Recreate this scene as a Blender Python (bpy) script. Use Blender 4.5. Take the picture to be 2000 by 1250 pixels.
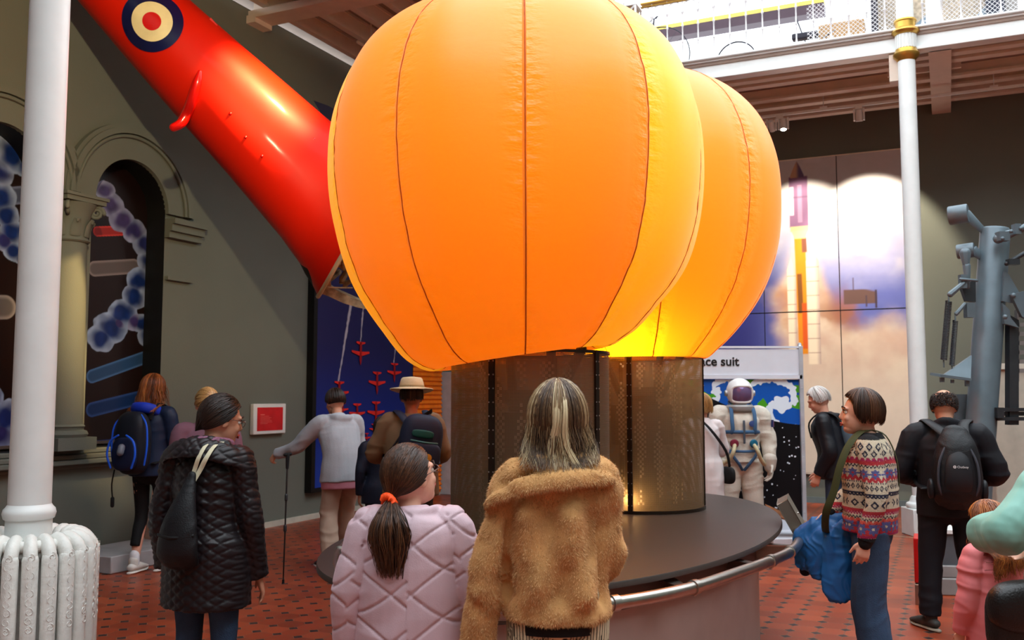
import bpy, math, random
import numpy as np
from math import sin, cos, pi, atan, tan, radians, sqrt, exp
from mathutils import Vector, Matrix

for _o in list(bpy.data.objects):
    bpy.data.objects.remove(_o)
SC = bpy.context.scene
COL = SC.collection
random.seed(7)
RNG = np.random.default_rng(11)

# ---------------------------------------------------------------- camera
FPX = 1830.0
PITCH = atan(148 / FPX)
CAMZ = 1.65
cam_data = bpy.data.cameras.new('camera')
cam_data.sensor_width = 36.0
cam_data.lens = FPX / 2000 * 36.0
cam_data.clip_start = 0.05
cam_data.clip_end = 200
cam = bpy.data.objects.new('camera', cam_data)
COL.objects.link(cam)
cam.location = (0, 0, CAMZ)
cam.rotation_euler = (pi / 2 + PITCH, 0, 0)
cam_data.dof.use_dof = True
cam_data.dof.focus_distance = 4.6
cam_data.dof.aperture_fstop = 5.0
SC.camera = cam

# ---------------------------------------------------------------- world, colour management
W = bpy.data.worlds.new('daylight')
SC.world = W
W.use_nodes = True
_nt = W.node_tree
_bg = _nt.nodes['Background']
_bg.inputs['Color'].default_value = (0.86, 0.94, 1.0, 1)
_bg.inputs['Strength'].default_value = 3.6
SC.view_settings.view_transform = 'Standard'
SC.view_settings.look = 'None'
SC.view_settings.exposure = 0.35
SC.view_settings.gamma = 1.0
SC.view_settings.use_curve_mapping = False
SC.cycles.max_bounces = 8
SC.cycles.diffuse_bounces = 4
SC.cycles.glossy_bounces = 3
SC.cycles.transmission_bounces = 4
SC.cycles.transparent_max_bounces = 10
SC.cycles.sample_clamp_indirect = 6.0

# room axes: t runs right along the back wall, s runs away along the left wall
TH = radians(24.9)
UX, UY = sin(TH), cos(TH)      # s direction
VX, VY = cos(TH), -sin(TH)     # t direction


def RM(t, s, z=0.0):
    return Vector((t * VX + s * UX, t * VY + s * UY, z))


def ray(px, py):
    a = (px - 1000) / FPX
    b = (625 - py) / FPX
    return Vector((a, cos(PITCH) - b * sin(PITCH), sin(PITCH) + b * cos(PITCH)))


def atY(px, py, Y):
    r = ray(px, py)
    k = Y / r.y
    return Vector((r.x * k, Y, CAMZ + r.z * k))


def atZ(px, py, z):
    r = ray(px, py)
    k = (z - CAMZ) / r.z
    return Vector((r.x * k, r.y * k, z))


def onT(px, py, t):
    r = ray(px, py)
    k = t / (r.x * VX + r.y * VY)
    return (r.x * UX + r.y * UY) * k, CAMZ + r.z * k       # s, z


def onS(px, py, s):
    r = ray(px, py)
    k = s / (r.x * UX + r.y * UY)
    return (r.x * VX + r.y * VY) * k, CAMZ + r.z * k       # t, z


def c8(r, g, b):
    def f(c):
        c /= 255.0
        return c / 12.92 if c <= 0.04045 else ((c + 0.055) / 1.055) ** 2.4
    return (f(r), f(g), f(b), 1.0)


# ---------------------------------------------------------------- lamps that the hall has
def aim(o, target):
    d = Vector(target) - o.location
    o.rotation_euler = d.to_track_quat('-Z', 'Y').to_euler()


def spot(name, loc, target, power, deg, color=(1, 0.85, 0.65), blend=0.35, size=0.05):
    l = bpy.data.lights.new(name, 'SPOT')
    l.energy = power
    l.spot_size = radians(deg)
    l.spot_blend = blend
    l.color = color
    l.shadow_soft_size = size
    o = bpy.data.objects.new(name, l)
    COL.objects.link(o)
    o.location = loc
    aim(o, target)
    return o


def pointlamp(name, loc, power, color, size=0.08):
    l = bpy.data.lights.new(name, 'POINT')
    l.energy = power
    l.color = color
    l.shadow_soft_size = size
    o = bpy.data.objects.new(name, l)
    COL.objects.link(o)
    o.location = loc
    return o


# poster spots on the track under the back gallery
spot('poster_spot_lamp', RM(-2.05, 13.9, 5.48), RM(-1.98, 15.3, 3.8), 330, 68, (1, 0.86, 0.66), 0.4, 0.03)
spot('poster_spot_lamp', RM(-1.0, 13.9, 5.48), RM(-1.0, 15.3, 3.8), 420, 68, (1, 0.86, 0.66), 0.4, 0.03)
# accent spot on the red aircraft, and the wash on the left wall
spot('aircraft_accent_lamp', RM(-3.78, 6.4, 6.2), atY(505, 205, 8.6), 3200, 27, (1, 0.66, 0.26), 1.0, 0.08)
spot('wall_wash_lamp', RM(-2.0, 2.2, 4.5), RM(-7.82, 7.4, 4.1), 800, 40, (1, 0.80, 0.46), 0.5, 0.06)

# ---------------------------------------------------------------- materials
MATS = {}


def newmat(name):
    m = bpy.data.materials.new(name)
    m.use_nodes = True
    nt = m.node_tree
    return m, nt, nt.nodes['Principled BSDF']


def N(nt, typ, **kw):
    n = nt.nodes.new(typ)
    for k, v in kw.items():
        setattr(n, k, v)
    return n


def mat(name, col, rough=0.6, metal=0.0, var=0.12, vscale=6.0, bump=0.0, bscale=60.0, sheen=0.0,
        stretch=(1, 1, 1), attr=None, coat=0.0, spec=0.33, alpha=1.0, transl=0.0):
    """one procedural material: noise-varied colour, optional bump, optional vertex colour"""
    if name in MATS:
        return MATS[name]
    m, nt, b = newmat(name)
    L = nt.links
    tc = N(nt, 'ShaderNodeTexCoord')
    mp = N(nt, 'ShaderNodeMapping')
    mp.inputs['Scale'].default_value = stretch
    L.new(tc.outputs['Object'], mp.inputs['Vector'])
    nz = N(nt, 'ShaderNodeTexNoise')
    nz.inputs['Scale'].default_value = vscale
    nz.inputs['Detail'].default_value = 4
    L.new(mp.outputs[0], nz.inputs['Vector'])
    mix = N(nt, 'ShaderNodeMix', data_type='RGBA', blend_type='MULTIPLY')
    mix.inputs['Factor'].default_value = 1.0
    if attr:
        at = N(nt, 'ShaderNodeAttribute', attribute_name=attr)
        L.new(at.outputs['Color'], mix.inputs['A'])
    else:
        mix.inputs['A'].default_value = tuple(col[:3]) + (1,)
    mr = N(nt, 'ShaderNodeMapRange')
    mr.inputs['From Min'].default_value = 0.3
    mr.inputs['From Max'].default_value = 0.7
    mr.inputs['To Min'].default_value = 1 - var
    mr.inputs['To Max'].default_value = 1 + var
    L.new(nz.outputs['Fac'], mr.inputs['Value'])
    L.new(mr.outputs[0], mix.inputs['B'])
    L.new(mix.outputs['Result'], b.inputs['Base Color'])
    b.inputs['Roughness'].default_value = rough
    b.inputs['Metallic'].default_value = metal
    b.inputs['Specular IOR Level'].default_value = spec
    b.inputs['Coat Weight'].default_value = coat
    b.inputs['Coat Roughness'].default_value = 0.12
    b.inputs['Alpha'].default_value = alpha
    if sheen:
        b.inputs['Sheen Weight'].default_value = sheen
        b.inputs['Sheen Roughness'].default_value = 0.45
        b.inputs['Sheen Tint'].default_value = tuple(min(1, c * 1.5 + 0.15) for c in col[:3]) + (1,)
    if bump:
        nb = N(nt, 'ShaderNodeTexNoise')
        nb.inputs['Scale'].default_value = bscale
        nb.inputs['Detail'].default_value = 3
        L.new(mp.outputs[0], nb.inputs['Vector'])
        bp = N(nt, 'ShaderNodeBump')
        bp.inputs['Strength'].default_value = bump
        bp.inputs['Distance'].default_value = 0.01
        L.new(nb.outputs['Fac'], bp.inputs['Height'])
        L.new(bp.outputs[0], b.inputs['Normal'])
    MATS[name] = m
    return m


def mat_hair(name, stops, rough=0.4):
    """hair coloured strand by strand from the 'rnd' value each strand carries"""
    if name in MATS:
        return MATS[name]
    m, nt, b = newmat(name)
    L = nt.links
    at = N(nt, 'ShaderNodeAttribute', attribute_name='rnd')
    cr = N(nt, 'ShaderNodeValToRGB')
    e = cr.color_ramp.elements
    e[0].position, e[0].color = stops[0][0], stops[0][1]
    e[1].position, e[1].color = stops[-1][0], stops[-1][1]
    for p, c in stops[1:-1]:
        k = e.new(p)
        k.color = c
    L.new(at.outputs['Fac'], cr.inputs['Fac'])
    L.new(cr.outputs['Color'], b.inputs['Base Color'])
    b.inputs['Roughness'].default_value = rough
    b.inputs['Specular IOR Level'].default_value = 0.4
    MATS[name] = m
    return m


def mat_floor():
    m, nt, b = newmat('quarry_tiles')
    L = nt.links
    tc = N(nt, 'ShaderNodeTexCoord')
    mp = N(nt, 'ShaderNodeMapping')
    mp.inputs['Scale'].default_value = (5.6, 5.6, 1)
    L.new(tc.outputs['Object'], mp.inputs['Vector'])
    sx = N(nt, 'ShaderNodeSeparateXYZ')
    L.new(mp.outputs[0], sx.inputs[0])

    def M(op, a, bb=None, c=None):
        n = N(nt, 'ShaderNodeMath', operation=op)
        for i, q in enumerate((a, bb, c)):
            if q is None:
                continue
            if isinstance(q, (int, float)):
                n.inputs[i].default_value = q
            else:
                L.new(q, n.inputs[i])
        return n.outputs[0]
    fx = M('ABSOLUTE', M('SUBTRACT', M('FRACT', sx.outputs[0]), 0.5))    # .5 at a grid line
    fy = M('ABSOLUTE', M('SUBTRACT', M('FRACT', sx.outputs[1]), 0.5))
    sm = M('ADD', fx, fy)                      # near 1 at a grid corner
    dot = M('GREATER_THAN', sm, 0.78)
    ring = M('GREATER_THAN', sm, 0.745)
    line = M('GREATER_THAN', M('MAXIMUM', fx, fy), 0.485)
    cell = N(nt, 'ShaderNodeTexWhiteNoise', noise_dimensions='2D')
    fl = N(nt, 'ShaderNodeVectorMath', operation='FLOOR')
    L.new(mp.outputs[0], fl.inputs[0])
    L.new(fl.outputs[0], cell.inputs['Vector'])
    cr = N(nt, 'ShaderNodeValToRGB')
    cr.color_ramp.elements[0].color = c8(128, 50, 24)
    cr.color_ramp.elements[1].color = c8(162, 70, 36)
    k = cr.color_ramp.elements.new(0.5)
    k.color = c8(145, 57, 27)
    L.new(cell.outputs['Value'], cr.inputs['Fac'])
    nz = N(nt, 'ShaderNodeTexNoise')
    nz.inputs['Scale'].default_value = 1.3
    nz.inputs['Detail'].default_value = 5
    L.new(tc.outputs['Object'], nz.inputs['Vector'])
    mx0 = N(nt, 'ShaderNodeMix', data_type='RGBA', blend_type='MULTIPLY')
    mx0.inputs['Factor'].default_value = 0.35
    L.new(cr.outputs['Color'], mx0.inputs['A'])
    L.new(nz.outputs['Color'], mx0.inputs['B'])
    cur = cr.outputs['Color']
    for msk, colr in ((line, c8(120, 84, 62)), (ring, c8(150, 105, 80)), (dot, c8(46, 32, 34))):
        mx = N(nt, 'ShaderNodeMix', data_type='RGBA')
        L.new(msk, mx.inputs['Factor'])
        L.new(cur, mx.inputs['A'])
        mx.inputs['B'].default_value = colr
        cur = mx.outputs['Result']
    L.new(cur, b.inputs['Base Color'])
    rr = N(nt, 'ShaderNodeMapRange')
    rr.inputs['To Min'].default_value = 0.28
    rr.inputs['To Max'].default_value = 0.5
    L.new(nz.outputs['Fac'], rr.inputs['Value'])
    L.new(rr.outputs[0], b.inputs['Roughness'])
    bp = N(nt, 'ShaderNodeBump')
    bp.inputs['Strength'].default_value = 0.25
    bp.inputs['Distance'].default_value = 0.003
    inv = M('SUBTRACT', 1.0, line)
    L.new(inv, bp.inputs['Height'])
    L.new(bp.outputs[0], b.inputs['Normal'])
    return m


def mat_fabric(name, col, lo=0.5):
    """balloon nylon: diffuse and translucent, with puckers beside each seam"""
    m, nt, b = newmat(name)
    L = nt.links
    out = nt.nodes['Material Output']
    at = N(nt, 'ShaderNodeAttribute', attribute_name='seamdist')    # 0 at a seam, 1 mid-gore
    hg = N(nt, 'ShaderNodeAttribute', attribute_name='gorepos')     # (height, across, id)
    sep = N(nt, 'ShaderNodeSeparateXYZ')
    L.new(hg.outputs['Vector'], sep.inputs[0])
    cb = N(nt, 'ShaderNodeCombineXYZ')
    mh = N(nt, 'ShaderNodeMath', operation='MULTIPLY')
    mh.inputs[1].default_value = 19.0
    L.new(sep.outputs[0], mh.inputs[0])
    ma = N(nt, 'ShaderNodeMath', operation='MULTIPLY')
    ma.inputs[1].default_value = 2.6
    L.new(sep.outputs[1], ma.inputs[0])
    L.new(mh.outputs[0], cb.inputs[0])
    L.new(ma.outputs[0], cb.inputs[1])
    L.new(sep.outputs[2], cb.inputs[2])
    nz = N(nt, 'ShaderNodeTexNoise')
    nz.inputs['Scale'].default_value = 1.0
    nz.inputs['Detail'].default_value = 3
    L.new(cb.outputs[0], nz.inputs['Vector'])
    fall = N(nt, 'ShaderNodeMapRange')
    fall.inputs['From Min'].default_value = 0.0
    fall.inputs['From Max'].default_value = 0.42
    fall.inputs['To Min'].default_value = 1.0
    fall.inputs['To Max'].default_value = 0.05
    fall.interpolation_type = 'SMOOTHSTEP'
    L.new(at.outputs['Fac'], fall.inputs['Value'])
    mm = N(nt, 'ShaderNodeMath', operation='MULTIPLY')
    L.new(nz.outputs['Fac'], mm.inputs[0])
    L.new(fall.outputs[0], mm.inputs[1])
    bp = N(nt, 'ShaderNodeBump')
    bp.inputs['Strength'].default_value = 0.65
    bp.inputs['Distance'].default_value = 0.035
    L.new(mm.outputs[0], bp.inputs['Height'])
    weave = N(nt, 'ShaderNodeTexNoise')
    weave.inputs['Scale'].default_value = 320
    tc = N(nt, 'ShaderNodeTexCoord')
    L.new(tc.outputs['Object'], weave.inputs['Vector'])
    bp2 = N(nt, 'ShaderNodeBump')
    bp2.inputs['Strength'].default_value = 0.12
    bp2.inputs['Distance'].default_value = 0.003
    L.new(weave.outputs['Fac'], bp2.inputs['Height'])
    L.new(bp.outputs[0], bp2.inputs['Normal'])
    b.inputs['Base Color'].default_value = col
    b.inputs['Roughness'].default_value = 0.42
    b.inputs['Specular IOR Level'].default_value = 0.85
    b.inputs['Sheen Weight'].default_value = 0.55
    b.inputs['Sheen Roughness'].default_value = 0.5
    b.inputs['Sheen Tint'].default_value = (1, 0.9, 0.8, 1)
    L.new(bp2.outputs[0], b.inputs['Normal'])
    tr = N(nt, 'ShaderNodeBsdfTranslucent')
    tr.inputs['Color'].default_value = (col[0], min(1, col[1] * 1.5), col[2] * 1.2, 1)
    L.new(bp2.outputs[0], tr.inputs['Normal'])
    mx = N(nt, 'ShaderNodeMixShader')
    mx.inputs[0].default_value = lo
    L.new(b.outputs[0], mx.inputs[1])
    L.new(tr.outputs[0], mx.inputs[2])
    L.new(mx.outputs[0], out.inputs['Surface'])
    return m


def mat_perforated(name):
    """perforated bronze sheet: rows of holes, partly see-through"""
    m, nt, b = newmat(name)
    L = nt.links
    out = nt.nodes['Material Output']
    uv = N(nt, 'ShaderNodeAttribute', attribute_name='cyl')          # metres around, metres up
    vo = N(nt, 'ShaderNodeTexVoronoi')
    vo.inputs['Scale'].default_value = 130
    vo.inputs['Randomness'].default_value = 0.0
    L.new(uv.outputs['Vector'], vo.inputs['Vector'])
    gt = N(nt, 'ShaderNodeMath', operation='LESS_THAN')
    gt.inputs[1].default_value = 0.26
    L.new(vo.outputs['Distance'], gt.inputs[0])
    b.inputs['Base Color'].default_value = c8(104, 88, 70)
    b.inputs['Metallic'].default_value = 0.4
    b.inputs['Roughness'].default_value = 0.42
    tr = N(nt, 'ShaderNodeBsdfTransparent')
    tl = N(nt, 'ShaderNodeBsdfTranslucent')
    tl.inputs['Color'].default_value = c8(190, 160, 120)
    m0 = N(nt, 'ShaderNodeMixShader')
    m0.inputs[0].default_value = 0.16
    L.new(b.outputs[0], m0.inputs[1])
    L.new(tl.outputs[0], m0.inputs[2])
    mx = N(nt, 'ShaderNodeMixShader')
    L.new(gt.outputs[0], mx.inputs[0])
    L.new(m0.outputs[0], mx.inputs[1])
    L.new(tr.outputs[0], mx.inputs[2])
    L.new(mx.outputs[0], out.inputs['Surface'])
    return m


def mat_emit(name, col, strength):
    m, nt, b = newmat(name)
    b.inputs['Base Color'].default_value = col
    b.inputs['Emission Color'].default_value = col
    b.inputs['Emission Strength'].default_value = strength
    return m


WHITE = mat('white_paint', c8(226, 228, 226), 0.35, var=0.04)
IVORY = mat('radiator_enamel', c8(222, 222, 216), 0.4, var=0.08, vscale=14, bump=0.35, bscale=45)
WALLP = mat('grey_green_wall_paint', c8(106, 110, 101), 0.85, var=0.05, vscale=1.2, bump=0.15, bscale=90)
BLACKM = mat('black_frame', c8(14, 13, 13), 0.55, var=0.1)
STEEL = mat('brushed_steel', c8(172, 165, 158), 0.3, 1.0, var=0.08, vscale=20)
GOLD = mat('gilding', c8(190, 150, 70), 0.35, 0.8, var=0.1)
CEILP = mat('pinkish_ceiling_paint', c8(214, 196, 180), 0.7, var=0.05)
GREY = mat('machine_grey_paint', c8(96, 110, 118), 0.42, 0.25, var=0.14, vscale=5)
DGREY = mat('machine_dark_metal', c8(58, 62, 66), 0.4, 0.5, var=0.15)
BLACK = mat('black_cloth', c8(12, 12, 15), 0.8, var=0.2, bump=0.3, bscale=80)


# ---------------------------------------------------------------- mesh building
class MB:
    def __init__(self):
        self.v = []
        self.f = []
        self.m = []

    def add(self, vs, fs, mi=0):
        o = len(self.v)
        self.v += [tuple(p) for p in vs]
        self.f += [tuple(i + o for i in q) for q in fs]
        self.m += [mi] * len(fs)
        return self

    def box(self, c, size, rz=0.0, mi=0, M=None):
        hx, hy, hz = size[0] / 2, size[1] / 2, size[2] / 2
        R = Matrix.Rotation(rz, 3, 'Z') if M is None else M
        vs = [R @ Vector((x, y, z)) + Vector(c) for x in (-hx, hx) for y in (-hy, hy) for z in (-hz, hz)]
        return self.add(vs, [(0, 1, 3, 2), (4, 6, 7, 5), (0, 4, 5, 1), (2, 3, 7, 6), (0, 2, 6, 4), (1, 5, 7, 3)], mi)

    def bx(self, x0, x1, y0, y1, z0, z1, mi=0):
        return self.box(((x0 + x1) / 2, (y0 + y1) / 2, (z0 + z1) / 2), (x1 - x0, y1 - y0, z1 - z0), mi=mi)

    def prism(self, poly, d, mi=0):
        """poly: 3-D points of one planar face, extruded by vector d"""
        n = len(poly)
        d = Vector(d)
        vs = [Vector(p) for p in poly] + [Vector(p) + d for p in poly]
        fs = [tuple(range(n)), tuple(range(2 * n - 1, n - 1, -1))]
        fs += [(i, (i + 1) % n, (i + 1) % n + n, i + n) for i in range(n)]
        return self.add(vs, fs, mi)

    def lathe(self, prof, c=(0, 0, 0), seg=32, axis=None, mi=0, sx=1.0, sy=1.0):
        """prof: (r, h) pairs, turned about axis through c"""
        A = Vector(axis).normalized() if axis is not None else Vector((0, 0, 1))
        if axis is None:
            X, Y = Vector((1, 0, 0)), Vector((0, 1, 0))
        else:
            X = A.orthogonal().normalized()
            Y = A.cross(X)
        c = Vector(c)
        vs, fs = [], []
        for r, h in prof:
            for k in range(seg):
                a = 2 * pi * k / seg
                vs.append(c + A * h + X * (r * sx * cos(a)) + Y * (r * sy * sin(a)))
        for i in range(len(prof) - 1):
            for k in range(seg):
                a, b2 = i * seg + k, i * seg + (k + 1) % seg
                fs.append((a, b2, b2 + seg, a + seg))
        fs.append(tuple(range(seg - 1, -1, -1)))
        fs.append(tuple(range((len(prof) - 1) * seg, len(prof) * seg)))
        return self.add(vs, fs, mi)

    def tube(self, pts, rad, right=None, n=12, sub=1, caps=True, mi=0, closed=False):
        """loft along pts; rad: scalar, list of scalars, or list of (a, b); rounded ends"""
        P = [Vector(p) for p in pts]
        if not isinstance(rad, (list, tuple)):
            rad = [rad] * len(P)
        R = [(r, r) if not isinstance(r, (list, tuple)) else tuple(r) for r in rad]
        if sub > 1 and len(P) > 2:
            NP, NR = [], []
            m = len(P)
            cnt = m if closed else m - 1
            for i in range(cnt):
                if closed:
                    p0, p1, p2, p3 = P[(i - 1) % m], P[i], P[(i + 1) % m], P[(i + 2) % m]
                    r0, r1, r2, r3 = R[(i - 1) % m], R[i], R[(i + 1) % m], R[(i + 2) % m]
                else:
                    p0, p1, p2, p3 = P[max(i - 1, 0)], P[i], P[i + 1], P[min(i + 2, m - 1)]
                    r0, r1, r2, r3 = R[max(i - 1, 0)], R[i], R[i + 1], R[min(i + 2, m - 1)]
                for k in range(sub):
                    t = k / sub
                    t2, t3 = t * t, t * t * t
                    w = (-.5 * t3 + t2 - .5 * t, 1.5 * t3 - 2.5 * t2 + 1, -1.5 * t3 + 2 * t2 + .5 * t, .5 * t3 - .5 * t2)
                    NP.append(p0 * w[0] + p1 * w[1] + p2 * w[2] + p3 * w[3])
                    NR.append(tuple(max(1e-4, r0[j] * w[0] + r1[j] * w[1] + r2[j] * w[2] + r3[j] * w[3]) for j in (0, 1)))
            if not closed:
                NP.append(P[-1])
                NR.append(R[-1])
            P, R = NP, NR
        m = len(P)
        T = []
        for i in range(m):
            if closed:
                d = P[(i + 1) % m] - P[(i - 1) % m]
            else:
                d = P[min(i + 1, m - 1)] - P[max(i - 1, 0)]
            T.append(d.normalized() if d.length > 1e-9 else Vector((0, 0, 1)))
        if right is None:
            up = Vector((0, 0, 1)) if abs(T[0].z) < 0.8 else Vector((1, 0, 0))
            x = T[0].cross(up).normalized()
        else:
            x = Vector(right)
        X = []
        for i in range(m):
            if right is not None:
                x = Vector(right)
            x = (x - T[i] * x.dot(T[i]))
            x = x.normalized() if x.length > 1e-6 else T[i].orthogonal().normalized()
            X.append(x.copy())
        rows = []
        if caps and not closed:
            for f in (0.98, 0.8, 0.45):
                g = sqrt(1 - f * f)
                rows.append((P[0] - T[0] * (min(R[0]) * f), X[0], T[0], R[0][0] * g, R[0][1] * g))
        for i in range(m):
            rows.append((P[i], X[i], T[i], R[i][0], R[i][1]))
        if caps and not closed:
            for f in (0.45, 0.8, 0.98):
                g = sqrt(1 - f * f)
                rows.append((P[-1] + T[-1] * (min(R[-1]) * f), X[-1], T[-1], R[-1][0] * g, R[-1][1] * g))
        vs, fs = [], []
        for p, x, t, a, b2 in rows:
            y = t.cross(x)
            for k in range(n):
                q = 2 * pi * k / n
                vs.append(p + x * (a * cos(q)) + y * (b2 * sin(q)))
        nr = len(rows)
        for i in range(nr if closed else nr - 1):
            j = (i + 1) % nr
            for k in range(n):
                k2 = (k + 1) % n
                fs.append((i * n + k, i * n + k2, j * n + k2, j * n + k))
        if not closed:
            fs.append(tuple(range(n - 1, -1, -1)))
            fs.append(tuple(range((nr - 1) * n, nr * n)))
        return self.add(vs, fs, mi)

    def ball(self, c, r, M=None, n=16, m=10, mi=0):
        if not isinstance(r, (list, tuple)):
            r = (r, r, r)
        c = Vector(c)
        R = M if M is not None else Matrix.Identity(3)
        vs = [c + R @ Vector((0, 0, -r[2]))]
        for i in range(1, m):
            a = -pi / 2 + pi * i / m
            for k in range(n):
                q = 2 * pi * k / n
                vs.append(c + R @ Vector((r[0] * cos(a) * cos(q), r[1] * cos(a) * sin(q), r[2] * sin(a))))
        vs.append(c + R @ Vector((0, 0, r[2])))
        fs = [(0, 1 + (k + 1) % n, 1 + k) for k in range(n)]
        for i in range(m - 2):
            for k in range(n):
                a, b2 = 1 + i * n + k, 1 + i * n + (k + 1) % n
                fs.append((a, b2, b2 + n, a + n))
        top = len(vs) - 1
        fs += [(1 + (m - 2) * n + k, 1 + (m - 2) * n + (k + 1) % n, top) for k in range(n)]
        return self.add(vs, fs, mi)

    def mesh(self, name, mats, sharp=40, smooth=True):
        me = bpy.data.meshes.new(name)
        me.from_pydata(self.v, [], self.f)
        for mm in (mats if isinstance(mats, (list, tuple)) else [mats]):
            me.materials.append(mm)
        if any(self.m):
            me.polygons.foreach_set('material_index', self.m)
        if smooth:
            me.polygons.foreach_set('use_smooth', [True] * len(me.polygons))
            me.set_sharp_from_angle(angle=radians(sharp))
        me.update()
        return me

    def build(self, name, mats, parent=None, room=False, bevel=0.0, sharp=40, smooth=True):
        o = bpy.data.objects.new(name, self.mesh(name, mats, sharp, smooth))
        COL.objects.link(o)
        if room:
            o.rotation_euler = (0, 0, -TH)
        if parent is not None:
            o.parent = parent
        if bevel:
            b = o.modifiers.new('bevel', 'BEVEL')
            b.width = bevel
            b.segments = 2
            b.limit_method = 'ANGLE'
            b.angle_limit = radians(35)
        return o


def grid_mesh(name, fx, nu, nv, colfn, mats, parent=None, room=False, us=(0, 1), vs=(0, 1), closed_u=False):
    """dense sheet whose vertices carry a printed colour; fx(u,v)->(n,3), colfn(u,v)->(n,3) linear"""
    u = np.linspace(us[0], us[1], nu)
    v = np.linspace(vs[0], vs[1], nv)
    U, V = np.meshgrid(u, v)
    U, V = U.ravel(), V.ravel()
    P = fx(U, V)
    i = np.arange(nu - 1)
    j = np.arange(nv - 1)
    I, J = np.meshgrid(i, j)
    a = (J * nu + I).ravel()
    F = np.stack([a, a + 1, a + nu + 1, a + nu], 1)
    me = np_mesh(name, P, F)
    C = np.ones((len(P), 4), dtype=np.float32)
    C[:, :3] = np.clip(colfn(U, V), 0, 1)
    at = me.color_attributes.new('Col', 'FLOAT_COLOR', 'POINT')
    at.data.foreach_set('color', C.ravel())
    me.materials.append(mats)
    me.polygons.foreach_set('use_smooth', [True] * len(me.polygons))
    o = bpy.data.objects.new(name, me)
    COL.objects.link(o)
    if room:
        o.rotation_euler = (0, 0, -TH)
    if parent is not None:
        o.parent = parent
    return o


def np_mesh(name, P, F):
    me = bpy.data.meshes.new(name)
    n, k = F.shape
    me.vertices.add(len(P))
    me.vertices.foreach_set('co', np.ascontiguousarray(P, dtype=np.float32).ravel())
    me.loops.add(n * k)
    me.loops.foreach_set('vertex_index', np.ascontiguousarray(F, dtype=np.int32).ravel())
    me.polygons.add(n)
    me.polygons.foreach_set('loop_start', np.arange(0, n * k, k, dtype=np.int32))
    me.polygons.foreach_set('loop_total', np.full(n, k, dtype=np.int32))
    me.update(calc_edges=True)
    return me


def thing(name, label, cat, loc=(0, 0, 0), rz=0.0, group=None, scale=1.0):
    o = bpy.data.objects.new(name, None)
    COL.objects.link(o)
    o.location = loc
    o.rotation_euler = (0, 0, rz)
    o.scale = (scale,) * 3
    o.empty_display_size = 0.2
    tag(o, label, cat, group)
    return o


def tag(o, label, cat, group=None):
    o['label'] = label
    o['category'] = cat
    if group:
        o['group'] = group
    return o


def struct(o):
    o['kind'] = 'structure'
    return o


def copy_tree(o, parent=None):
    c = o.copy()
    COL.objects.link(c)
    if parent is not None:
        c.parent = parent
    for ch in list(o.children):
        copy_tree(ch, c)
    return c


def vnoise(P, scale, seed=0):
    """cheap smooth value noise on (n,3) points, -1..1"""
    Q = P * scale + seed * 17.31
    I = np.floor(Q).astype(np.int64)
    Fr = Q - I
    Fr = Fr * Fr * (3 - 2 * Fr)

    def h(i, j, k):
        x = (i * 374761393 + j * 668265263 + k * 2147483647 + seed * 1274126177) & 0xffffffff
        x = ((x ^ (x >> 13)) * 1274126177) & 0xffffffff
        return ((x ^ (x >> 16)) & 0xffff) / 32767.5 - 1.0
    r = 0
    for dx in (0, 1):
        wx = Fr[:, 0] if dx else 1 - Fr[:, 0]
        for dy in (0, 1):
            wy = Fr[:, 1] if dy else 1 - Fr[:, 1]
            for dz in (0, 1):
                wz = Fr[:, 2] if dz else 1 - Fr[:, 2]
                r = r + wx * wy * wz * h(I[:, 0] + dx, I[:, 1] + dy, I[:, 2] + dz)
    return r


def fbm(P, scale, seed=0, oct=4):
    r, a, s = 0, 1.0, 0
    for k in range(oct):
        r = r + a * vnoise(P, scale * 2 ** k, seed + k)
        s += a
        a *= 0.5
    return r / s
# ================================================================ the hall
TW, SB = -7.82, 15.3            # left wall plane (t), back wall plane (s)
T1, S0 = 9.0, -6.0
ZC = 6.5

_fl = MB().bx(TW - 0.5, T1 + 0.3, S0 - 0.3, SB + 0.3, -0.2, 0.0)
floor = struct(_fl.build('floor', mat_floor(), room=True))
struct(MB().bx(-2.3, 5.0, 12.02, 12.06, 0.0, 0.004).build('trim_1', mat('floor_border_strip', c8(168, 130, 104), 0.4), room=True))

# ---- left wall with its two arched recesses
ARCH = [(5.69, 0.49), (7.21, 0.49)]
ZS, ZSILL = 3.66, 1.13
wl = MB()
X0 = TW


def wface(s0, s1, z0, z1, zz0=None, zz1=None):
    # a face in the wall plane; zz are the upper edge heights when slanted
    wl.add([(X0, s0, z0 if zz0 is None else zz0[0]), (X0, s1, z0 if zz0 is None else zz0[1]),
            (X0, s1, z1 if zz1 is None else zz1[1]), (X0, s0, z1 if zz1 is None else zz1[0])], [(0, 1, 2, 3)])


cur = S0
for sc_, r in ARCH:
    wface(cur, sc_ - r, 0, ZC)
    wface(sc_ - r, sc_ + r, 0, ZSILL)
    n = 24
    for k in range(n):
        a0, a1 = pi - pi * k / n, pi - pi * (k + 1) / n
        s_a, s_b = sc_ + r * cos(a0), sc_ + r * cos(a1)
        wface(s_a, s_b, 0, ZC, zz0=(ZS + r * sin(a0), ZS + r * sin(a1)))
    cur = sc_ + r
wface(cur, SB, 0, ZC)
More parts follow.
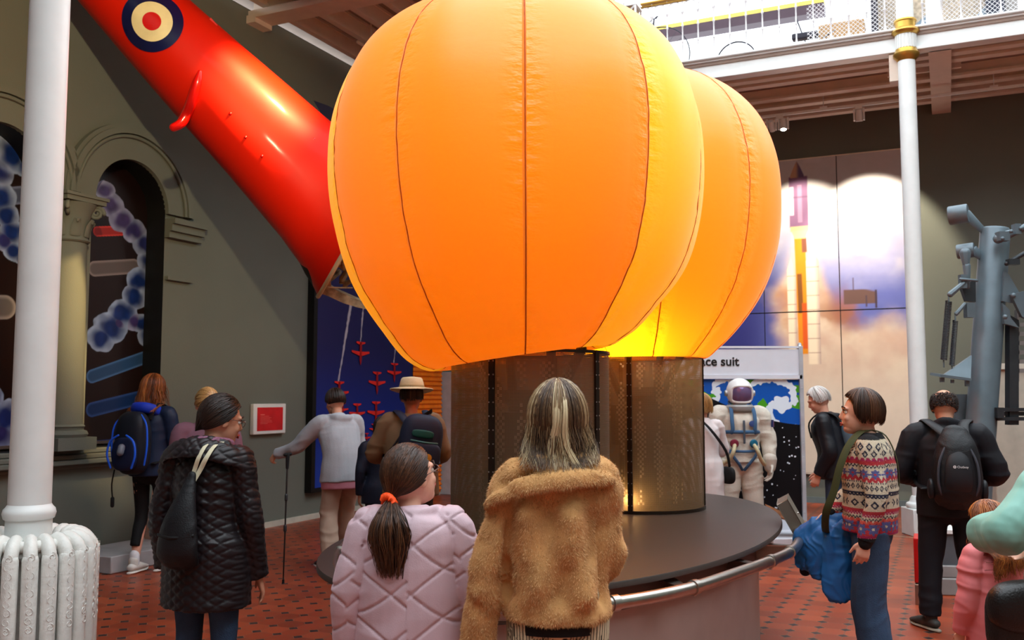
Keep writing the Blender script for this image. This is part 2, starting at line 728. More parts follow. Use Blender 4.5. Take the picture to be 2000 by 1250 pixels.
# body of the wall behind the recesses
wl.bx(TW - 0.55, TW - 0.35, S0, SB + 0.3, 0, ZC)
wl.bx(TW - 0.36, TW, S0, SB + 0.2, ZC - 0.01, ZC)
struct(wl.build('wall_left', WALLP, room=True, sharp=20))
wb = MB().bx(TW - 0.5, T1 + 0.3, SB, SB + 0.25, 0, ZC)
struct(wb.build('wall_back', WALLP, room=True))
struct(MB().bx(T1, T1 + 0.25, S0, SB, 0, 12.5).build('wall_right', WALLP, room=True))
struct(MB().bx(TW - 0.5, T1 + 0.25, S0 - 0.25, S0, 0, 12.5).build('wall_front', WALLP, room=True))
struct(MB().bx(TW, TW + 0.03, 8.3, SB, 0, 0.07).build('baseboard_left', mat('pale_skirting', c8(190, 186, 172), 0.5), room=True))
struct(MB().bx(TW, T1, SB - 0.03, SB, 0, 0.09).build('baseboard_back', mat('teal_skirting', c8(98, 110, 112), 0.5), room=True))

# recess linings (black reveals) and archivolts
for i, (sc_, r) in enumerate(ARCH):
    mb = MB()
    D = 0.34
    pts = [(sc_ - r, ZSILL)] + [(sc_ + r * cos(pi - pi * k / 28), ZS + r * sin(pi - pi * k / 28)) for k in range(29)] + [(sc_ + r, ZSILL)]
    m_ = len(pts)
    vs = [(TW, s, z) for s, z in pts] + [(TW - D, s, z) for s, z in pts]
    mb.add(vs, [(k, (k + 1) % m_, (k + 1) % m_ + m_, k + m_) for k in range(m_)])
    struct(mb.build('trim_%d' % (2 + i), BLACKM, room=True))
    # stone archivolt: flat band and a rolled outer moulding, returned down to the imposts
    ar = MB()
    K = 32
    for (ra, rb, d) in ((r, r + 0.27, 0.05), (r + 0.27, r + 0.33, 0.09), (r + 0.33, r + 0.37, 0.065)):
        ring = []
        for k in range(K + 1):
            a = pi - pi * k / K
            ring += [(TW + d, sc_ + ra * cos(a), ZS + ra * sin(a)), (TW + d, sc_ + rb * cos(a), ZS + rb * sin(a)),
                     (TW - 0.01, sc_ + rb * cos(a), ZS + rb * sin(a)), (TW - 0.01, sc_ + ra * cos(a), ZS + ra * sin(a))]
        fs = []
        for k in range(K):
            for q in range(4):
                fs.append((k * 4 + q, k * 4 + (q + 1) % 4, k * 4 + 4 + (q + 1) % 4, k * 4 + 4 + q))
        ar.add(ring, fs)
    ar.tube([(TW + 0.07, sc_ + (r + 0.24) * cos(pi - pi * k / K), ZS + (r + 0.24) * sin(pi - pi * k / K)) for k in range(K + 1)],
            0.018, n=8, caps=False)
    struct(ar.build('trim_%d' % (4 + i), WALLP, room=True, sharp=30))
# impost and string mouldings, sill ledge
mo = MB()
for s0, s1 in ((7.70, 8.20),):
    for z0, z1, d in ((3.40, 3.47, 0.07), (3.47, 3.55, 0.11), (3.55, 3.61, 0.15)):
        mo.bx(TW - 0.005, TW + d, s0, s1, z0, z1)
    mo.bx(TW - 0.005, TW + 0.05, 7.72, 8.10, 2.93, 2.97)
    mo.bx(TW - 0.005, TW + 0.05, 7.72, 8.06, 1.22, 1.27)
    mo.bx(TW - 0.005, TW + 0.07, 7.72, 8.08, 1.17, 1.22)
struct(mo.build('trim_6', WALLP, room=True))
led = MB()
for z0, z1, d in ((0.94, 0.98, 0.05), (0.98, 1.03, 0.13), (1.03, 1.08, 0.10), (1.08, 1.13, 0.06)):
    led.bx(TW - 0.005, TW + d, S0, 8.10, z0, z1)
struct(led.build('trim_7', WALLP, room=True, bevel=0.012))


def engaged_column(s):
    root = thing('engaged_column', 'dark stone column with a leafy scrolled capital between the two arched recesses' if s > 6 else
                 'dark stone column with a scrolled capital left of the first arched recess', 'column', RM(TW + 0.02, s, 1.13), -TH)
    sh = MB().lathe([(0.185, 0.24), (0.18, 0.6), (0.165, 1.9), (0.16, 2.05)], seg=28)
    sh.build('shaft', WALLP, root)
    bs = MB().box((0, 0, 0.06), (0.44, 0.44, 0.12)).lathe([(0.22, 0.12), (0.235, 0.15), (0.22, 0.18), (0.19, 0.19), (0.195, 0.215), (0.205, 0.225), (0.185, 0.245)], seg=28)
    bs.build('base', WALLP, root)
    cp = MB().lathe([(0.175, 2.02), (0.19, 2.035), (0.175, 2.055), (0.165, 2.08), (0.17, 2.2), (0.2, 2.32), (0.245, 2.4)], seg=28)
    for k in range(8):
        a = pi / 8 + k * pi / 4
        d = Vector((cos(a), sin(a), 0))
        cp.tube([d * 0.17 + Vector((0, 0, 2.08)), d * 0.19 + Vector((0, 0, 2.18)), d * 0.23 + Vector((0, 0, 2.24)), d * 0.225 + Vector((0, 0, 2.21))],
                [(0.05, 0.014), (0.045, 0.014), (0.03, 0.012), (0.012, 0.01)], right=(-sin(a), cos(a), 0), n=8, sub=3)
    for sx in (-1, 1):
        for sy in (-1, 1):
            d = Vector((sx, sy, 0)).normalized()
            pts = []
            for q in range(22):
                an = q * 0.62
                rr = 0.07 * (1 - q / 25)
                pts.append(d * (0.235 + rr * cos(an)) + Vector((0, 0, 2.33 + rr * sin(an))))
            cp.tube(pts, [0.022 * (1 - q / 40) for q in range(22)], n=8)
    cp.box((0, 0, 2.43), (0.46, 0.46, 0.05)).box((0, 0, 2.465), (0.5, 0.5, 0.03))
    cp.build('capital', WALLP, root)
    return root


engaged_column(6.45)
engaged_column(4.93)


# ---- printed pictures
def smooth(a, b, x):
    t = np.clip((x - a) / (b - a), 0, 1)
    return t * t * (3 - 2 * t)


def lin(*c):
    return np.array(c8(*c)[:3])


def mixc(A, B, w):
    return A * (1 - w)[:, None] + B * w[:, None]


PRINT = mat('printed_panel', (1, 1, 1), 0.35, var=0.0, attr='Col')
PRINT_MATT = mat('printed_matt_panel', (1, 1, 1), 0.7, var=0.03, attr='Col')


def dna_panel(name, s0, s1, z0, z1, blobs, bars, label):
    P3 = lambda S, Z: np.stack([np.full_like(S, TW - 0.27), S, Z], 1)

    def colfn(S, Z):
        base = np.tile(lin(26, 12, 12), (len(S), 1))
        P = np.stack([S, Z, Z * 0], 1)
        for (pxs, pw, cc) in bars:
            (ax, ay), (bx_, by) = [onT(*q, TW - 0.27) for q in pxs]
            dx, dy = bx_ - ax, by - ay
            L2 = dx * dx + dy * dy
            k = np.clip(((S - ax) * dx + (Z - ay) * dy) / L2, 0, 1)
            d = np.hypot(S - ax - k * dx, Z - ay - k * dy)
            wv = smooth(pw, pw * 0.9, d)
            edge = smooth(0.55 * pw, 0.95 * pw, d)
            c = mixc(np.tile(lin(*cc) * 0.55, (len(S), 1)), np.tile(lin(*cc) * 1.25 + 0.02, (len(S), 1)), edge)
            base = mixc(base, c, wv)
        # blobby strand: union field of the discs
        wob = vnoise(P, 9.0, 3) * 0.018 + vnoise(P, 22.0, 4) * 0.009
        best = np.full(len(S), 9.0)
        shade = np.zeros(len(S))
        tone = np.zeros(len(S))
        for (px, py, pr, tn) in blobs:
            s_, z_ = onT(px, py, TW - 0.27)
            s2, _ = onT(px + 10, py, TW - 0.27)
            _, z2 = onT(px, py + 10, TW - 0.27)
            rs, rz = abs(s2 - s_) / 10 * pr, abs(z2 - z_) / 10 * pr
            d = np.sqrt(((S - s_) / rs) ** 2 + ((Z - z_) / rz) ** 2) + wob * 5
            tone = np.where(d < best, tn, tone)
            best = np.minimum(best, d)
        ins = smooth(1.03, 0.97, best)
        c_in = lin(16, 44, 108)[None] * (1 - tone[:, None]) + lin(66, 52, 104)[None] * tone[:, None]
        rim = lin(150, 170, 205)[None] * (1 - tone[:, None] * .4) + lin(150, 130, 170)[None] * tone[:, None] * .4
        k = smooth(0.35, 1.0, best + 0.22 * vnoise(P, 13.0, 8))
        c = c_in * (1 - k[:, None]) + rim * k[:, None]
        c = c * (0.82 + 0.3 * vnoise(P, 18.0, 5))[:, None]
        return mixc(base, c, ins)
    g = grid_mesh(name, P3, 150, 420, colfn, PRINT, room=True, us=(s0, s1), vs=(z0, z1))
    tag(g, label, 'picture')
    edge = MB().bx(TW - 0.3, TW - 0.265, s0 - 0.03, s0, z0, ZS + 0.05).bx(TW - 0.3, TW - 0.262, s0 - 0.03, s1, z0 - 0.03, z0)
    e = edge.build('frame', mat('bronze_edge', c8(92, 78, 72), 0.4), g)
    return g


_bl2 = [(205, 372, 20, 1), (218, 400, 25, 1), (238, 430, 25, 1), (262, 452, 24, .7), (283, 478, 25, .3), (290, 510, 22, .1), (272, 548, 26, 0), (262, 580, 25, 0),
        (240, 612, 30, 0), (215, 640, 32, 0), (198, 660, 28, 0), (232, 632, 14, .9), (278, 632, 20, 0), (290, 655, 22, 0), (262, 628, 18, .9),
        (300, 735, 16, 0), (300, 770, 20, 0), (283, 800, 15, 0), (262, 832, 12, 0), (238, 862, 10, 0), (300, 850, 34, 0)]
_br2 = [(((190, 452), (262, 450)), 0.055, (200, 44, 34)), (((185, 525), (262, 520)), 0.085, (120, 110, 112)), (((180, 735), (306, 690)), 0.075, (52, 92, 140)),
        (((180, 800), (300, 770)), 0.08, (24, 62, 120)), (((180, 866), (240, 862)), 0.03, (24, 62, 130))]
dna_panel('dna_picture', 6.82, 7.72, 1.18, 4.2, _bl2, _br2, 'tall arched picture of a blue DNA helix in the recess right of the stone column')
_bl1 = [(25, 300, 40, 0), (-5, 335, 34, .2), (52, 325, 26, 0), (0, 385, 34, 0), (14, 420, 26, 0), (25, 455, 28, 0), (8, 470, 22, .4), (28, 490, 22, 0), (40, 505, 12, 0),
        (12, 815, 36, .2), (0, 850, 30, .6), (-20, 780, 30, 0)]
_br1 = [(((0, 385), (50, 380)), 0.09, (90, 100, 130)), (((0, 440), (50, 455)), 0.08, (60, 34, 50)), (((-30, 600), (10, 600)), 0.12, (120, 112, 112))]
dna_panel('dna_picture', 5.26, 6.2, 1.18, 4.2, _bl1, _br1, 'arched picture of a blue DNA helix in the leftmost recess, partly behind the white column')


# formation-jet poster on the left wall
def jets(S, Z):
    # printed sky
    base = mixc(np.tile(lin(20, 42, 132), (len(S), 1)), np.tile(lin(34, 34, 84), (len(S), 1)), smooth(1.6, 3.0, Z + 0.05 * S))
    base = mixc(base, np.tile(lin(28, 70, 170), (len(S), 1)), smooth(1.3, 0.4, Z) * 0.5)
    P = np.stack([S, Z, Z * 0], 1)
    tp = TW + 0.1
    for (x0, y0, x1, y1, w) in ((687, 585, 661, 745, 5), (713, 560, 704, 668, 3.6), (775, 660, 769, 708, 3)):
        a, b = onT(x0, y0, tp), onT(x1, y1, tp)
        d_s, d_z = b[0] - a[0], b[1] - a[1]
        k = np.clip(((S - a[0]) * d_s + (Z - a[1]) * d_z) / (d_s ** 2 + d_z ** 2), 0, 1)
        d = np.hypot(S - a[0] - k * d_s, Z - a[1] - k * d_z) + 0.012 * vnoise(P, 24, 2)
        wd = w * 0.0085 * (1 - 0.55 * k)
        base = mixc(base, np.tile(lin(196, 190, 200), (len(S), 1)), smooth(wd, wd * 0.4, d) * 0.85)
    return base


pg = grid_mesh('jet_formation_poster', lambda S, Z: np.stack([np.full_like(S, TW + 0.10), S, Z], 1), 220, 320, jets, PRINT, room=True,
               us=(10.36, 12.87), vs=(0.42, 3.75))
tag(pg, 'tall blue poster of small red jets flying in formation on the left wall', 'poster')
MB().bx(TW + 0.002, TW + 0.095, 10.3, 12.9, 0.36, 3.8).bx(TW + 0.002, TW + 0.11, 10.28, 10.36, 0.36, 3.8).build('backing_board', BLACKM, pg)
_red = mat('printed_red', c8(226, 44, 36), 0.4, var=0.1)
_dred = mat('printed_dark_red', c8(150, 20, 30), 0.4, var=0.1)
for (px, py, w) in ((661, 768, 34), (703, 690, 34), (735, 748, 34), (769, 728, 30), (696, 808, 30), (733, 806, 34), (728, 838, 16), (715, 855, 14), (668, 800, 20)):
    s, z = onT(px, py, TW + 0.1)
    k = w / 34.0 * 0.80
    mb = MB()
    q = TW + 0.112

    def pl(pts, mi=0):
        mb.prism([(q, s + a * k, z + b * k) for a, b in pts], (0.004, 0, 0), mi)
    pl([(-0.035, -0.12), (0.0, -0.22), (0.035, -0.12), (0.03, 0.2), (-0.03, 0.2)], 1)
    pl([(-0.28, 0.01), (-0.28, 0.045), (-0.04, 0.03), (0.04, 0.03), (0.28, 0.04), (0.28, 0.005), (0.05, -0.045), (-0.05, -0.045)])
    pl([(-0.14, 0.185), (-0.14, 0.21), (0.14, 0.205), (0.14, 0.18), (0.03, 0.155), (-0.03, 0.155)])
    mb.build('printed_jet', [_red, _dred], pg)

# orange slatted shutter and pale cabinet beyond the poster
sh = thing('slatted_shutter', 'bright orange slatted shutter between the blue poster and the pale cabinet', 'shutter', RM(TW, 13.38, 0), -TH)
MB().bx(0.01, 0.06, -0.5, 0.5, 0.05, 2.65).build('panel', mat('orange_board', c8(244, 124, 20), 0.5), sh)
mb = MB()
for k in range(34):
    mb.add([(0.06, -0.5, 0.08 + k * 0.075), (0.06, 0.5, 0.08 + k * 0.075), (0.085, 0.5, 0.10 + k * 0.075), (0.085, -0.5, 0.10 + k * 0.075),
            (0.06, 0.5, 0.14 + k * 0.075), (0.06, -0.5, 0.14 + k * 0.075)], [(0, 1, 2, 3), (3, 2, 4, 5)])
mb.build('slats', mat('orange_board', c8(244, 124, 20), 0.5), sh, smooth=False)
cb = thing('vented_cabinet', 'pale grey cabinet with a ribbed vent behind the bronze cylinder', 'cabinet', RM(TW, 14.28, 0), -TH)
MB().bx(0.01, 0.3, -0.36, 0.7, 0.0, 2.05).build('body', mat('pale_grey_laminate', c8(176, 180, 184), 0.4), cb, bevel=0.01)
mb = MB()
for k in range(40):
    mb.bx(0.3, 0.315, -0.1, 0.5, 0.3 + k * 0.04, 0.32 + k * 0.04)
mb.build('vent', mat('vent_grey', c8(120, 126, 132), 0.5), cb)

# red framed sign
sg = thing('wall_sign', 'small red sign in a white frame on the grey left wall', 'sign', RM(TW, 9.48, 1.36), -TH)
MB().bx(0.002, 0.06, -0.31, 0.31, -0.19, 0.19).build('frame', WHITE, sg, bevel=0.01)
MB().bx(0.058, 0.064, -0.245, 0.245, -0.145, 0.145).build('sign_face', mat('sign_red', c8(206, 30, 36), 0.4), sg)
mb = MB()
random.seed(3)
for k in range(7):
    w = (0.06 if k == 0 else 0.10 + 0.11 * random.random())
    mb.bx(0.064, 0.066, -0.19, -0.19 + w * 1.3, 0.05 - k * 0.018, 0.054 - k * 0.018 + (0.006 if k == 0 else 0))
mb.build('lettering', mat('sign_text', c8(236, 120, 110), 0.5), sg)

# low plinth with a slanted board against the left wall
lp = thing('display_plinth', 'low pale plinth with a slanted pinkish board at the foot of the left wall', 'plinth', RM(TW + 0.05, 7.35, 0), -TH)
MB().bx(0.02, 0.68, -0.9, 0.75, 0.0, 0.16).build('plinth', mat('plinth_grey', c8(170, 168, 170), 0.5), lp, bevel=0.01)
MB().prism([(0.1, 0.05, 0.16), (0.62, 0.05, 0.16), (0.5, 0.05, 0.72), (0.2, 0.05, 0.72)], (0, 0.35, 0)).build('slanted_board', mat('pinkish_board', c8(196, 158, 142), 0.5), lp)

# ---- rocket poster on the back wall (four by two panels)
RT0, RT1, RZ0, RZ1 = -3.95, -0.45, 0.46, 5.40


def rocket_picture(T, Z):
    # work in the picture's own pixels so the layout follows the print
    n = len(T)
    a = (T - (-2.07)) / 1.64       # -2.07 -> 0 ; -0.43 -> 1
    X = 1557 + (T + 2.07) * 133.0
    Y = 318 + (5.37 - Z) * 124.5
    P = np.stack([T, Z, Z * 0], 1)
    cl = fbm(P * np.array([1, 1.3, 1]), 1.1, 21, 5)
    cl2 = fbm(P, 2.6, 31, 4)
    sky = mixc(np.tile(lin(188, 184, 186), (n, 1)), np.tile(lin(168, 168, 200), (n, 1)), smooth(380, 520, Y))
    sky = mixc(sky, np.tile(lin(92, 100, 168), (n, 1)), smooth(480, 590, Y + cl * 60))
    sky = mixc(sky, np.tile(lin(56, 60, 140), (n, 1)), smooth(1540, 1430, X) * smooth(420, 560, Y))
    sky = mixc(sky, np.tile(lin(206, 200, 206), (n, 1)), np.clip(smooth(0.05, 0.6, cl2) * smooth(620, 480, Y) * 0.7, 0, 1))
    smoke = mixc(np.tile(lin(196, 166, 150), (n, 1)), np.tile(lin(214, 196, 176), (n, 1)), smooth(-0.5, 0.5, cl2))
    smoke = mixc(smoke, np.tile(lin(176, 116, 70), (n, 1)), smooth(0.05, 0.5, cl) * smooth(760, 640, Y) * 0.8)
    smoke = mixc(smoke, np.tile(lin(216, 200, 184), (n, 1)), smooth(690, 800, Y))
    sm = smooth(585, 655, Y + cl * 70 + 45 * np.exp(-((X - 1565) / 55) ** 2) * 3 + 0.10 * np.abs(X - 1570) * -1 + smooth(1470, 1400, X) * -90)
    sm = sm * smooth(1478, 1530, X + cl2 * 30 + smooth(720, 800, Y) * 120)
    c = mixc(sky, smoke, sm)
    br = smooth(0.1, 0.5, fbm(P, 1.9, 77, 4) + 0.75 * np.exp(-((X - 1625) / 40) ** 2 - ((Y - 612) / 26) ** 2))
    c = mixc(c, np.tile(lin(150, 92, 56), (n, 1)), br * np.exp(-((X - 1640) / 70) ** 2 - ((Y - 625) / 45) ** 2) * 0.9)

    def put(c, m, col):
        return mixc(c, np.tile(lin(*col), (n, 1)), m)

    def bar(x0, x1, y0, y1, soft=1.5, skew=0.0):
        xx = X - skew * (Y - y0)
        return smooth(x0 - soft, x0 + soft, xx) * smooth(x1 + soft, x1 - soft, xx) * smooth(y0 - soft, y0 + soft, Y) * smooth(y1 + soft, y1 - soft, Y)
    # gantry
    c = put(c, bar(1644, 1708, 578, 606, skew=0.0) * smooth(-4, 2, (Y - 570) - (X - 1655) * 0.28), (96, 70, 66))
    c = put(c, bar(1704, 1708, 580, 615), (58, 44, 60))
    c = put(c, bar(1686, 1689, 590, 612), (70, 54, 66))
    c = put(c, bar(1662, 1664, 555, 580), (80, 60, 70))
    c = put(c, bar(1636, 1638, 525, 580), (120, 100, 120))
    # core
    c = put(c, bar(1548, 1570, 460, 700, skew=0.02), (214, 132, 20))
    c = put(c, bar(1563, 1573, 470, 500, skew=0.02), (120, 70, 50))
    c = put(c, bar(1552, 1562, 542, 620, skew=0.02), (120, 70, 20))
    c = put(c, bar(1561, 1571, 600, 690), (208, 84, 20))
    # strap-on boosters
    for x0, x1, y0 in ((1531, 1550, 508), (1570, 1597, 492)):
        shp = bar(x0, x1, y0, 720, skew=0.006)
        cone = smooth(0, 2, (x1 - x0) / 2 * np.clip((Y - y0) / 26, 0, 1) + 0.5 - np.abs(X - (x0 + x1) / 2))
        sh_ = np.abs(X - (x0 * .6 + x1 * .4)) / (x1 - x0)
        c = mixc(c, mixc(np.tile(lin(232, 214, 190), (n, 1)), np.tile(lin(182, 158, 150), (n, 1)), smooth(0.2, 0.6, sh_)), shp * cone)
        for yy in range(y0 + 38, 720, 28):
            c = put(c, shp * cone * smooth(1.6, 0.6, np.abs(Y - yy)) * 0.6, (150, 120, 110))
    # upper stage and nose
    c = put(c, bar(1540, 1578, 348, 450), (122, 88, 122))
    c = put(c, bar(1541, 1549, 368, 425) * 0.8, (226, 206, 220))
    c = put(c, bar(1557, 1566, 365, 440) * 0.6, (176, 140, 170))
    c = put(c, bar(1540, 1578, 388, 391) * 0.6, (90, 60, 90))
    c = put(c, bar(1541, 1578, 448, 458), (224, 190, 130))
    c = put(c, smooth(0, 2, 19 * (1 - 0.3 * smooth(452, 470, Y)) - np.abs(X - 1560)) * bar(1530, 1590, 456, 472), (240, 214, 140))
    nose = smooth(0, 2, 15 * np.clip((Y - 316) / 30, 0, 1) ** 0.8 - np.abs(X - 1557)) * bar(1530, 1590, 316, 350)
    c = mixc(c, mixc(np.tile(lin(190, 150, 120), (n, 1)), np.tile(lin(96, 80, 110), (n, 1)), smooth(1553, 1562, X)), nose)
    return c


rp = thing('rocket_poster', 'tall mural of a rocket lifting off through smoke on the back wall', 'poster', (0, 0, 0), 0)
ts = [-3.95, -2.62, -1.47, -0.45]
zs = [RZ0, 2.97, RZ1]
rg = grid_mesh('print', lambda T, Z: np.stack([T, np.full_like(T, SB - 0.062), Z], 1), 420, 560, rocket_picture,
               PRINT_MATT, rp, room=True, us=(RT0, RT1), vs=(RZ0, RZ1))
MB().bx(RT0 - 0.02, RT1 + 0.02, SB - 0.058, SB - 0.002, RZ0 - 0.02, RZ1 + 0.02).build('backing_board', mat('cream_board', c8(226, 214, 196), 0.6), rp, room=True)
mb = MB()
for t_ in ts[1:-1]:
    mb.bx(t_ - 0.006, t_ + 0.006, SB - 0.066, SB - 0.06, RZ0, RZ1)
mb.bx(RT0, RT1, SB - 0.066, SB - 0.06, 2.964, 2.976)
mb.build('panel_joints', BLACKM, rp, room=True)

# ---- galleries
CEIL_D = mat('soffit_board', c8(150, 130, 118), 0.8, var=0.08)
GT, GS = -3.9, 12.33
struct(MB().bx(TW - 0.5, GT + 0.05, S0, SB + 0.3, 6.78, 6.9).build('ceiling', CEIL_D, room=True))
struct(MB().bx(GT, T1, GS - 0.02, SB + 0.3, 6.10, 6.17).build('ceiling', CEIL_D, room=True))
jo = MB()
for k in range(8):
    t_ = TW + 0.2 + k * 0.48
    jo.bx(t_ - 0.045, t_ + 0.045, S0, SB, 6.52, 6.56)
    jo.bx(t_ - 0.012, t_ + 0.012, S0, SB, 6.56, 6.78)
    jo.bx(t_ - 0.03, t_ + 0.03, S0, SB, 6.745, 6.78)
struct(jo.build('trim_8', CEILP, room=True))
cbm = MB()
for s_ in (-2.2, 3.45, 9.1, 14.7):
    cbm.bx(TW, GT, s_ - 0.16, s_ + 0.16, 6.36, 6.40)
    cbm.bx(TW, GT, s_ - 0.03, s_ + 0.03, 6.40, 6.72)
    cbm.bx(TW, GT, s_ - 0.13, s_ + 0.13, 6.40, 6.47)
    cbm.bx(TW, GT, s_ - 0.14, s_ + 0.14, 6.69, 6.78)
    cbm.bx(TW, TW + 0.14, s_ - 0.16, s_ + 0.16, 6.30, 6.36)
struct(cbm.build('trim_9', CEILP, room=True))
jb = MB()
for s_, z_ in ((12.75, 5.93), (13.1, 5.96), (13.7, 5.93), (14.2, 5.96), (14.75, 5.93)):
    jb.bx(GT + 0.6, T1, s_ - 0.07, s_ + 0.07, z_, z_ + 0.035)
    jb.bx(GT + 0.6, T1, s_ - 0.02, s_ + 0.02, z_ + 0.035, 6.10)
for t_ in (-3.2, 0.05, 3.2, 6.2):
    jb.bx(t_ - 0.13, t_ + 0.13, GS + 0.1, SB, 5.90, 6.10)
jb.bx(-0.6, 0.3, 13.35, 13.4, 5.95, 6.10)
struct(jb.build('trim_10', CEILP, room=True))
# edge fascias, with moulded top and bottom lips
fa = MB()
for z0, z1, d in ((5.90, 5.94, 0.05), (5.94, 6.14, 0.0), (6.14, 6.17, 0.04), (6.17, 6.2, 0.08)):
    fa.bx(GT + 0.0, T1, GS - d, GS + 0.14, z0, z1)
struct(fa.build('trim_11', WHITE, room=True, bevel=0.008))
fa = MB()
for z0, z1, d in ((6.36, 6.40, 0.05), (6.40, 6.70, 0.0), (6.70, 6.78, 0.08)):
    fa.bx(GT - 0.14, GT + d, S0, GS, z0, z1)
struct(fa.build('trim_12', WHITE, room=True, bevel=0.008))

# light conduits and track
mb = MB().tube([(TW + 0.95, 10.0, 6.28), (TW + 0.95, 14.5, 6.28)], 0.022, n=10)
for k in range(3):
    mb.tube([(TW + 0.95, 10.3 + k * 1.7, 6.28), (TW + 0.95, 10.3 + k * 1.7, 6.78)], 0.012, n=6)
    mb.box((TW + 0.95, 10.3 + k * 1.7, 6.28), (0.06, 0.1, 0.06))
tag(mb.build('ceiling_conduit', CEILP, room=True), 'thin pipe conduit hanging under the ceiling of the left gallery', 'pipe')
tag(MB().tube([RM(-7.1, 11.2, 6.5), RM(-7.1, 11.2, 5.0)], 0.008, n=6).tube([RM(-7.1, 11.2, 6.5), RM(-7.1, 11.2, 6.4)], 0.03, n=8).build('suspension_cable', mat('cable_brown', c8(70, 50, 34), 0.5)),
    'thin brown cable hanging from the left ceiling beside the first balloon', 'cable')
tk = thing('lighting_track', 'long white lighting track hung under the back gallery', 'light track', RM(-2.8, 13.95, 5.78), -TH)
MB().bx(-0.3, 8.5, -0.018, 0.018, -0.015, 0.02).build('rail', WHITE, tk)
for k in range(8):
    MB().tube([(0.2 + k * 1.1, 0, 0.02), (0.2 + k * 1.1, 0, 0.4)], 0.006, n=6).box((0.2 + k * 1.1, 0, 0.03), (0.1, 0.05, 0.03)).build('hanger', WHITE, tk)


def spotfix(t_, label, dirs):
    r = thing('track_spotlight', label, 'spotlight', RM(t_, 13.95, 5.765), -TH)
    MB().bx(-0.05, 0.05, -0.02, 0.02, -0.045, 0).build('adapter', WHITE, r)
    for dx, dv, on in dirs:
        d = Vector(dv).normalized()
        p = Vector((dx, 0.02, -0.13))
        hm = MB().lathe([(0.02, -0.09), (0.045, -0.085), (0.05, -0.02), (0.05, 0.075), (0.042, 0.08)], c=p, axis=d, seg=20)
        h = hm.build('lamp_head', WHITE, r)
        MB().lathe([(0.001, 0.0815), (0.04, 0.0815)], c=p, axis=d, seg=20).build('lens', mat_emit('lamp_glow', (1, 0.93, 0.8, 1), 12.0) if on else mat('lens_glass', c8(120, 116, 110), 0.2), h)
        MB().bx(dx - 0.075, dx - 0.055, -0.02, 0.04, -0.2, -0.03).bx(dx + 0.055, dx + 0.075, -0.02, 0.04, -0.2, -0.03).build('bracket', WHITE, r)
    return r


spotfix(-2.12, 'pair of white spotlights on the track above the rocket mural, one lit', [(-0.12, (0.1, 0.7, -0.7), False), (0.05, (0.02, -0.25, -1), True)])
spotfix(-1.02, 'single white spotlight on the track near the white column', [(0.0, (0, 0.25, -1), False)])

# ---- gallery railings
IRON = mat('railing_white_iron', c8(214, 212, 214), 0.4, var=0.06)


def baluster_bm():
    mb = MB()
    prof = [(0.026, 0.0), (0.026, 0.012), (0.014, 0.05), (0.009, 0.09), (0.009, 0.27), (0.016, 0.28), (0.016, 0.295), (0.009, 0.305), (0.009, 0.5), (0.016, 0.51), (0.016, 0.525),
            (0.009, 0.535), (0.010, 0.68), (0.022, 0.70), (0.026, 0.72), (0.018, 0.74), (0.024, 0.765), (0.012, 0.79), (0.010, 0.9)]
    mb.lathe(prof, seg=10)
    # half arches springing to each side
    for sg_ in (-1, 1):
        mb.tube([(sg_ * (0.1075 - 0.1 * cos(a)), 0, 0.765 + 0.1 * sin(a)) for a in [pi / 2 * k / 6 for k in range(7)]], 0.009, n=6)
    return mb


BAL = baluster_bm().mesh('baluster', IRON)


def railing(name, label, p0, p1, zb):
    p0, p1 = Vector(p0), Vector(p1)
    L_ = (p1 - p0).length
    ang = math.atan2(p1.y - p0.y, p1.x - p0.x)
    r = thing(name, label, 'railing', (p0.x, p0.y, zb), ang, 'white gallery railings')
    MB().bx(-0.03, L_, -0.045, 0.045, 0.905, 0.93).bx(-0.03, L_, -0.03, 0.03, 0.865, 0.88).build('handrail', GOLD, r, bevel=0.008)
    MB().bx(0, L_, -0.03, 0.03, -0.005, 0.008).build('bottom_rail', IRON, r)
    n_ = int(L_ / 0.215)
    for k in range(n_):
        o = bpy.data.objects.new('baluster', BAL)
        COL.objects.link(o)
        o.parent = r
        o.location = (0.215 * (k + 0.6), 0, 0.0)
    return r


def lattice(r, x0, x1, z0, z1, y=0.0, step=0.055, w=0.0035, m=None, name='lattice_panel'):
    mb = MB()
    H = z1 - z0
    x = x0 - H
    while x < x1:
        for sgn in (1, -1):
            a, b = (x, z0), (x + H, z1)
            if sgn < 0:
                a, b = (x, z1), (x + H, z0)
            # clip to the panel
            ta, tb = max(0, (x0 - a[0]) / H), min(1, (x1 - a[0]) / H)
            if tb > ta:
                pa = (a[0] + ta * H, y, a[1] + ta * (b[1] - a[1]))
                pb = (a[0] + tb * H, y, a[1] + tb * (b[1] - a[1]))
                mb.tube([pa, pb], w, n=4, caps=False)
        x += step
    return mb.build(name, m or IRON, r)


ra = railing('gallery_railing', 'white iron railing with a gilded handrail along the back gallery', RM(GT + 0.20, GS), RM(4.2, GS), 6.2)
lattice(ra, 2.86, 3.45, 0.03, 0.86)
lattice(ra, 3.57, 5.3, 0.03, 0.86)
lattice(ra, 2.2, 2.86, 0.03, 0.5)
rb_ = railing('gallery_railing', 'white iron railing with a gilded handrail along the left gallery', RM(GT, GS - 0.14), RM(GT, 7.0), 6.78)
rb_.rotation_euler = (0, 0, math.atan2(-UY, -UX))
cpst = thing('railing_corner_post', 'lattice corner post where the two gallery railings meet', 'post', RM(GT, GS, 6.2), -TH)
mb = MB()
for x_ in (-0.13, 0.13):
    for y_ in (-0.13, 0.13):
        mb.bx(x_ - 0.012, x_ + 0.012, y_ - 0.012, y_ + 0.012, 0, 0.9)
mb.bx(-0.15, 0.15, -0.15, 0.15, 0.88, 0.93)
mb.build('frame', IRON, cpst)
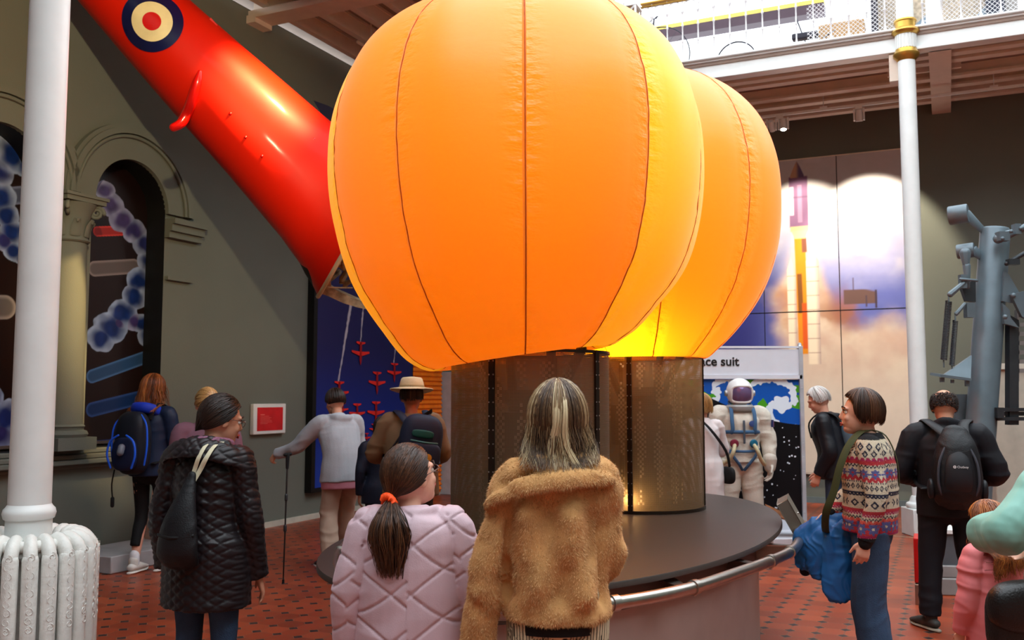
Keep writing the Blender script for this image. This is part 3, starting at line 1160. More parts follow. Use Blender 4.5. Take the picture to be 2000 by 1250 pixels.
MB().bx(-0.11, 0.11, -0.11, 0.11, 0.02, 0.88).build('core', mat('brown_core', c8(150, 120, 84), 0.6), cpst)
lattice(cpst, -0.12, 0.12, 0.02, 0.88, y=-0.125, step=0.12, w=0.014)

# ---- things standing on the back gallery
ZG = 6.2
DARK = mat('dark_iron', c8(34, 30, 44), 0.5)


def ring(mb, c, R_, r, seg=48, a0=0.0, a1=2 * pi):
    pts = [Vector(c) + Vector((R_ * cos(a0 + (a1 - a0) * k / seg), 0, R_ * sin(a0 + (a1 - a0) * k / seg))) for k in range(seg + 1)]
    mb.tube(pts, r, n=6, caps=False)


bk = thing('penny_farthing', 'old high-wheeled bicycle behind the railing near the gallery corner', 'bicycle', RM(-3.72, 13.2, 6.2), -TH)
m1 = MB()
ring(m1, (0, 0, 0.45), 0.46, 0.010)
m1.build('wheel', DARK, bk)
mb = MB()
for k in range(20):
    mb.tube([(0, 0, 0.45), (0.45 * cos(k * pi / 10), 0, 0.45 + 0.45 * sin(k * pi / 10))], 0.0025, n=4, caps=False)
mb.build('spokes', DARK, bk)
MB().tube([(0, 0, 0.45), (-0.08, 0, 0.98), (-0.02, 0, 1.08)], 0.014, n=8, sub=3).tube([(-0.2, 0.1, 1.02), (-0.1, 0, 1.05), (0, -0.12, 1.0)], 0.01, n=6, sub=3).build('frame', DARK, bk)
mb = MB()
ring(mb, (-0.62, 0, 0.15), 0.15, 0.01)
mb.build('small_wheel', DARK, bk)
bk2 = thing('bicycle', 'second old bicycle lying low behind the railing, only its wheel top and saddle showing', 'bicycle', RM(-2.5, 12.75, 6.28), -TH)
mb = MB()
ring(mb, (0, 0, -0.02), 0.27, 0.012)
for k in range(7):
    a = 0.3 + k * 0.42
    mb.tube([(0.02, 0, 0), (0.25 * cos(a), 0, 0.25 * sin(a) - 0.02)], 0.005, n=4)
mb.build('wheel', DARK, bk2)
MB().tube([(0.6, 0, 0.02), (0.8, 0, -0.02), (1.2, 0, 0.1)], 0.012, n=6).build('frame', DARK, bk2)
MB().box((0.92, 0, 0.18), (0.34, 0.12, 0.09)).build('saddle', DARK, bk2, bevel=0.02)
MB().tube([(1.15, 0, 0.12), (1.3, 0, 0.2)], 0.01, n=6).build('handlebar', DARK, bk2)
bk3 = thing('cycle_saddle_display', 'dark saddle on a slanted strut beside the tan crate on the gallery', 'saddle', RM(-1.78, 13.45, 6.4), -TH)
MB().prism([(-0.25, -0.06, -0.04), (-0.05, -0.06, 0.12), (0.2, -0.06, 0.17), (0.2, -0.06, 0.1), (0.0, -0.06, 0.06), (-0.16, -0.06, -0.04)], (0, 0.12, 0)).build('saddle', DARK, bk3)
MB().tube([(0.1, 0, -0.2), (0.1, 0, 0.14)], 0.02, n=8).tube([(0.0, 0, 0.6), (0.16, 0, 0.1)], 0.012, n=6).build('strut', DARK, bk3)
cr = thing('crate', 'tan crate with a pale top behind the railing on the gallery', 'crate', RM(-1.14, 13.05, 6.2), -TH)
MB().bx(-0.28, 0.3, -0.2, 0.3, 0.0, 0.18).build('base', mat('crate_base', c8(190, 182, 180), 0.6), cr)
MB().bx(-0.28, 0.3, -0.2, 0.3, 0.18, 0.42).build('body', mat('tan_wood', c8(176, 138, 92), 0.6), cr, bevel=0.01)
MB().bx(-0.2, 0.22, -0.15, 0.25, 0.42, 0.52).build('lid', mat('lid_white', c8(226, 220, 214), 0.6), cr)
for i, (t0, t1, lab) in enumerate(((-0.78, -0.1, 'upper glazed display case left of the white column with a blue-grey slanted panel'),
                                   (0.0, 0.98, 'upper glazed display case right of the white column with a blue-grey slanted panel'))):
    dc = thing('display_case', lab, 'display case', RM((t0 + t1) / 2, 13.4, 6.2), -TH)
    w = (t1 - t0) / 2
    if i == 0:
        MB().bx(-w, -w + 0.08, -0.15, 0.15, 0, 1.6).build('post', DARK, dc)
    else:
        MB().bx(w * .25, w * .25 + 0.22, -0.15, 0.15, 0, 1.6).build('post', mat('navy_post', c8(40, 44, 60), 0.5), dc)
        MB().bx(w * .25 + 0.22, w, -0.1, 0.3, 0, 1.6).build('side_wall', mat('grey_render', c8(150, 146, 142), 0.8), dc)
    MB().bx(-w + 0.08, w * (1 if i == 0 else .25), 0.1, 0.3, 0, 1.6).build('stone_back', mat('pale_stone', c8(176, 160, 140), 0.8, var=0.35, vscale=18), dc)
    MB().prism([(-w + 0.08, 0.0, 0.02), (w * (1 if i == 0 else .25), 0, 0.02), (w * (1 if i == 0 else .25), 0, 0.55), (-w + 0.3, 0, 0.2)], (0, 0.05, 0)).build('slanted_panel', mat('blue_grey_panel', c8(120, 138, 152), 0.4), dc)
# upper window head seen over the railing
struct(MB().bx(TW, -1.6, 15.35, 15.6, 7.80, 7.96).build('trim_13', mat('window_head_dark', c8(66, 48, 58), 0.6), room=True))
struct(MB().bx(TW, -1.6, 15.35, 15.6, 7.96, 8.03).build('trim_14', mat('window_head_cream', c8(226, 200, 90), 0.6), room=True))


# ---- the two white cast iron columns
def hall_column(px, Y, zc0, base, label, name='iron_column'):
    p = atY(px, 620, Y)
    r = thing(name, label, 'column', (p.x, p.y, 0), 0)
    sh = MB()
    if base:
        sh.lathe([(0.104, 0.42), (0.102, 3.0), (0.100, 5.83)], seg=40)
        sh.build('shaft', WHITE, r)
        MB().box((0, 0, 0.16), (0.36, 0.36, 0.32)).lathe([(0.17, 0.32), (0.18, 0.35), (0.17, 0.38), (0.14, 0.39), (0.12, 0.45), (0.105, 0.47)], seg=32).build('base', WHITE, r, bevel=0.01)
        MB().lathe([(0.10, 6.02), (0.098, 9.5)], seg=40).build('upper_shaft', WHITE, r)
        cp = MB().lathe([(0.10, 5.60), (0.115, 5.62), (0.15, 5.66), (0.155, 5.69), (0.135, 5.72), (0.125, 5.74), (0.125, 5.75), (0.11, 5.751)], seg=36)
        cp.lathe([(0.11, 5.93), (0.125, 5.931), (0.15, 5.95), (0.165, 5.97), (0.15, 6.0), (0.12, 6.02), (0.12, 6.09), (0.135, 6.10), (0.13, 6.12), (0.099, 6.125)], seg=36)
        cp.build('gilded_rings', GOLD, r).location.z = 0.17
        fl_ = MB().lathe([(0.115, 5.75), (0.115, 5.931)], seg=36)
        for k in range(20):
            a = k * pi / 10
            fl_.box((0.118 * cos(a), 0.118 * sin(a), 5.84), (0.015, 0.014, 0.17), rz=a)
        fl_.build('fluted_neck', WHITE, r).location.z = 0.17
        MB().box((0, 0.12, 5.72), (0.3, 0.2, 0.34), rz=-TH).build('bracket', CEILP, r)
    else:
        sh.lathe([(0.097, 1.11), (0.093, 4.0), (0.09, 6.5)], seg=48)
        sh.build('shaft', WHITE, r)
        MB().lathe([(0.097, 1.05), (0.113, 1.06), (0.12, 1.085), (0.115, 1.105), (0.105, 1.115), (0.096, 1.13)], seg=48).build('collar', WHITE, r)
        MB().lathe([(0.104, 0.0), (0.104, 1.06)], seg=32).build('base', WHITE, r)
    return r


colR = hall_column(1801, 11.3, 0, True, 'tall white iron column with gilded rings at the right, in front of the back wall')
colR.location = RM(-0.33, 12.30)
colL = hall_column(66, 4.6, 0, False, 'thick white iron column at the left rising out of a ring radiator')
colL.location = atY(58, 980, 4.6) * 1
colL.location.z = 0

# ---- ring radiator round the left column
rd = thing('ring_radiator', 'white ornamental cast iron radiator ringed around the left column', 'radiator', (colL.location.x, colL.location.y, 0), 0)
RSEC = 0.285


def radiator_section():
    mb = MB()
    # a flat loop: outer column, inner column, rounded shoulders, seen end-on from outside
    for rr, z1 in ((0.0, 0.0), (-0.13, 0.0)):
        mb.tube([(RSEC + rr, 0, 0.10), (RSEC + rr, 0, 0.9)], (0.031, 0.036), right=(0, 1, 0), n=12, caps=True)
    mb.tube([(RSEC, 0, 0.86), (RSEC - 0.008, 0, 0.92), (RSEC - 0.045, 0, 0.965), (RSEC - 0.09, 0, 0.97), (RSEC - 0.13, 0, 0.9)],
            [(0.031, 0.036), (0.031, 0.038), (0.031, 0.036), (0.030, 0.034), (0.03, 0.036)], right=(0, 1, 0), n=12, sub=3)
    mb.tube([(RSEC, 0, 0.14), (RSEC - 0.13, 0, 0.14)], (0.03, 0.04), right=(0, 1, 0), n=10)
    mb.box((RSEC, 0, 0.06), (0.03, 0.03, 0.12))
    # raised scroll ornament on the outer face
    for k in range(9):
        zc = 0.915 - k * 0.040
        pts = []
        for q in range(13):
            an = (q * 0.62) * (1 if k % 2 else -1) + 1.5
            rr = 0.019 * (1 - q / 16)
            pts.append((RSEC + 0.0325, rr * cos(an), zc + rr * sin(an)))
        mb.tube(pts, 0.0022, n=5)
    return mb


_rs = radiator_section().mesh('radiator_section', IVORY)
NSEC = 22
for k in range(NSEC):
    o = bpy.data.objects.new('section', _rs)
    COL.objects.link(o)
    o.parent = rd
    o.rotation_euler = (0, 0, 2 * pi * (k + 0.3) / NSEC)
mb = MB()
for z_ in (0.16, 0.91):
    pts = [(0.21 * cos(2 * pi * k / 32), 0.21 * sin(2 * pi * k / 32), z_) for k in range(32)]
    MB().tube(pts, 0.03, n=10, closed=True).build('header_pipe', IVORY, rd)
FIN = MB().ball((0, 0, 0), (0.02, 0.02, 0.028), n=10, m=6).mesh('finial', IVORY)
for k in range(NSEC):
    a = 2 * pi * (k + 0.8) / NSEC
    o = bpy.data.objects.new('finial', FIN)
    COL.objects.link(o)
    o.parent = rd
    o.location = (0.24 * cos(a), 0.24 * sin(a), 0.955)
# ================================================================ oval exhibit with the balloons
C1 = Vector((0.106, 5.55, 0))
C2 = Vector((1.0, 7.28, 0))
PC = Vector((0.464, 6.32, 0))
ZT = 0.80
EA, EB = 2.36, 1.24            # long and short half axes of the table

TOPM = mat('dark_laminate', c8(62, 54, 50), 0.38, var=0.06, vscale=30)
DRUM = mat('pale_drum_laminate', c8(168, 146, 138), 0.45, var=0.05)
APR = mat('apron_brown', c8(92, 80, 74), 0.5, 0.3)


def ell(a, b, z, n=96):
    return [(b * cos(2 * pi * k / n), a * sin(2 * pi * k / n), z) for k in range(n)]   # local x = t, y = s


def ellband(mb, a, b, z0, z1, mi=0, n=96):
    p, q = ell(a, b, z0, n), ell(a, b, z1, n)
    mb.add(p + q, [(k, (k + 1) % n, (k + 1) % n + n, k + n) for k in range(n)], mi)


tb = thing('oval_display_table', 'large oval display table with a dark top and pale drum carrying the two balloons', 'table', PC, -TH)
mb = MB()
n = 128
P0 = ell(EA, EB, ZT, n)
mb.add(P0 + ell(EA + 0.004, EB + 0.004, ZT - 0.006, n) + ell(EA + 0.004, EB + 0.004, ZT - 0.028, n) + ell(EA - 0.03, EB - 0.03, ZT - 0.03, n),
       [tuple(range(n))] + [(j * n + (k + 1) % n, j * n + k, (j + 1) * n + k, (j + 1) * n + (k + 1) % n) for j in range(3) for k in range(n)])
mb.build('table_top', TOPM, tb)
mb = MB()
ellband(mb, EA - 0.10, EB - 0.10, ZT - 0.16, ZT - 0.03)
mb.build('apron', APR, tb)
mb = MB()
ellband(mb, EA - 0.16, EB - 0.16, 0.0, ZT - 0.16)
mb.add(ell(EA - 0.10, EB - 0.10, ZT - 0.16, n) + ell(EA - 0.16, EB - 0.16, ZT - 0.16, n), [(k, (k + 1) % n, (k + 1) % n + n, k + n) for k in range(n)])
mb.build('drum', DRUM, tb)

# hand rail, following the oval but a little way out
ZR = 0.775
rpx = [(748, 1012), (722, 1026), (690, 1050), (664, 1078), (654, 1104), (664, 1130), (700, 1158), (770, 1180), (860, 1192), (980, 1198), (1090, 1192), (1200, 1178), (1284, 1164), (1356, 1147),
       (1438, 1120), (1505, 1096), (1543, 1078), (1560, 1058), (1561, 1040), (1552, 1026)]
rail_pts = [atZ(x, y, ZR) for x, y in rpx]
rl = thing('curved_handrail', 'brushed steel tube handrail curving around the front of the oval table', 'handrail', (0, 0, 0))
MB().tube(rail_pts, 0.029, n=14, sub=6).build('tube', STEEL, rl)
for i in (3, 8, 11, 13, 15, 16):
    p = rail_pts[i]
    d = (rail_pts[i + 1] - rail_pts[i - 1]).normalized()
    MB().lathe([(0.031, -0.02), (0.035, -0.018), (0.035, 0.018), (0.031, 0.02)], c=p, axis=d, seg=20).build('collar', STEEL, rl)
for i in (3, 8, 13, 15, 17):
    p = rail_pts[i]
    inn = (PC - p)
    inn.z = 0
    # nearest point on the apron
    lt, ls = (p - PC).x * VX + (p - PC).y * VY, (p - PC).x * UX + (p - PC).y * UY
    k = 1.0 / sqrt((lt / (EB - 0.10)) ** 2 + (ls / (EA - 0.10)) ** 2)
    q = PC + RM(lt * k, ls * k, 0)
    q.z = ZR - 0.035
    p2 = p.copy()
    p2.z = ZR - 0.03
    dr = (q - p2).normalized()
    sd = dr.cross(Vector((0, 0, 1))) * 0.045
    br = MB().prism([p2 + sd * .3, q + sd, q - sd, p2 - sd * .3], (0, 0, 0.008))
    br.prism([p2, q, q + Vector((0, 0, -0.09))], tuple(sd.normalized() * 0.006))
    br.tube([p2, p2 + Vector((0, 0, 0.03))], 0.012, n=8)
    br.build('bracket', STEEL, rl)


def info_wedge(name, label, ptop, pbot, wid, back):
    """slanted steel information panel at the end of the rail"""
    pt, pb = Vector(ptop), Vector(pbot)
    d = (pb - pt)
    w = Vector(wid)
    nrm = Vector(back)
    r = thing(name, label, 'information panel', (pb.x, pb.y, pb.z))
    off = -pb
    mb = MB().prism([pt + off, pb + off, pb + off + w, pt + off + w], tuple(nrm))
    mb.build('panel', mat('dull_steel', c8(132, 124, 112), 0.42, 0.7, var=0.06), r, bevel=0.004)
    MB().prism([pt + off - nrm * .05 + w * .06 + d * .04, pb + off - nrm * .05 + w * .06 - d * .04, pb + off - nrm * .05 + w * .94 - d * .04, pt + off - nrm * .05 + w * .94 + d * .04], tuple(nrm * 0.06)).build('face_plate', mat('panel_face', c8(126, 116, 104), 0.35, 0.6), r)
    bl = MB()
    for f in (0.35, 0.6):
        bl.ball(pt + off + d * f + w * 0.5 + nrm * 1.02, 0.009, n=8, m=6)
    bl.build('bolts', STEEL, r)
    return r


rv = Vector((VX, VY, 0))
e1 = rail_pts[-1]
info_wedge('info_panel', 'slanted steel information panel at the right end of the curved handrail', atY(1517, 986, e1.y - 0.26), atY(1573, 1084, e1.y - 0.26),
           (0.11, 0.36, 0.0), (0.072, 0.0, 0.036))
e0 = rail_pts[0]
info_wedge('info_panel', 'slanted steel information panel at the left end of the curved handrail behind the girl', e0 + Vector((0.02, -0.12, 0.13)), e0 + Vector((-0.19, -0.16, -0.09)),
           (0.28, 0.32, 0.02), (-0.03, 0.02, -0.05))

# bronze perforated cylinders
PERF = mat_perforated('perforated_bronze')
BRZ = mat('bronze_frame', c8(58, 46, 38), 0.35, 0.7)


def mesh_cylinder(label, c, r, z1, a_seams, a_inner, glow=None):
    o = thing('perforated_cylinder', label, 'cylinder', (c.x, c.y, ZT + 0.001))
    nu, nv = 96, 24
    H = z1 - ZT
    u = np.linspace(0, 2 * pi, nu)
    v = np.linspace(0.02, H, nv)
    U, V = np.meshgrid(u, v)
    U, V = U.ravel(), V.ravel()
    P = np.stack([r * np.cos(U), r * np.sin(U), V], 1)
    I, J = np.meshgrid(np.arange(nu - 1), np.arange(nv - 1))
    a = (J * nu + I).ravel()
    me = np_mesh('mesh_skin', P, np.stack([a, a + 1, a + nu + 1, a + nu], 1))
    at = me.attributes.new('cyl', 'FLOAT_VECTOR', 'POINT')
    at.data.foreach_set('vector', np.stack([U * r, V, V * 0], 1).astype(np.float32).ravel())
    me.materials.append(PERF)
    me.polygons.foreach_set('use_smooth', [True] * len(me.polygons))
    sk = bpy.data.objects.new('mesh_skin', me)
    COL.objects.link(sk)
    sk.parent = o
    MB().lathe([(r - 0.012, 0.0), (r + 0.014, 0.0), (r + 0.014, 0.022), (r - 0.012, 0.022)], seg=64).build('bottom_ring', BRZ, o)
    rg_ = MB()
    rg_.add(*_annulus(r - 0.015, r + 0.008, H - 0.012, H + 0.004))
    rg_.build('top_ring', BRZ, o)
    for a0 in a_seams:
        MB().box(((r + 0.002) * cos(a0), (r + 0.002) * sin(a0), H / 2), (0.02, 0.034, H), rz=a0).build('upright', BRZ, o)
        mb_ = MB()
        for k in range(14):
            for sg_ in (-1, 1):
                an = a0 + sg_ * 0.028
                mb_.ball(((r + 0.012) * cos(an), (r + 0.012) * sin(an), 0.06 + k * (H - 0.12) / 13), 0.0045, n=6, m=4)
        mb_.build('rivets', STEEL, o)
    # pale flecks standing in for moire light spots in the mesh, and machinery behind
    nh = 40
    mbi = MB()
    for k in range(nh):
        for j in range(int(H / 0.036)):
            an = a_inner + (k - nh / 2) * 0.055
            zz = 0.06 + j * 0.036 + (0.018 if k % 2 else 0)
            if sin(k * .8 + .4) + .7 * sin(j * .35 + k * .2) > .35 and zz < H - 0.05:
                mbi.box(((r - 0.14) * cos(an), (r - 0.14) * sin(an), zz), (0.004, 0.014, 0.018), rz=an)
    mbi.build('moire_light_flecks', mat('pale_light_fleck', c8(190, 170, 150), 0.4, 0.2), o)
    core = MB().lathe([(0.13, 0.0), (0.13, H * 0.72), (0.17, H * 0.74), (0.17, H * 0.8)], seg=24)
    core.box((0, 0, H * 0.55), (0.44, 0.3, 0.3))
    for q in (-1, 1):
        core.tube([(q * 0.16, 0, H * 0.75), (q * 0.3, -0.1, H * 1.02)], 0.03, n=8)
        core.tube([(q * 0.1, -0.1, H * 0.75), (q * 0.12, -0.2, H * 1.02)], 0.026, n=8)
    core.build('burner_core', mat('burner_metal', c8(52, 46, 44), 0.5, 0.4), o)
    return o


def _annulus(r0, r1, z0, z1, seg=64):
    vs, fs = [], []
    for k in range(seg):
        a = 2 * pi * k / seg
        for r, z in ((r0, z0), (r1, z0), (r1, z1), (r0, z1)):
            vs.append((r * cos(a), r * sin(a), z))
    for k in range(seg):
        k2 = (k + 1) % seg
        for q in range(4):
            q2 = (q + 1) % 4
            fs.append((k * 4 + q, k2 * 4 + q, k2 * 4 + q2, k * 4 + q2))
    return vs, fs


R_CYL = 0.465
mesh_cylinder('wide perforated bronze cylinder under the nearer balloon', C1, R_CYL, 1.90, (-pi / 2 - 0.48, -pi / 2 + 0.90, 1.2), -pi / 2)
mesh_cylinder('perforated bronze cylinder glowing amber under the farther balloon', C2, R_CYL, 1.945, (-pi / 2 - 0.32, -pi / 2 + 1.45, 1.8), -pi / 2)

ORANGE = mat_fabric('orange_nylon', c8(255, 150, 12), 0.42)
YELLOW = mat_fabric('yellow_nylon', c8(255, 198, 14), 0.42)
SEAM = mat('seam_thread', c8(196, 84, 12), 0.7)


def balloon(label, c, zb, prof, yellow, a_off, lean, press):
    """prof: (radius, height above the mouth); gore seams every 36 degrees"""
    o = thing('inflatable_balloon', label, 'balloon', (c.x, c.y, zb))
    nu, nv = 300, 150
    pr = np.array(prof)
    # Catmull-Rom-ish resample of the profile
    d = np.r_[0, np.cumsum(np.hypot(np.diff(pr[:, 0]), np.diff(pr[:, 1])))]
    tq = np.linspace(0, d[-1], nv)

    def cr(y):
        m = np.gradient(y, d)
        k = np.clip(np.searchsorted(d, tq, side='right') - 1, 0, len(d) - 2)
        h = d[k + 1] - d[k]
        t = (tq - d[k]) / h
        return ((2 * t ** 3 - 3 * t ** 2 + 1) * y[k] + (t ** 3 - 2 * t ** 2 + t) * h * m[k] + (-2 * t ** 3 + 3 * t ** 2) * y[k + 1] + (t ** 3 - t ** 2) * h * m[k + 1])
    Rr, Hh = np.maximum(cr(pr[:, 0]), 0.002), cr(pr[:, 1])
    A = np.arange(nu) * 2 * pi / nu
    AA, VI = np.meshgrid(A, np.arange(nv))
    AA, VI = AA.ravel(), VI.ravel()
    g = (AA - a_off) / (2 * pi / 10)
    gf = g - np.floor(g)
    gid = np.floor(g) % 10
    dist = np.minimum(gf, 1 - gf) * 2
    rr = Rr[VI] * (1 - 0.030 * (1 - np.sin(pi * gf)) * np.clip(Rr[VI] / 1.1, 0.2, 1))
    X, Y, Z = rr * np.cos(AA), rr * np.sin(AA), Hh[VI].copy()
    lo = np.clip(1 - Z / 0.75, 0, 1) ** 1.5
    Z = Z + lean[0] * X * lo + lean[1] * Y * lo
    X = X + lean[2] * (Z / 1.2) * (1 - Z / 2.4)
    pj = X * press[0] + Y * press[1]
    ov = np.maximum(pj - press[2] + 0.04, 0)
    sh_ = ov - 0.04 * (1 - np.exp(-ov / 0.04))          # pressed flat against the other balloon
    X, Y = X - press[0] * sh_, Y - press[1] * sh_
    P = np.stack([X, Y, Z], 1)
    pk = vnoise(np.stack([np.cos(AA) * 2, np.sin(AA) * 2, Z * 26], 1), 1.0, 5) * np.exp(-dist * 7) * 0.006
    P[:, 0] += np.cos(AA) * pk
    P[:, 1] += np.sin(AA) * pk
    J, I = np.meshgrid(np.arange(nv - 1), np.arange(nu), indexing='ij')
    a, b_ = (J * nu + I).ravel(), (J * nu + (I + 1) % nu).ravel()
    F = np.stack([a, b_, b_ + nu, a + nu], 1)
    me = np_mesh('envelope', P, F)
    ad = me.attributes.new('seamdist', 'FLOAT', 'POINT')
    ad.data.foreach_set('value', dist.astype(np.float32))
    ag = me.attributes.new('gorepos', 'FLOAT_VECTOR', 'POINT')
    ag.data.foreach_set('vector', np.stack([tq[VI], dist * 1.2, gid * 3.7], 1).astype(np.float32).ravel())
    me.materials.append(ORANGE)
    me.materials.append(YELLOW)
    fm = AA.reshape(nv, nu)[:-1].ravel() + pi / nu
    fg = np.floor((fm - a_off) / (2 * pi / 10)).astype(int) % 10
    me.polygons.foreach_set('material_index', np.isin(fg, list(yellow)).astype(np.int32))
    me.polygons.foreach_set('use_smooth', [True] * len(me.polygons))
    e = bpy.data.objects.new('envelope', me)
    COL.objects.link(e)
    e.parent = o
    PV = P.reshape(nv, nu, 3)
    for k in range(10):
        an = (a_off + k * 2 * pi / 10) % (2 * pi)
        f = an / (2 * pi / nu)
        i0 = int(f) % nu
        w = f - int(f)
        line = PV[:, i0] * (1 - w) + PV[:, (i0 + 1) % nu] * w
        nrm = line * np.array([1, 1, 0])
        nrm = nrm / np.maximum(np.linalg.norm(nrm, axis=1, keepdims=True), 1e-6)
        line = line + nrm * 0.0005
        MB().tube([tuple(p) for p in line[::3]], 0.0035, n=5, caps=False).build('seam', SEAM, e)
    return o


# profile heights measured from the mouth
b_prof = [(0.43, 0.02), (0.52, -0.03), (0.64, 0.02), (0.82, 0.21), (0.985, 0.45), (1.085, 0.76), (1.122, 1.10), (1.09, 1.43), (0.96, 1.73), (0.72, 1.95), (0.40, 2.07), (0.12, 2.115), (0.01, 2.12)]
A_OFF = -pi / 2 + radians(2.0)
bal1 = balloon('big orange balloon with yellow side panels, the nearer of the two', C1 + Vector((-0.055, 0, 0)), 1.90, b_prof, {1, 2, 7}, A_OFF, (0.14, 0.0, -0.05), (UX, UY, 0.965))
b_prof2 = [(0.43, 0.0), (0.49, -0.01), (0.60, 0.07), (0.79, 0.27), (0.95, 0.51), (1.07, 0.86), (1.10, 1.19), (1.07, 1.5), (0.95, 1.80), (0.74, 2.03), (0.42, 2.19), (0.12, 2.245), (0.01, 2.25)]
bal2 = balloon('orange balloon behind and to the right of the nearer one, glowing inside', C2 + Vector((0, 0, 0)), 1.945, b_prof2, {5}, A_OFF, (0.0, 0.0, 0.0), (-UX, -UY, 0.955))
# lamps inside the balloons and at the foot of the farther cylinder
pointlamp('balloon_lamp', C1 + Vector((0, 0, 3.45)), 34, (1, 0.80, 0.46), 0.2)
pointlamp('balloon_lamp', C2 + Vector((0.05, 0, 3.4)), 30, (1, 0.72, 0.36), 0.25)
pointlamp('balloon_lamp', C2 + Vector((-0.18, -0.38, 2.14)), 26, (1, 0.85, 0.5), 0.06)
pointlamp('foot_lamp', C2 + Vector((-0.14, -R_CYL + 0.07, ZT + 0.10)), 4, (1, 0.66, 0.3), 0.02)

# ================================================================ red aircraft hung against the left wall
REDP = None


def mat_aircraft():
    m, nt, b = newmat('glossy_aircraft_red')
    L = nt.links
    at = N(nt, 'ShaderNodeAttribute', attribute_name='Col')
    L.new(at.outputs['Color'], b.inputs['Base Color'])
    b.inputs['Roughness'].default_value = 0.45
    b.inputs['Specular IOR Level'].default_value = 0.12
    b.inputs['Coat Weight'].default_value = 0.06
    b.inputs['Coat Roughness'].default_value = 0.12
    tc = N(nt, 'ShaderNodeTexCoord')
    nz = N(nt, 'ShaderNodeTexNoise')
    nz.inputs['Scale'].default_value = 2.2
    L.new(tc.outputs['Object'], nz.inputs['Vector'])
    bp = N(nt, 'ShaderNodeBump')
    bp.inputs['Strength'].default_value = 0.12
    bp.inputs['Distance'].default_value = 0.05
    L.new(nz.outputs['Fac'], bp.inputs['Height'])
    L.new(bp.outputs[0], b.inputs['Normal'])
    L.new(bp.outputs[0], b.inputs['Coat Normal'])
    return m


AIR = mat_aircraft()
RED = mat('aircraft_red_paint', c8(206, 14, 8), 0.25, coat=0.8, var=0.03)
ap0 = atY(690, 480, 9.3)                 # centre of the open end
ap1 = atY(150, -118, 8.35)                 # far up, beyond the frame
ax = (ap1 - ap0).normalized()
view = (ap0 - Vector((0, 0, CAMZ))).normalized()
side = ax.cross(view).normalized()       # in the picture: across the body
if side.x > 0:
    side = -side                         # towards the lower left
outw = side.cross(ax).normalized()
if outw.dot(view) > 0:
    outw = -outw                         # towards the camera
LN = (ap1 - ap0).length
pl_ = thing('aircraft_fuselage', 'glossy red aircraft fuselage with a roundel hanging nose down along the left wall', 'aircraft', ap0)
nu, nv = 120, 110
us_ = np.linspace(0, 2 * pi, nu)
vs_ = np.linspace(-0.02, 1.06, nv)
UU, VV = np.meshgrid(us_, vs_)
UU, VV = UU.ravel(), VV.ravel()


def px_w(px, Y):
    return px / FPX * Y


# half widths along the body towards the lower-left (belly) and upper-right (spine) edges
vk = np.array([-0.02, 0.0, 0.046, 0.15, 0.35, 0.55, 0.727, 0.9, 1.06])
belly = np.array([0.60, 0.575, 0.52, 0.47, 0.435, 0.42, 0.40, 0.37, 0.34])
spine = np.array([0.80, 0.80, 0.79, 0.73, 0.61, 0.50, 0.41, 0.37, 0.33])
bl_, sp_ = np.interp(VV, vk, belly), np.interp(VV, vk, spine)
dpk = np.array([0.52, 0.52, 0.54, 0.54, 0.52, 0.48, 0.44, 0.40, 0.36])
dp_ = np.interp(VV, vk, dpk)
cu = np.cos(UU)
wid = np.where(cu > 0, bl_, sp_)
# lengthwise start is slanted: the belly side runs further down than the spine side
axp = (VV * LN)[:, None] * np.array(ax)[None]
slant = np.clip(1 - VV / 0.25, 0, 1)[:, None] * (0.14 * (1 - np.abs(cu)) - 0.07 * np.maximum(cu, 0))[:, None] * np.array(ax)[None]
se = np.sign(np.sin(UU)) * np.abs(np.sin(UU)) ** 0.9
PP = axp + slant + (wid * cu)[:, None] * np.array(side)[None] + (dp_ * se)[:, None] * np.array(outw)[None]
I, J = np.meshgrid(np.arange(nu - 1), np.arange(nv - 1))
a = (J * nu + I).ravel()
me = np_mesh('skin', PP, np.stack([a, a + 1, a + nu + 1, a + nu], 1))
Cc = np.tile(np.r_[lin(212, 30, 8), 1.0], (len(PP), 1)).astype(np.float32)
at_ = me.color_attributes.new('Col', 'FLOAT_COLOR', 'POINT')
at_.data.foreach_set('color', Cc.ravel())
me.materials.append(AIR)
me.polygons.foreach_set('use_smooth', [True] * len(me.polygons))
sk = bpy.data.objects.new('skin', me)
COL.objects.link(sk)
sk.parent = pl_
_m = sk.modifiers.new('thick', 'SOLIDIFY')
_m.thickness = 0.025
_m.offset = -1


def on_body(px, py, lift=0.0):
    """point of the fuselage surface under a picture position (built once, in aircraft space)"""
    r = ray(px, py)
    o_ = Vector((0, 0, CAMZ)) - ap0
    best = None
    # march through the superellipse field
    for k in range(900):
        t = 6.5 + k * 0.005
        q = o_ + r * (t / r.y)
        v = q.dot(ax) / LN
        a_, c_ = q.dot(side), q.dot(outw)
        w_ = np.interp(v, vk, belly if a_ > 0 else spine)
        d_ = np.interp(v, vk, dpk)
        if (a_ / w_) ** 2 + (c_ / d_) ** 2 <= 1.0:
            nrm = (side * (a_ / w_ ** 2) + outw * (c_ / d_ ** 2)).normalized()
            return q + nrm * lift, nrm
    return o_ + r * 8, -r.normalized()


# roundel: discs wrapped on the skin
cs = on_body(297, 42, 0.0)
ctr, nr = cs


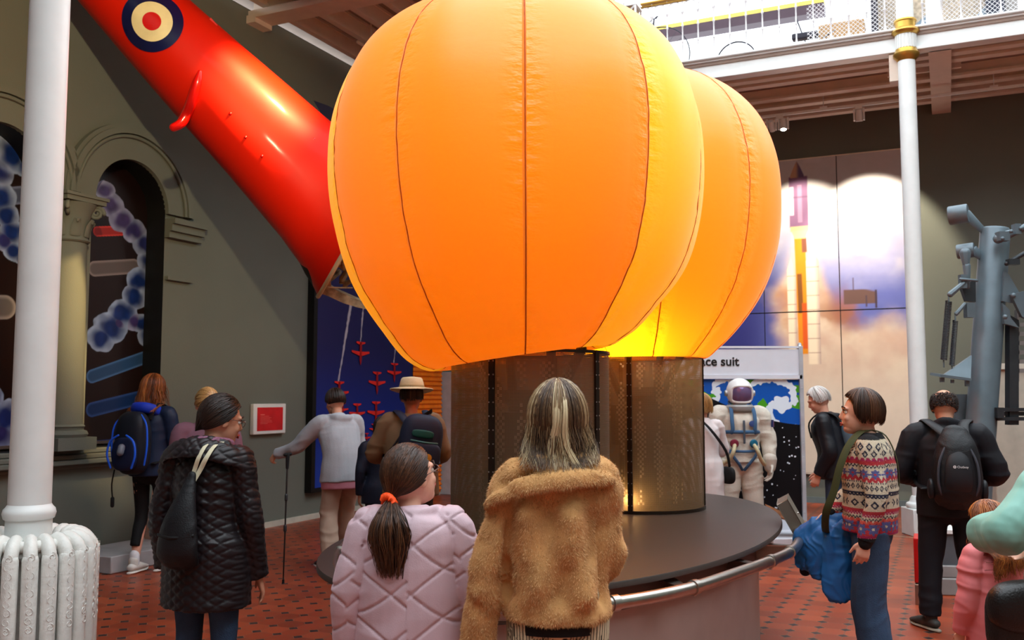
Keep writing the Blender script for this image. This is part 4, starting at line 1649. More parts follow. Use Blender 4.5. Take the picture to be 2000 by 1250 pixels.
def wrap_disc(rad, lift, m_, name, hole=0.0):
    mb = MB()
    tx = (ax - nr * ax.dot(nr)).normalized()
    ty = nr.cross(tx)
    K, Rn = 48, 7
    vs, fs = [], []
    for i in range(Rn + 1):
        rr = hole + (rad - hole) * i / Rn
        for k in range(K):
            an = 2 * pi * k / K
            q = ctr + tx * (rr * cos(an)) + ty * (rr * sin(an))
            v = q.dot(ax) / LN
            a_, c_ = q.dot(side), q.dot(outw)
            w_ = np.interp(v, vk, belly if a_ > 0 else spine)
            d_ = np.interp(v, vk, dpk)
            c2_ = d_ * sqrt(max(0.0, 1 - (min(abs(a_ / w_), 0.999)) ** 2)) ** 0.9
            q = ax * (v * LN) + side * a_ + outw * (c2_ + lift)
            vs.append(q)
    for i in range(Rn):
        for k in range(K):
            fs.append((i * K + k, i * K + (k + 1) % K, (i + 1) * K + (k + 1) % K, (i + 1) * K + k))
    mb.add(vs, fs)
    return mb.build(name, m_, pl_, sharp=80)


wrap_disc(0.268, 0.010, mat('roundel_blue', c8(14, 18, 74), 0.25, coat=0.8), 'roundel_outer_ring', 0.0)
wrap_disc(0.178, 0.013, mat('roundel_cream', c8(236, 226, 180), 0.3, coat=0.6), 'roundel_middle_ring', 0.0)
wrap_disc(0.082, 0.016, RED, 'roundel_centre', 0.0)
# curved strake standing off the side
sp = [(391, 142), (386, 165), (378, 195), (370, 218), (358, 238), (344, 246)]
pts, nrs = [], []
for i, q in enumerate(sp):
    p, n_ = on_body(q[0], q[1], 0.03)
    if i >= 4:
        p = pts[-1] + (atY(q[0], q[1], 8.55) - atY(sp[i - 1][0], sp[i - 1][1], 8.55))
    pts.append(p)
MB().tube(pts, [(0.02, 0.02), (0.04, 0.045), (0.05, 0.05), (0.052, 0.05), (0.052, 0.045), (0.045, 0.04)], n=12, sub=4).build('strake', RED, pl_)
p, n_ = on_body(418, 62, 0.0)
pq = atY(415, 46, 8.55) - ap0
MB().box(pq, (0.09, 0.05, 0.03), M=Matrix((ax, side, outw)).transposed()).build('spine_step', RED, pl_)
# open end: cream rim, dark cavity, torn structure
rim = MB()
ringp = []
for k in range(nu - 1):
    ringp.append(tuple(PP[k]))
rim.tube(ringp, 0.022, n=8, closed=True)
rim.build('cut_rim', mat('cream_rim', c8(196, 182, 140), 0.5), pl_)
cav = MB()
ins = []
for i in range(6):
    for k in range(nu - 1):
        base_ = Vector(PP[k])
        cen = -ax * 0.1
        w = [0.97, 0.9, 0.8, 0.55, 0.3, 0.05][i]
        ins.append(cen + (base_ - cen) * w + ax * [0.0, 0.25, 0.45, 0.55, 0.58, 0.6][i])
m_ = nu - 1
cav.add(ins, [(i * m_ + k, i * m_ + (k + 1) % m_, (i + 1) * m_ + (k + 1) % m_, (i + 1) * m_ + k) for i in range(5) for k in range(m_)])
cav.build('cavity', mat('dark_interior', c8(26, 22, 20), 0.8), pl_)
jk = MB()
jr = random.Random(5)
JB = mat('torn_metal', c8(150, 134, 104), 0.6, 0.3, var=0.5, vscale=14, bump=0.8, bscale=20)
for k in range(26):
    a0 = jr.uniform(-0.35, 0.48)
    c0 = jr.uniform(-0.3, 0.36)
    p0 = side * a0 + outw * c0 + ax * jr.uniform(-0.42, 0.0)
    p1 = p0 + side * jr.uniform(-.2, .2) + outw * jr.uniform(-.18, .18) + ax * jr.uniform(0.0, 0.3)
    jk.tube([p0, (p0 + p1) * .5 + outw * .03, p1], [jr.uniform(.008, .035)] * 3, n=7, sub=2)
for k in range(9):
    p0 = side * jr.uniform(-0.3, 0.45) + outw * jr.uniform(-0.2, 0.34) + ax * jr.uniform(-0.38, 0.05)
    jk.box(p0, (jr.uniform(.06, .16), jr.uniform(.04, .1), jr.uniform(.03, .08)), M=Matrix.Rotation(jr.uniform(0, 3), 3, 'X') @ Matrix.Rotation(jr.uniform(0, 3), 3, 'Y'))
jk.build('torn_structure', JB, pl_)
ledge_ = [atY(x, y, 9.25) - ap0 for x, y in ((618, 571), (640, 578), (670, 592), (700, 601), (728, 606), (726, 596), (690, 582), (655, 566), (640, 556))]
MB().prism(ledge_, tuple(-outw * 0.35)).build('lower_lip', JB, pl_)
for q in ((480, 268), (512, 305), (613, 272), (450, 222)):
    p, n_ = on_body(*q, 0.0)
    MB().ball(p, 0.016, n=10, m=6).build('rivet', RED, pl_)
# dark blue wing root behind the spine
wp = [atY(x, y, 10.3) - ap0 for x, y in ((612, 196), (640, 206), (700, 238), (716, 300), (650, 262))]
MB().prism(wp, (0, 0.12, 0.02)).build('wing_root', mat('dark_blue_paint', c8(18, 22, 56), 0.35), pl_)

# ================================================================ grey machine at the right
MY = 8.3


def mp(px, py, Y=MY):
    return atY(px, py, Y)


mc = thing('mechanical_arm', 'tall grey painted machine with a thick leaning tube, counterweights and springs at the right', 'machine', (mp(1912, 900).x, MY, 0))
mo_ = mc.location
rel = lambda px, py, Y=MY: mp(px, py, Y) - mo_
tb0, tb1 = rel(1895, 1120), rel(1944, 446)
axm = (tb1 - tb0).normalized()
MB().lathe([(0.128, 0.0), (0.124, (tb1 - tb0).length - 0.02), (0.112, (tb1 - tb0).length), (0.02, (tb1 - tb0).length + 0.004)], c=tb0, axis=axm, seg=36).build('main_tube', GREY, mc)
# counterweight drums and their arms
for (cx, cy, r_, L_, ex, ey) in ((1872, 419, 0.085, 0.16, 1922, 452), (1886, 490, 0.066, 0.14, 1926, 508)):
    c_ = rel(cx, cy)
    dr = MB().lathe([(r_ * 0.94, -L_ / 2), (r_, -L_ / 2 + 0.008), (r_, L_ / 2 - 0.008), (r_ * 0.94, L_ / 2)], c=c_, axis=(0.82, -0.57, 0.06), seg=32)
    dr.build('counterweight', GREY, mc)
    e_ = rel(ex, ey)
    MB().tube([c_ + Vector((0.06, -0.02, -0.0)), e_], [(0.05, 0.012), (0.032, 0.012)], right=(0, 0, 1), n=8).build('weight_arm', GREY, mc)
MB().tube([rel(1885, 495, 8.15), rel(1888, 530, 8.15)], (0.05, 0.018), right=(1, 0, 0), n=8).tube([rel(1888, 520, 8.15), rel(1890, 560, 8.15)], (0.035, 0.02), right=(1, 0, 0), n=8).build('drop_link', GREY, mc)
lk = MB().tube([rel(1856, 575, 8.12), rel(1882, 553, 8.12)], (0.026, 0.02), n=8)
lk.box(rel(1880, 550, 8.14), (0.05, 0.06, 0.12)).tube([rel(1876, 545, 8.1), rel(1908, 548, 8.1)], 0.012, n=8)
lk.build('rocker_link', GREY, mc)
MB().prism([rel(*q, 8.2) for q in ((1878, 560), (1906, 545), (1906, 590), (1888, 588))], (0, 0.05, 0)).build('gusset', DGREY, mc)
MB().tube([rel(1868, 613, 8.12), rel(1884, 594, 8.12)], (0.018, 0.016), n=8).box(rel(1893, 606, 8.15), (0.07, 0.07, 0.13)).build('lower_rocker', GREY, mc)
for (x0, y0, x1, y1, r_) in ((1853, 588, 1843, 703, 0.031), (1866, 626, 1859, 714, 0.024)):
    p0, p1 = rel(x0, y0, 8.12), rel(x1, y1, 8.12)
    d = (p1 - p0)
    X_ = d.orthogonal().normalized()
    Y_ = d.normalized().cross(X_)
    nn = int(d.length / 0.011) * 10
    pts = [p0 + d * (k / nn) + X_ * (r_ * 0.8 * cos(k * 2 * pi / 10)) + Y_ * (r_ * 0.8 * sin(k * 2 * pi / 10)) for k in range(nn + 1)]
    MB().tube(pts, 0.0048, n=5, caps=False).build('spring', DGREY, mc)
    MB().tube([p0 + Vector((0, 0, 0.07)), p0, p1, p1 - Vector((0, 0, 0.06))], 0.006, n=6).build('spring_hook', GREY, mc)
bk_ = MB().prism([rel(1838, 736, 8.05), rel(1896, 744, 8.05), rel(1898, 694, 8.2), ], (0, 0.03, 0))
bk_.prism([rel(1836, 736, 8.05), rel(1898, 744, 8.05), rel(1898, 739, 8.05), rel(1838, 731, 8.05)], (0, 0.2, 0.02))
bk_.box(rel(1840, 742, 8.1), (0.03, 0.03, 0.04)).box(rel(1889, 749, 8.1), (0.03, 0.03, 0.05)).box(rel(1860, 745, 8.1), (0.02, 0.03, 0.03))
bk_.build('bracket_shelf', GREY, mc)
# joints to the right
jt = MB().prism([rel(*q, 8.15) for q in ((1962, 530), (1970, 535), (1992, 573), (1990, 588), (1978, 592), (1958, 588))], (0, 0.03, 0))
jt.prism([rel(*q, 8.1) for q in ((1975, 575), (2010, 566), (2010, 625), (1996, 618))], (0, 0.04, 0))
jt.prism([rel(*q, 8.15) for q in ((1958, 592), (1972, 605), (1974, 620), (1990, 640), (1962, 632))], (0, 0.04, 0))
jt.ball(rel(1979, 577, 8.1), 0.022, n=12, m=8).ball(rel(1963, 619, 8.1), 0.022, n=12, m=8)
jt.build('pivot_plates', GREY, mc)
ac = MB()
ac.tube([rel(1950, 466, 8.1), rel(1972, 456, 8.1)], (0.045, 0.035), n=10).tube([rel(1966, 462, 8.1), rel(2012, 438, 8.05)], (0.03, 0.03), n=10)
ac.box(rel(1958, 462, 8.06), (0.09, 0.08, 0.08)).box(rel(1985, 448, 8.06), (0.05, 0.07, 0.09))
for q in ((1958, 466), (1975, 452), (1994, 446)):
    ac.ball(rel(*q, 8.02), 0.018, n=10, m=6)
ac.build('actuator', GREY, mc)
MB().tube([rel(1966, 515, 8.12), rel(2012, 488, 8.1)], 0.02, n=10).box(rel(1978, 512, 8.1), (0.09, 0.07, 0.05)).build('push_rod', DGREY, mc)
MB().prism([rel(*q, 8.2) for q in ((1972, 615), (1990, 625), (1990, 830), (1972, 830))], (0, 0.08, 0)).build('dark_post', DGREY, mc)
MB().box(rel(1980, 808, 8.25), (0.3, 0.07, 0.035)).box(rel(1980, 818, 8.2), (0.3, 0.06, 0.03)).box(rel(1976, 800, 8.2), (0.26, 0.05, 0.03)).box(rel(1950, 806, 8.18), (0.06, 0.08, 0.09)).build('cross_bars', DGREY, mc)
gp = MB()
for k in range(7):
    gp.prism([rel(1989, 612 + k * 18, 8.3), rel(2030, 612 + k * 18, 8.3), rel(2030, 620 + k * 18, 8.3), rel(1989, 620 + k * 18, 8.3)], (0, 0.02, 0))
gp.prism([rel(1987, 605, 8.3), rel(1991, 605, 8.3), rel(1991, 745, 8.3), rel(1987, 745, 8.3)], (0, 0.05, 0))
gp.build('slotted_panel', mat('slotted_grey', c8(140, 136, 134), 0.5, 0.4), mc)
MB().prism([rel(*q, 8.4) for q in ((1866, 770), (1900, 770), (1900, 850), (1866, 850))], (0, 0.03, 0)).build('back_plate', GREY, mc)
MB().box((0.04, 0.04, 0.2), (0.36, 0.3, 0.4)).build('pedestal', DGREY, mc, bevel=0.01)

rbx = thing('red_barrier_box', 'red box with a steel foot beside the legs of the man with the black backpack', 'box', (atZ(1796, 1182, 0).x, atZ(1796, 1182, 0).y, 0), radians(-24))
MB().bx(-0.03, 0.14, 0, 0.3, 0.17, 0.52).build('body', mat('barrier_red', c8(190, 22, 22), 0.4), rbx, bevel=0.008)
MB().bx(-0.03, 0.14, 0, 0.3, 0.0, 0.16).build('foot', STEEL, rbx, bevel=0.005)
MB().ball((0.05, -0.01, 0.47), 0.014, n=10, m=6).tube([(0.05, 0.1, 0.52), (0.08, 0.12, 0.62)], 0.006, n=6).build('pin', STEEL, rbx)
pc_ = atZ(1905, 1165, 0)
gpl = thing('grey_plinth', 'grey glass topped plinth seen between the legs of the man with the black backpack', 'plinth', (pc_.x, pc_.y, 0), radians(-8))
MB().bx(-0.3, 0.35, 0, 0.42, 0.0, 0.14).bx(-0.28, 0.33, 0.02, 0.40, 0.14, 0.24).build('base', mat('plinth_light', c8(150, 146, 144), 0.5), gpl, bevel=0.01)
MB().bx(-0.26, 0.31, 0.05, 0.37, 0.24, 0.5).build('case', mat('case_slate', c8(84, 92, 98), 0.3), gpl)
MB().bx(-0.28, 0.33, 0.03, 0.39, 0.5, 0.53).build('rim', WHITE, gpl)
lc = thing('pale_cabinet', 'pale cabinet standing behind the grey machine at the right edge', 'cabinet', mp(1972, 900, 9.6) * 1, radians(-10))
lc.location.z = 0
MB().bx(-0.14, 0.7, 0, 0.4, 0.0, 1.92).build('body', mat('cream_cabinet', c8(176, 172, 158), 0.6), lc, bevel=0.01)
MB().bx(-0.17, 0.72, -0.03, 0.4, 1.92, 1.98).build('top', mat('cream_cabinet_top', c8(196, 192, 178), 0.6), lc)

# ================================================================ space suit stand
BY = 11.0
bp0, bp1 = atY(1290, 900, BY), atY(1570, 900, BY)
bw = bp1.x - bp0.x
sb = thing('space_suit_display', 'white framed display board headed with black lettering behind the space suit', 'display board', (bp0.x, BY, 0))
zt = lambda y: atY(1500, y, BY).z
BW = mat('board_white', c8(214, 216, 224), 0.4, var=0.03)
MB().bx(0, bw, 0, 0.06, zt(733), zt(682)).build('header', BW, sb, bevel=0.005)
MB().bx(0, bw, -0.02, 0.07, zt(740), zt(733)).bx(0, bw, -0.01, 0.07, zt(680), zt(676)).build('header_rails', BW, sb)
gz0, gz1 = 0.25, zt(741)


def galaxy(U, V):
    # U across (px from left 1290..1562), V height -> px y
    X = 1290 + U / (bw) * 280.0
    n = len(X)
    Y = 741 + (gz1 - V) / (gz1 - zt(1000)) * 259
    P = np.stack([X / 50, Y / 50, X * 0], 1)
    c = np.tile(lin(12, 12, 16), (n, 1))
    arc = Y - (832 - ((1600 - X) / 230.0) ** 2 * 66)
    blue, green, white = lin(16, 84, 176), lin(74, 158, 30), lin(226, 236, 246)
    wav = 9 * np.sin(X / 17.0) + 5 * np.sin(X / 7.0 + Y / 11)
    base = np.tile(green, (n, 1))
    base = mixc(base, np.tile(blue, (n, 1)), (fbm(P * np.array([1, 1.4, 1]), 1.3, 5, 2) > 0.06) * 1.0)
    w = np.zeros(n)
    for gx, gy, tw, R_ in ((1530, 790, 1.0, 76), (1402, 764, -1.0, 40)):
        dx, dy = (X - gx), (Y - gy) * 1.12
        r_ = np.hypot(dx, dy)
        th_ = np.arctan2(dy, dx)
        ph = th_ * 2 + tw * r_ / 11.0 + 0.55 * vnoise(P, 9.0, 9)
        arm = (np.sin(ph) > 0.62 + 0.2 * (r_ / R_)) & (r_ < R_)
        core_ = r_ < R_ * 0.24 * (1 + 0.15 * np.sin(th_ * 5))
        bl2 = (np.sin(ph + 2.2) > 0.1) & (r_ < R_ * 1.05)
        base = mixc(base, np.tile(blue, (n, 1)), bl2 * 1.0)
        w = np.maximum(w, (arm | core_) * 1.0)
    base = mixc(base, np.tile(white, (n, 1)), w)
    c = mixc(c, base, (arc < 0) * 1.0)
    st_ = np.zeros(n)
    rr_ = np.random.default_rng(4)
    for k in range(110):
        sx, sy = rr_.uniform(1375, 1565), rr_.uniform(770, 1010)
        st_ = np.maximum(st_, (np.hypot(X - sx, Y - sy) < rr_.uniform(0.8, 1.8)) * 1.0)
    return mixc(c, np.tile(lin(220, 225, 235), (n, 1)), st_ * (arc > 4))


grid_mesh('galaxy_graphic', lambda U, V: np.stack([U, np.zeros_like(U) + 0.02, V], 1), 420, 430, galaxy, PRINT, sb, us=(0, bw - 0.03), vs=(gz0, gz1))
MB().bx(0, bw, 0.022, 0.06, 0.1, gz1).build('backing_board', BW, sb)
for x_ in (bw - 0.03, bw + 0.06):
    mb = MB().bx(x_, x_ + 0.045, -0.02 if x_ < bw else 0.28, 0.06 if x_ < bw else 0.34, 0.0, zt(676) if x_ < bw else zt(690))
    for k in range(12):
        mb.ball((x_ + 0.022, -0.022 if x_ < bw else 0.278, 0.3 + k * 0.16), 0.006, n=6, m=4)
    mb.build('post', mat('post_metal', c8(190, 192, 198), 0.35, 0.3), sb, bevel=0.004)
MB().tube([(bw - 0.01, 0.0, zt(684)), (bw + 0.0, 0.05, zt(673)), (bw + 0.05, 0.22, zt(673)), (bw + 0.08, 0.31, zt(688))], 0.022, n=10, sub=3).build('top_loop', mat('post_metal', c8(190, 192, 198), 0.35, 0.3), sb)
MB().bx(0.0, bw + 0.1, -0.25, 0.4, 0.0, 0.1).build('foot_base', BW, sb, bevel=0.01)
fc = bpy.data.curves.new('heading_text', 'FONT')
fc.body = 'space suit'
fc.size = 0.150
fc.extrude = 0.003
fc.offset = 0.003
fc.align_x = 'RIGHT'
to = bpy.data.objects.new('tmp_text', fc)
COL.objects.link(to)
bpy.context.view_layer.update()
tm = bpy.data.meshes.new_from_object(to.evaluated_get(bpy.context.evaluated_depsgraph_get()))
bpy.data.objects.remove(to)
tm.materials.clear()
tm.materials.append(mat('lettering_black', c8(24, 20, 22), 0.5))
tx_ = bpy.data.objects.new('heading_text', tm)
COL.objects.link(tx_)
tx_.parent = sb
tx_.rotation_euler = (pi / 2, 0, 0)
tx_.location = (atY(1443, 700, BY).x - bp0.x, -0.004, zt(714))
rk = atZ(1533, 1032, 0.1)
rs_ = thing('display_tray', 'shallow tray with a shiny orange picture at the foot of the space suit', 'tray', (rk.x - 0.12, rk.y - 0.8, 0), radians(4))
MB().bx(-0.28, 0.34, -0.1, 0.42, 0, 0.12).build('tray', BW, rs_, bevel=0.01)
MB().prism([(-0.28, -0.05, 0.36), (0.3, -0.05, 0.16), (0.32, 0.2, 0.2), (-0.26, 0.2, 0.44)], (0, 0, 0.015)).build('label_panel', mat('amber_print', c8(150, 96, 66), 0.2, var=0.6, vscale=7), rs_)
MB().tube([(-0.2, 0.1, 0.1), (-0.2, 0.1, 0.36)], 0.02, n=8).build('stem', STEEL, rs_)
# ================================================================ people: toolkit
def remesh(mb, voxel, it=4, name='tmp'):
    me = mb.mesh(name, [], smooth=False)
    o = bpy.data.objects.new('tmp', me)
    COL.objects.link(o)
    r = o.modifiers.new('r', 'REMESH')
    r.mode = 'VOXEL'
    r.voxel_size = voxel
    if it:
        s = o.modifiers.new('s', 'SMOOTH')
        s.iterations = it
        s.factor = 0.5
    bpy.context.view_layer.update()
    out = bpy.data.meshes.new_from_object(o.evaluated_get(bpy.context.evaluated_depsgraph_get()))
    bpy.data.objects.remove(o)
    bpy.data.meshes.remove(me)
    return out


def vco(me):
    a = np.empty(len(me.vertices) * 3, dtype=np.float32)
    me.vertices.foreach_get('co', a)
    return a.reshape(-1, 3).astype(np.float64)


def vno(me):
    a = np.empty(len(me.vertices) * 3, dtype=np.float32)
    me.vertices.foreach_get('normal', a)
    return a.reshape(-1, 3).astype(np.float64)


def displace(me, fn):
    P, Nn = vco(me), vno(me)
    P2 = P + Nn * fn(P, Nn)[:, None]
    me.vertices.foreach_set('co', P2.astype(np.float32).ravel())
    me.update()


def paint(me, fn, name='Col'):
    C = np.ones((len(me.vertices), 4), dtype=np.float32)
    C[:, :3] = np.clip(fn(vco(me), vno(me)), 0, 1)
    at = me.color_attributes.new(name, 'FLOAT_COLOR', 'POINT')
    at.data.foreach_set('color', C.ravel())


def put_mesh(me, name, m, parent, loc=None):
    me.name = name
    me.materials.clear()
    for q in (m if isinstance(m, (list, tuple)) else [m]):
        me.materials.append(q)
    me.polygons.foreach_set('use_smooth', [True] * len(me.polygons))
    o = bpy.data.objects.new(name, me)
    COL.objects.link(o)
    o.parent = parent
    if loc is not None:
        o.location = loc
    return o


def folds(amp, vert=0.5, seed=0, f=1.0):
    """cloth folds: long drapes plus crosswise wrinkles"""
    def fn(P, Nn):
        w = vnoise(P, 3.0 * f, seed + 9)[:, None] * 0.10
        Q = P + w
        a = 1 - np.abs(vnoise(Q * np.array([11, 11, 2.6]) * f, 1.0, seed))
        b = 1 - np.abs(vnoise(Q * np.array([4.5, 4.5, 15]) * f, 1.0, seed + 3))
        c = vnoise(P, 5.0 * f, seed + 6)
        return amp * (vert * (a - 0.7) + (1 - vert) * (b - 0.7) * np.clip(0.5 + c, 0, 1) * 1.4 + 0.35 * c)
    return fn


def quilt(period, depth, slope=1.0, w=0.12, x0=0.0, cx=0.0):
    def fn(P, Nn):
        a = (P[:, 0] - cx) + 0.45 * P[:, 1] * np.sign(Nn[:, 0] + 1e-9) * -1
        u = (a * slope + P[:, 2]) / period + x0
        v = (a * slope - P[:, 2]) / period + x0
        du = np.abs(u - np.round(u))
        dv = np.abs(v - np.round(v))
        d = np.minimum(du, dv)
        return -depth * np.exp(-(d / w) ** 2) + depth * 0.5 * np.clip(d * 2, 0, 1)
    return fn


def addf(*fs):
    return lambda P, Nn: sum(f(P, Nn) for f in fs)


def ZR3(a):
    return Matrix.Rotation(a, 3, 'Z')


class Fig:
    def __init__(self, label, loc, yaw, H, pose=None, lean=0.0, name='person', twist=0.0, head=(0, 0, 0), cat='person', hs=1.08):
        self.s = H / 1.70
        self.hs = hs
        self.root = thing(name, label, cat, (loc[0], loc[1], 0), radians(yaw), scale=self.s)
        J = dict(pelvis=(0, 0, .93), waist=(0, -.005, 1.08), chest=(0, 0, 1.27), neck=(0, -.01, 1.43), head=(0, .015, 1.585),
                 shL=(-.175, -.01, 1.375), elL=(-.235, -.035, 1.11), wrL=(-.235, .03, .87),
                 shR=(.175, -.01, 1.375), elR=(.235, -.035, 1.11), wrR=(.235, .03, .87),
                 hipL=(-.088, 0, .90), knL=(-.095, .02, .49), anL=(-.10, -.02, .085), toL=(-.115, .12, .03),
                 hipR=(.088, 0, .90), knR=(.095, .02, .49), anR=(.10, -.02, .085), toR=(.115, .12, .03))
        J = {k: Vector(v) for k, v in J.items()}
        if lean or twist:
            R = Matrix.Rotation(radians(-lean), 3, 'X')
            c = J['pelvis'].copy()
            for k in ('waist', 'chest', 'neck', 'head', 'shL', 'shR', 'elL', 'elR', 'wrL', 'wrR'):
                f = 0.5 if k == 'waist' else 1.0
                Rk = Matrix.Rotation(radians(-lean * f), 3, 'X')
                J[k] = c + Rk @ (J[k] - c)
                if twist:
                    J[k] = ZR3(radians(twist)) @ J[k]
        for k, v in (pose or {}).items():
            J[k] = Vector(v)
        self.J = J
        self.hd = head                                   # yaw (to the left +), pitch (up +), roll
        self.HR = ZR3(radians(head[0])) @ Matrix.Rotation(radians(head[1]), 3, 'X') @ Matrix.Rotation(radians(head[2]), 3, 'Y')
        self.right = (J['shR'] - J['shL']).normalized()

    def hp(self, x, y, z):
        return self.J['head'] + self.HR @ Vector((x, y, z)) * self.hs

    def body(self, skin, voxel=0.008, hands=('rest', 'rest'), hair_scale=1.0, chubby=1.0, child=False):
        J, mb = self.J, MB()
        R = self.right
        mb.tube([J['pelvis'] - Vector((0, 0, .06)), J['pelvis'] + Vector((0, 0, .02)), J['waist'], J['chest'], (J['shL'] + J['shR']) / 2 - Vector((0, 0, .0)), J['neck'] + Vector((0, 0, .0))],
                [(.12, .09), (.15, .10), (.125, .09), (.145, .10), (.12, .07), (.055, .055)], right=R, n=20, sub=3)
        hb = self.hp(0, -.015, -.05)
        mb.tube([J['neck'] - Vector((0, 0, .03)), J['neck'] + (hb - J['neck']) * .5, hb], [.056, .050, .052], n=14, sub=2)
        # head
        M = self.HR * self.hs
        mb.ball(self.hp(0, -.010, .012), (.075, .092, .094), M, 24, 16)
        mb.ball(self.hp(0, .026, -.035), (.060, .066, .078), M, 20, 12)
        mb.ball(self.hp(0, .046, -.085), (.040, .040, .026), M, 16, 10)
        mb.tube([self.hp(0, .084, .012), self.hp(0, .095, -.010), self.hp(0, .1025, -.026), self.hp(0, .093, -.034)], [.006, .0075, .0095, .008], n=8, sub=2)
        mb.ball(self.hp(0, .085, -.060), (.022, .012, .009), M, 10, 8)
        mb.tube([self.hp(-.045, .074, .020), self.hp(0, .088, .024), self.hp(.045, .074, .020)], .009, n=8, sub=3)
        for sx in (-1, 1):
            mb.ball(self.hp(sx * .034, .066, -.030), (.020, .017, .020), M, 10, 8)
            mb.ball(self.hp(sx * .075, -.004, -.014), (.008, .018, .029), M, 10, 8)
        for S_, hnd in (('L', hands[0]), ('R', hands[1])):
            sh, el, wr = J['sh' + S_], J['el' + S_], J['wr' + S_]
            mb.tube([sh + (J['neck'] - sh) * .3, sh, (sh + el) / 2, el, (el + wr) / 2, wr], [.045, .050, .043, .036, .036, .024], n=12, sub=3)
            if hnd:
                self.hand(mb, S_, hnd, child)
            hip, kn, an, to = J['hip' + S_], J['kn' + S_], J['an' + S_], J['to' + S_]
            mb.tube([hip, (hip + kn) / 2, kn, kn + (an - kn) * .35, an], [.080, .068, .050, .050, .032], n=14, sub=3)
            mb.tube([an, an + (to - an) * .45 - Vector((0, 0, .012)), to], [(.032, .030), (.038, .026), (.036, .016)], n=10, sub=2)
        me = remesh(mb, voxel, 3)
        self.b = put_mesh(me, 'body', skin, self.root)
        return self

    def hand(self, mb, S_, mode, child=False):
        J = self.J
        wr, el = J['wr' + S_], J['el' + S_]
        sg = -1 if S_ == 'L' else 1
        if isinstance(mode, dict):
            d, pn, curl = Vector(mode['dir']).normalized(), Vector(mode['palm']).normalized(), mode.get('curl', 25)
        else:
            d = (wr - el).normalized()
            d = (d + Vector((0, .05, -.35))).normalized()
            pn = Vector((-sg, .25, 0))
            curl = 22
        pn = (pn - d * pn.dot(d)).normalized()
        side = d.cross(pn).normalized()
        # thumb towards +Y (front) for a hanging hand
        tf = mode.get('thumb') if isinstance(mode, dict) else None
        tv = Vector(tf) if tf else Vector((0, 1, 0.2))
        if side.dot(tv) < 0:
            side = -side
        mb.tube([wr - d * .01, wr + d * .03, wr + d * .065, wr + d * .088], [(.026, .018), (.033, .016), (.040, .015), (.038, .012)], right=side, n=12, sub=2)
        for i, (off, ln) in enumerate(((.031, .068), (.0105, .076), (-.0105, .071), (-.031, .056))):
            p = wr + d * (.088 - abs(off) * .25) + side * off
            dd = (d + side * off * 2.0).normalized()
            pts = [p - dd * .015, p]
            c = radians(curl * (0.8 + .12 * i))
            for j, f in enumerate((.45, .30, .25)):
                axr = dd.cross(pn)
                dd = (Matrix.Rotation(c, 3, axr) @ dd).normalized()
                pts.append(pts[-1] + dd * ln * f)
            mb.tube(pts, [.0090, .0088, .0080, .0075, .0062], n=8, sub=2)
        p = wr + d * .022 + side * .022
        t1 = (d * .65 + side * .75 + pn * .25).normalized()
        t2 = (d * .9 + side * .35 + pn * .35).normalized()
        mb.tube([p, p + t1 * .032, p + t1 * .032 + t2 * .030, p + t1 * .032 + t2 * .052], [.0135, .0115, .0095, .0075], n=8, sub=2)

    def top(self, name, m, hem, chest=(.18, .135), waist=(.165, .13), hips=(.19, .15), sleeve=(.066, .058, .045), neck=(.075, .07), slv=1.0, voxel=0.009,
            dis=None, shoulder=.070, it=5, extra=None, col=None, hemdrop=None, cuff_r=None):
        J, mb = self.J, MB()
        R = self.right
        down = (J['pelvis'] - J['waist']).normalized()
        dz = J['pelvis'].z - hem
        hp_ = J['pelvis'] + Vector((0, 0, -dz)) + Vector((0, down.y * 0.1, 0)) + (Vector(hemdrop) if hemdrop else Vector((0, 0, 0)))
        shm = (J['shL'] + J['shR']) / 2
        pts = [hp_, J['pelvis'] + Vector((0, 0, .02)), J['waist'], J['chest'], shm - (shm - J['chest']) * .25, shm + (J['neck'] - shm) * .5, J['neck'] + (J['neck'] - J['chest']).normalized() * .025]
        rad = [(hips[0] * 1.03, hips[1] * 1.03), hips, waist, chest, (chest[0] * .93, chest[1] * .88), (chest[0] * .62, chest[1] * .68), neck]
        if abs(dz) < .06:
            pts.pop(1)
            rad.pop(1)
        mb.tube(pts, rad, right=R, n=28, sub=4, caps=False)
        for S_ in 'LR':
            sh, el, wr = J['sh' + S_], J['el' + S_], J['wr' + S_]
            we = el + (wr - el) * slv
            inn = sh + (J['neck'] - sh) * .55 - Vector((0, 0, .03))
            mb.tube([inn, sh, (sh + el) / 2, el, (el + we) / 2, we], [shoulder * .8, shoulder, sleeve[0], sleeve[1] * 1.02, (sleeve[1] + sleeve[2]) / 2, sleeve[2]], n=16, sub=4, caps=False)
            mb.ball(sh, shoulder * 1.0, n=12, m=8)
            mb.ball(el, sleeve[1] * 1.03, n=12, m=8)
            if cuff_r:
                d = (we - el).normalized()
                mb.tube([we - d * .04, we - d * .0], cuff_r, n=14, caps=False)
        if extra:
            extra(mb, self)
        me = remesh(mb, voxel, it)
        if dis:
            displace(me, dis)
        if col:
            paint(me, col)
        return put_mesh(me, name, m, self.root)

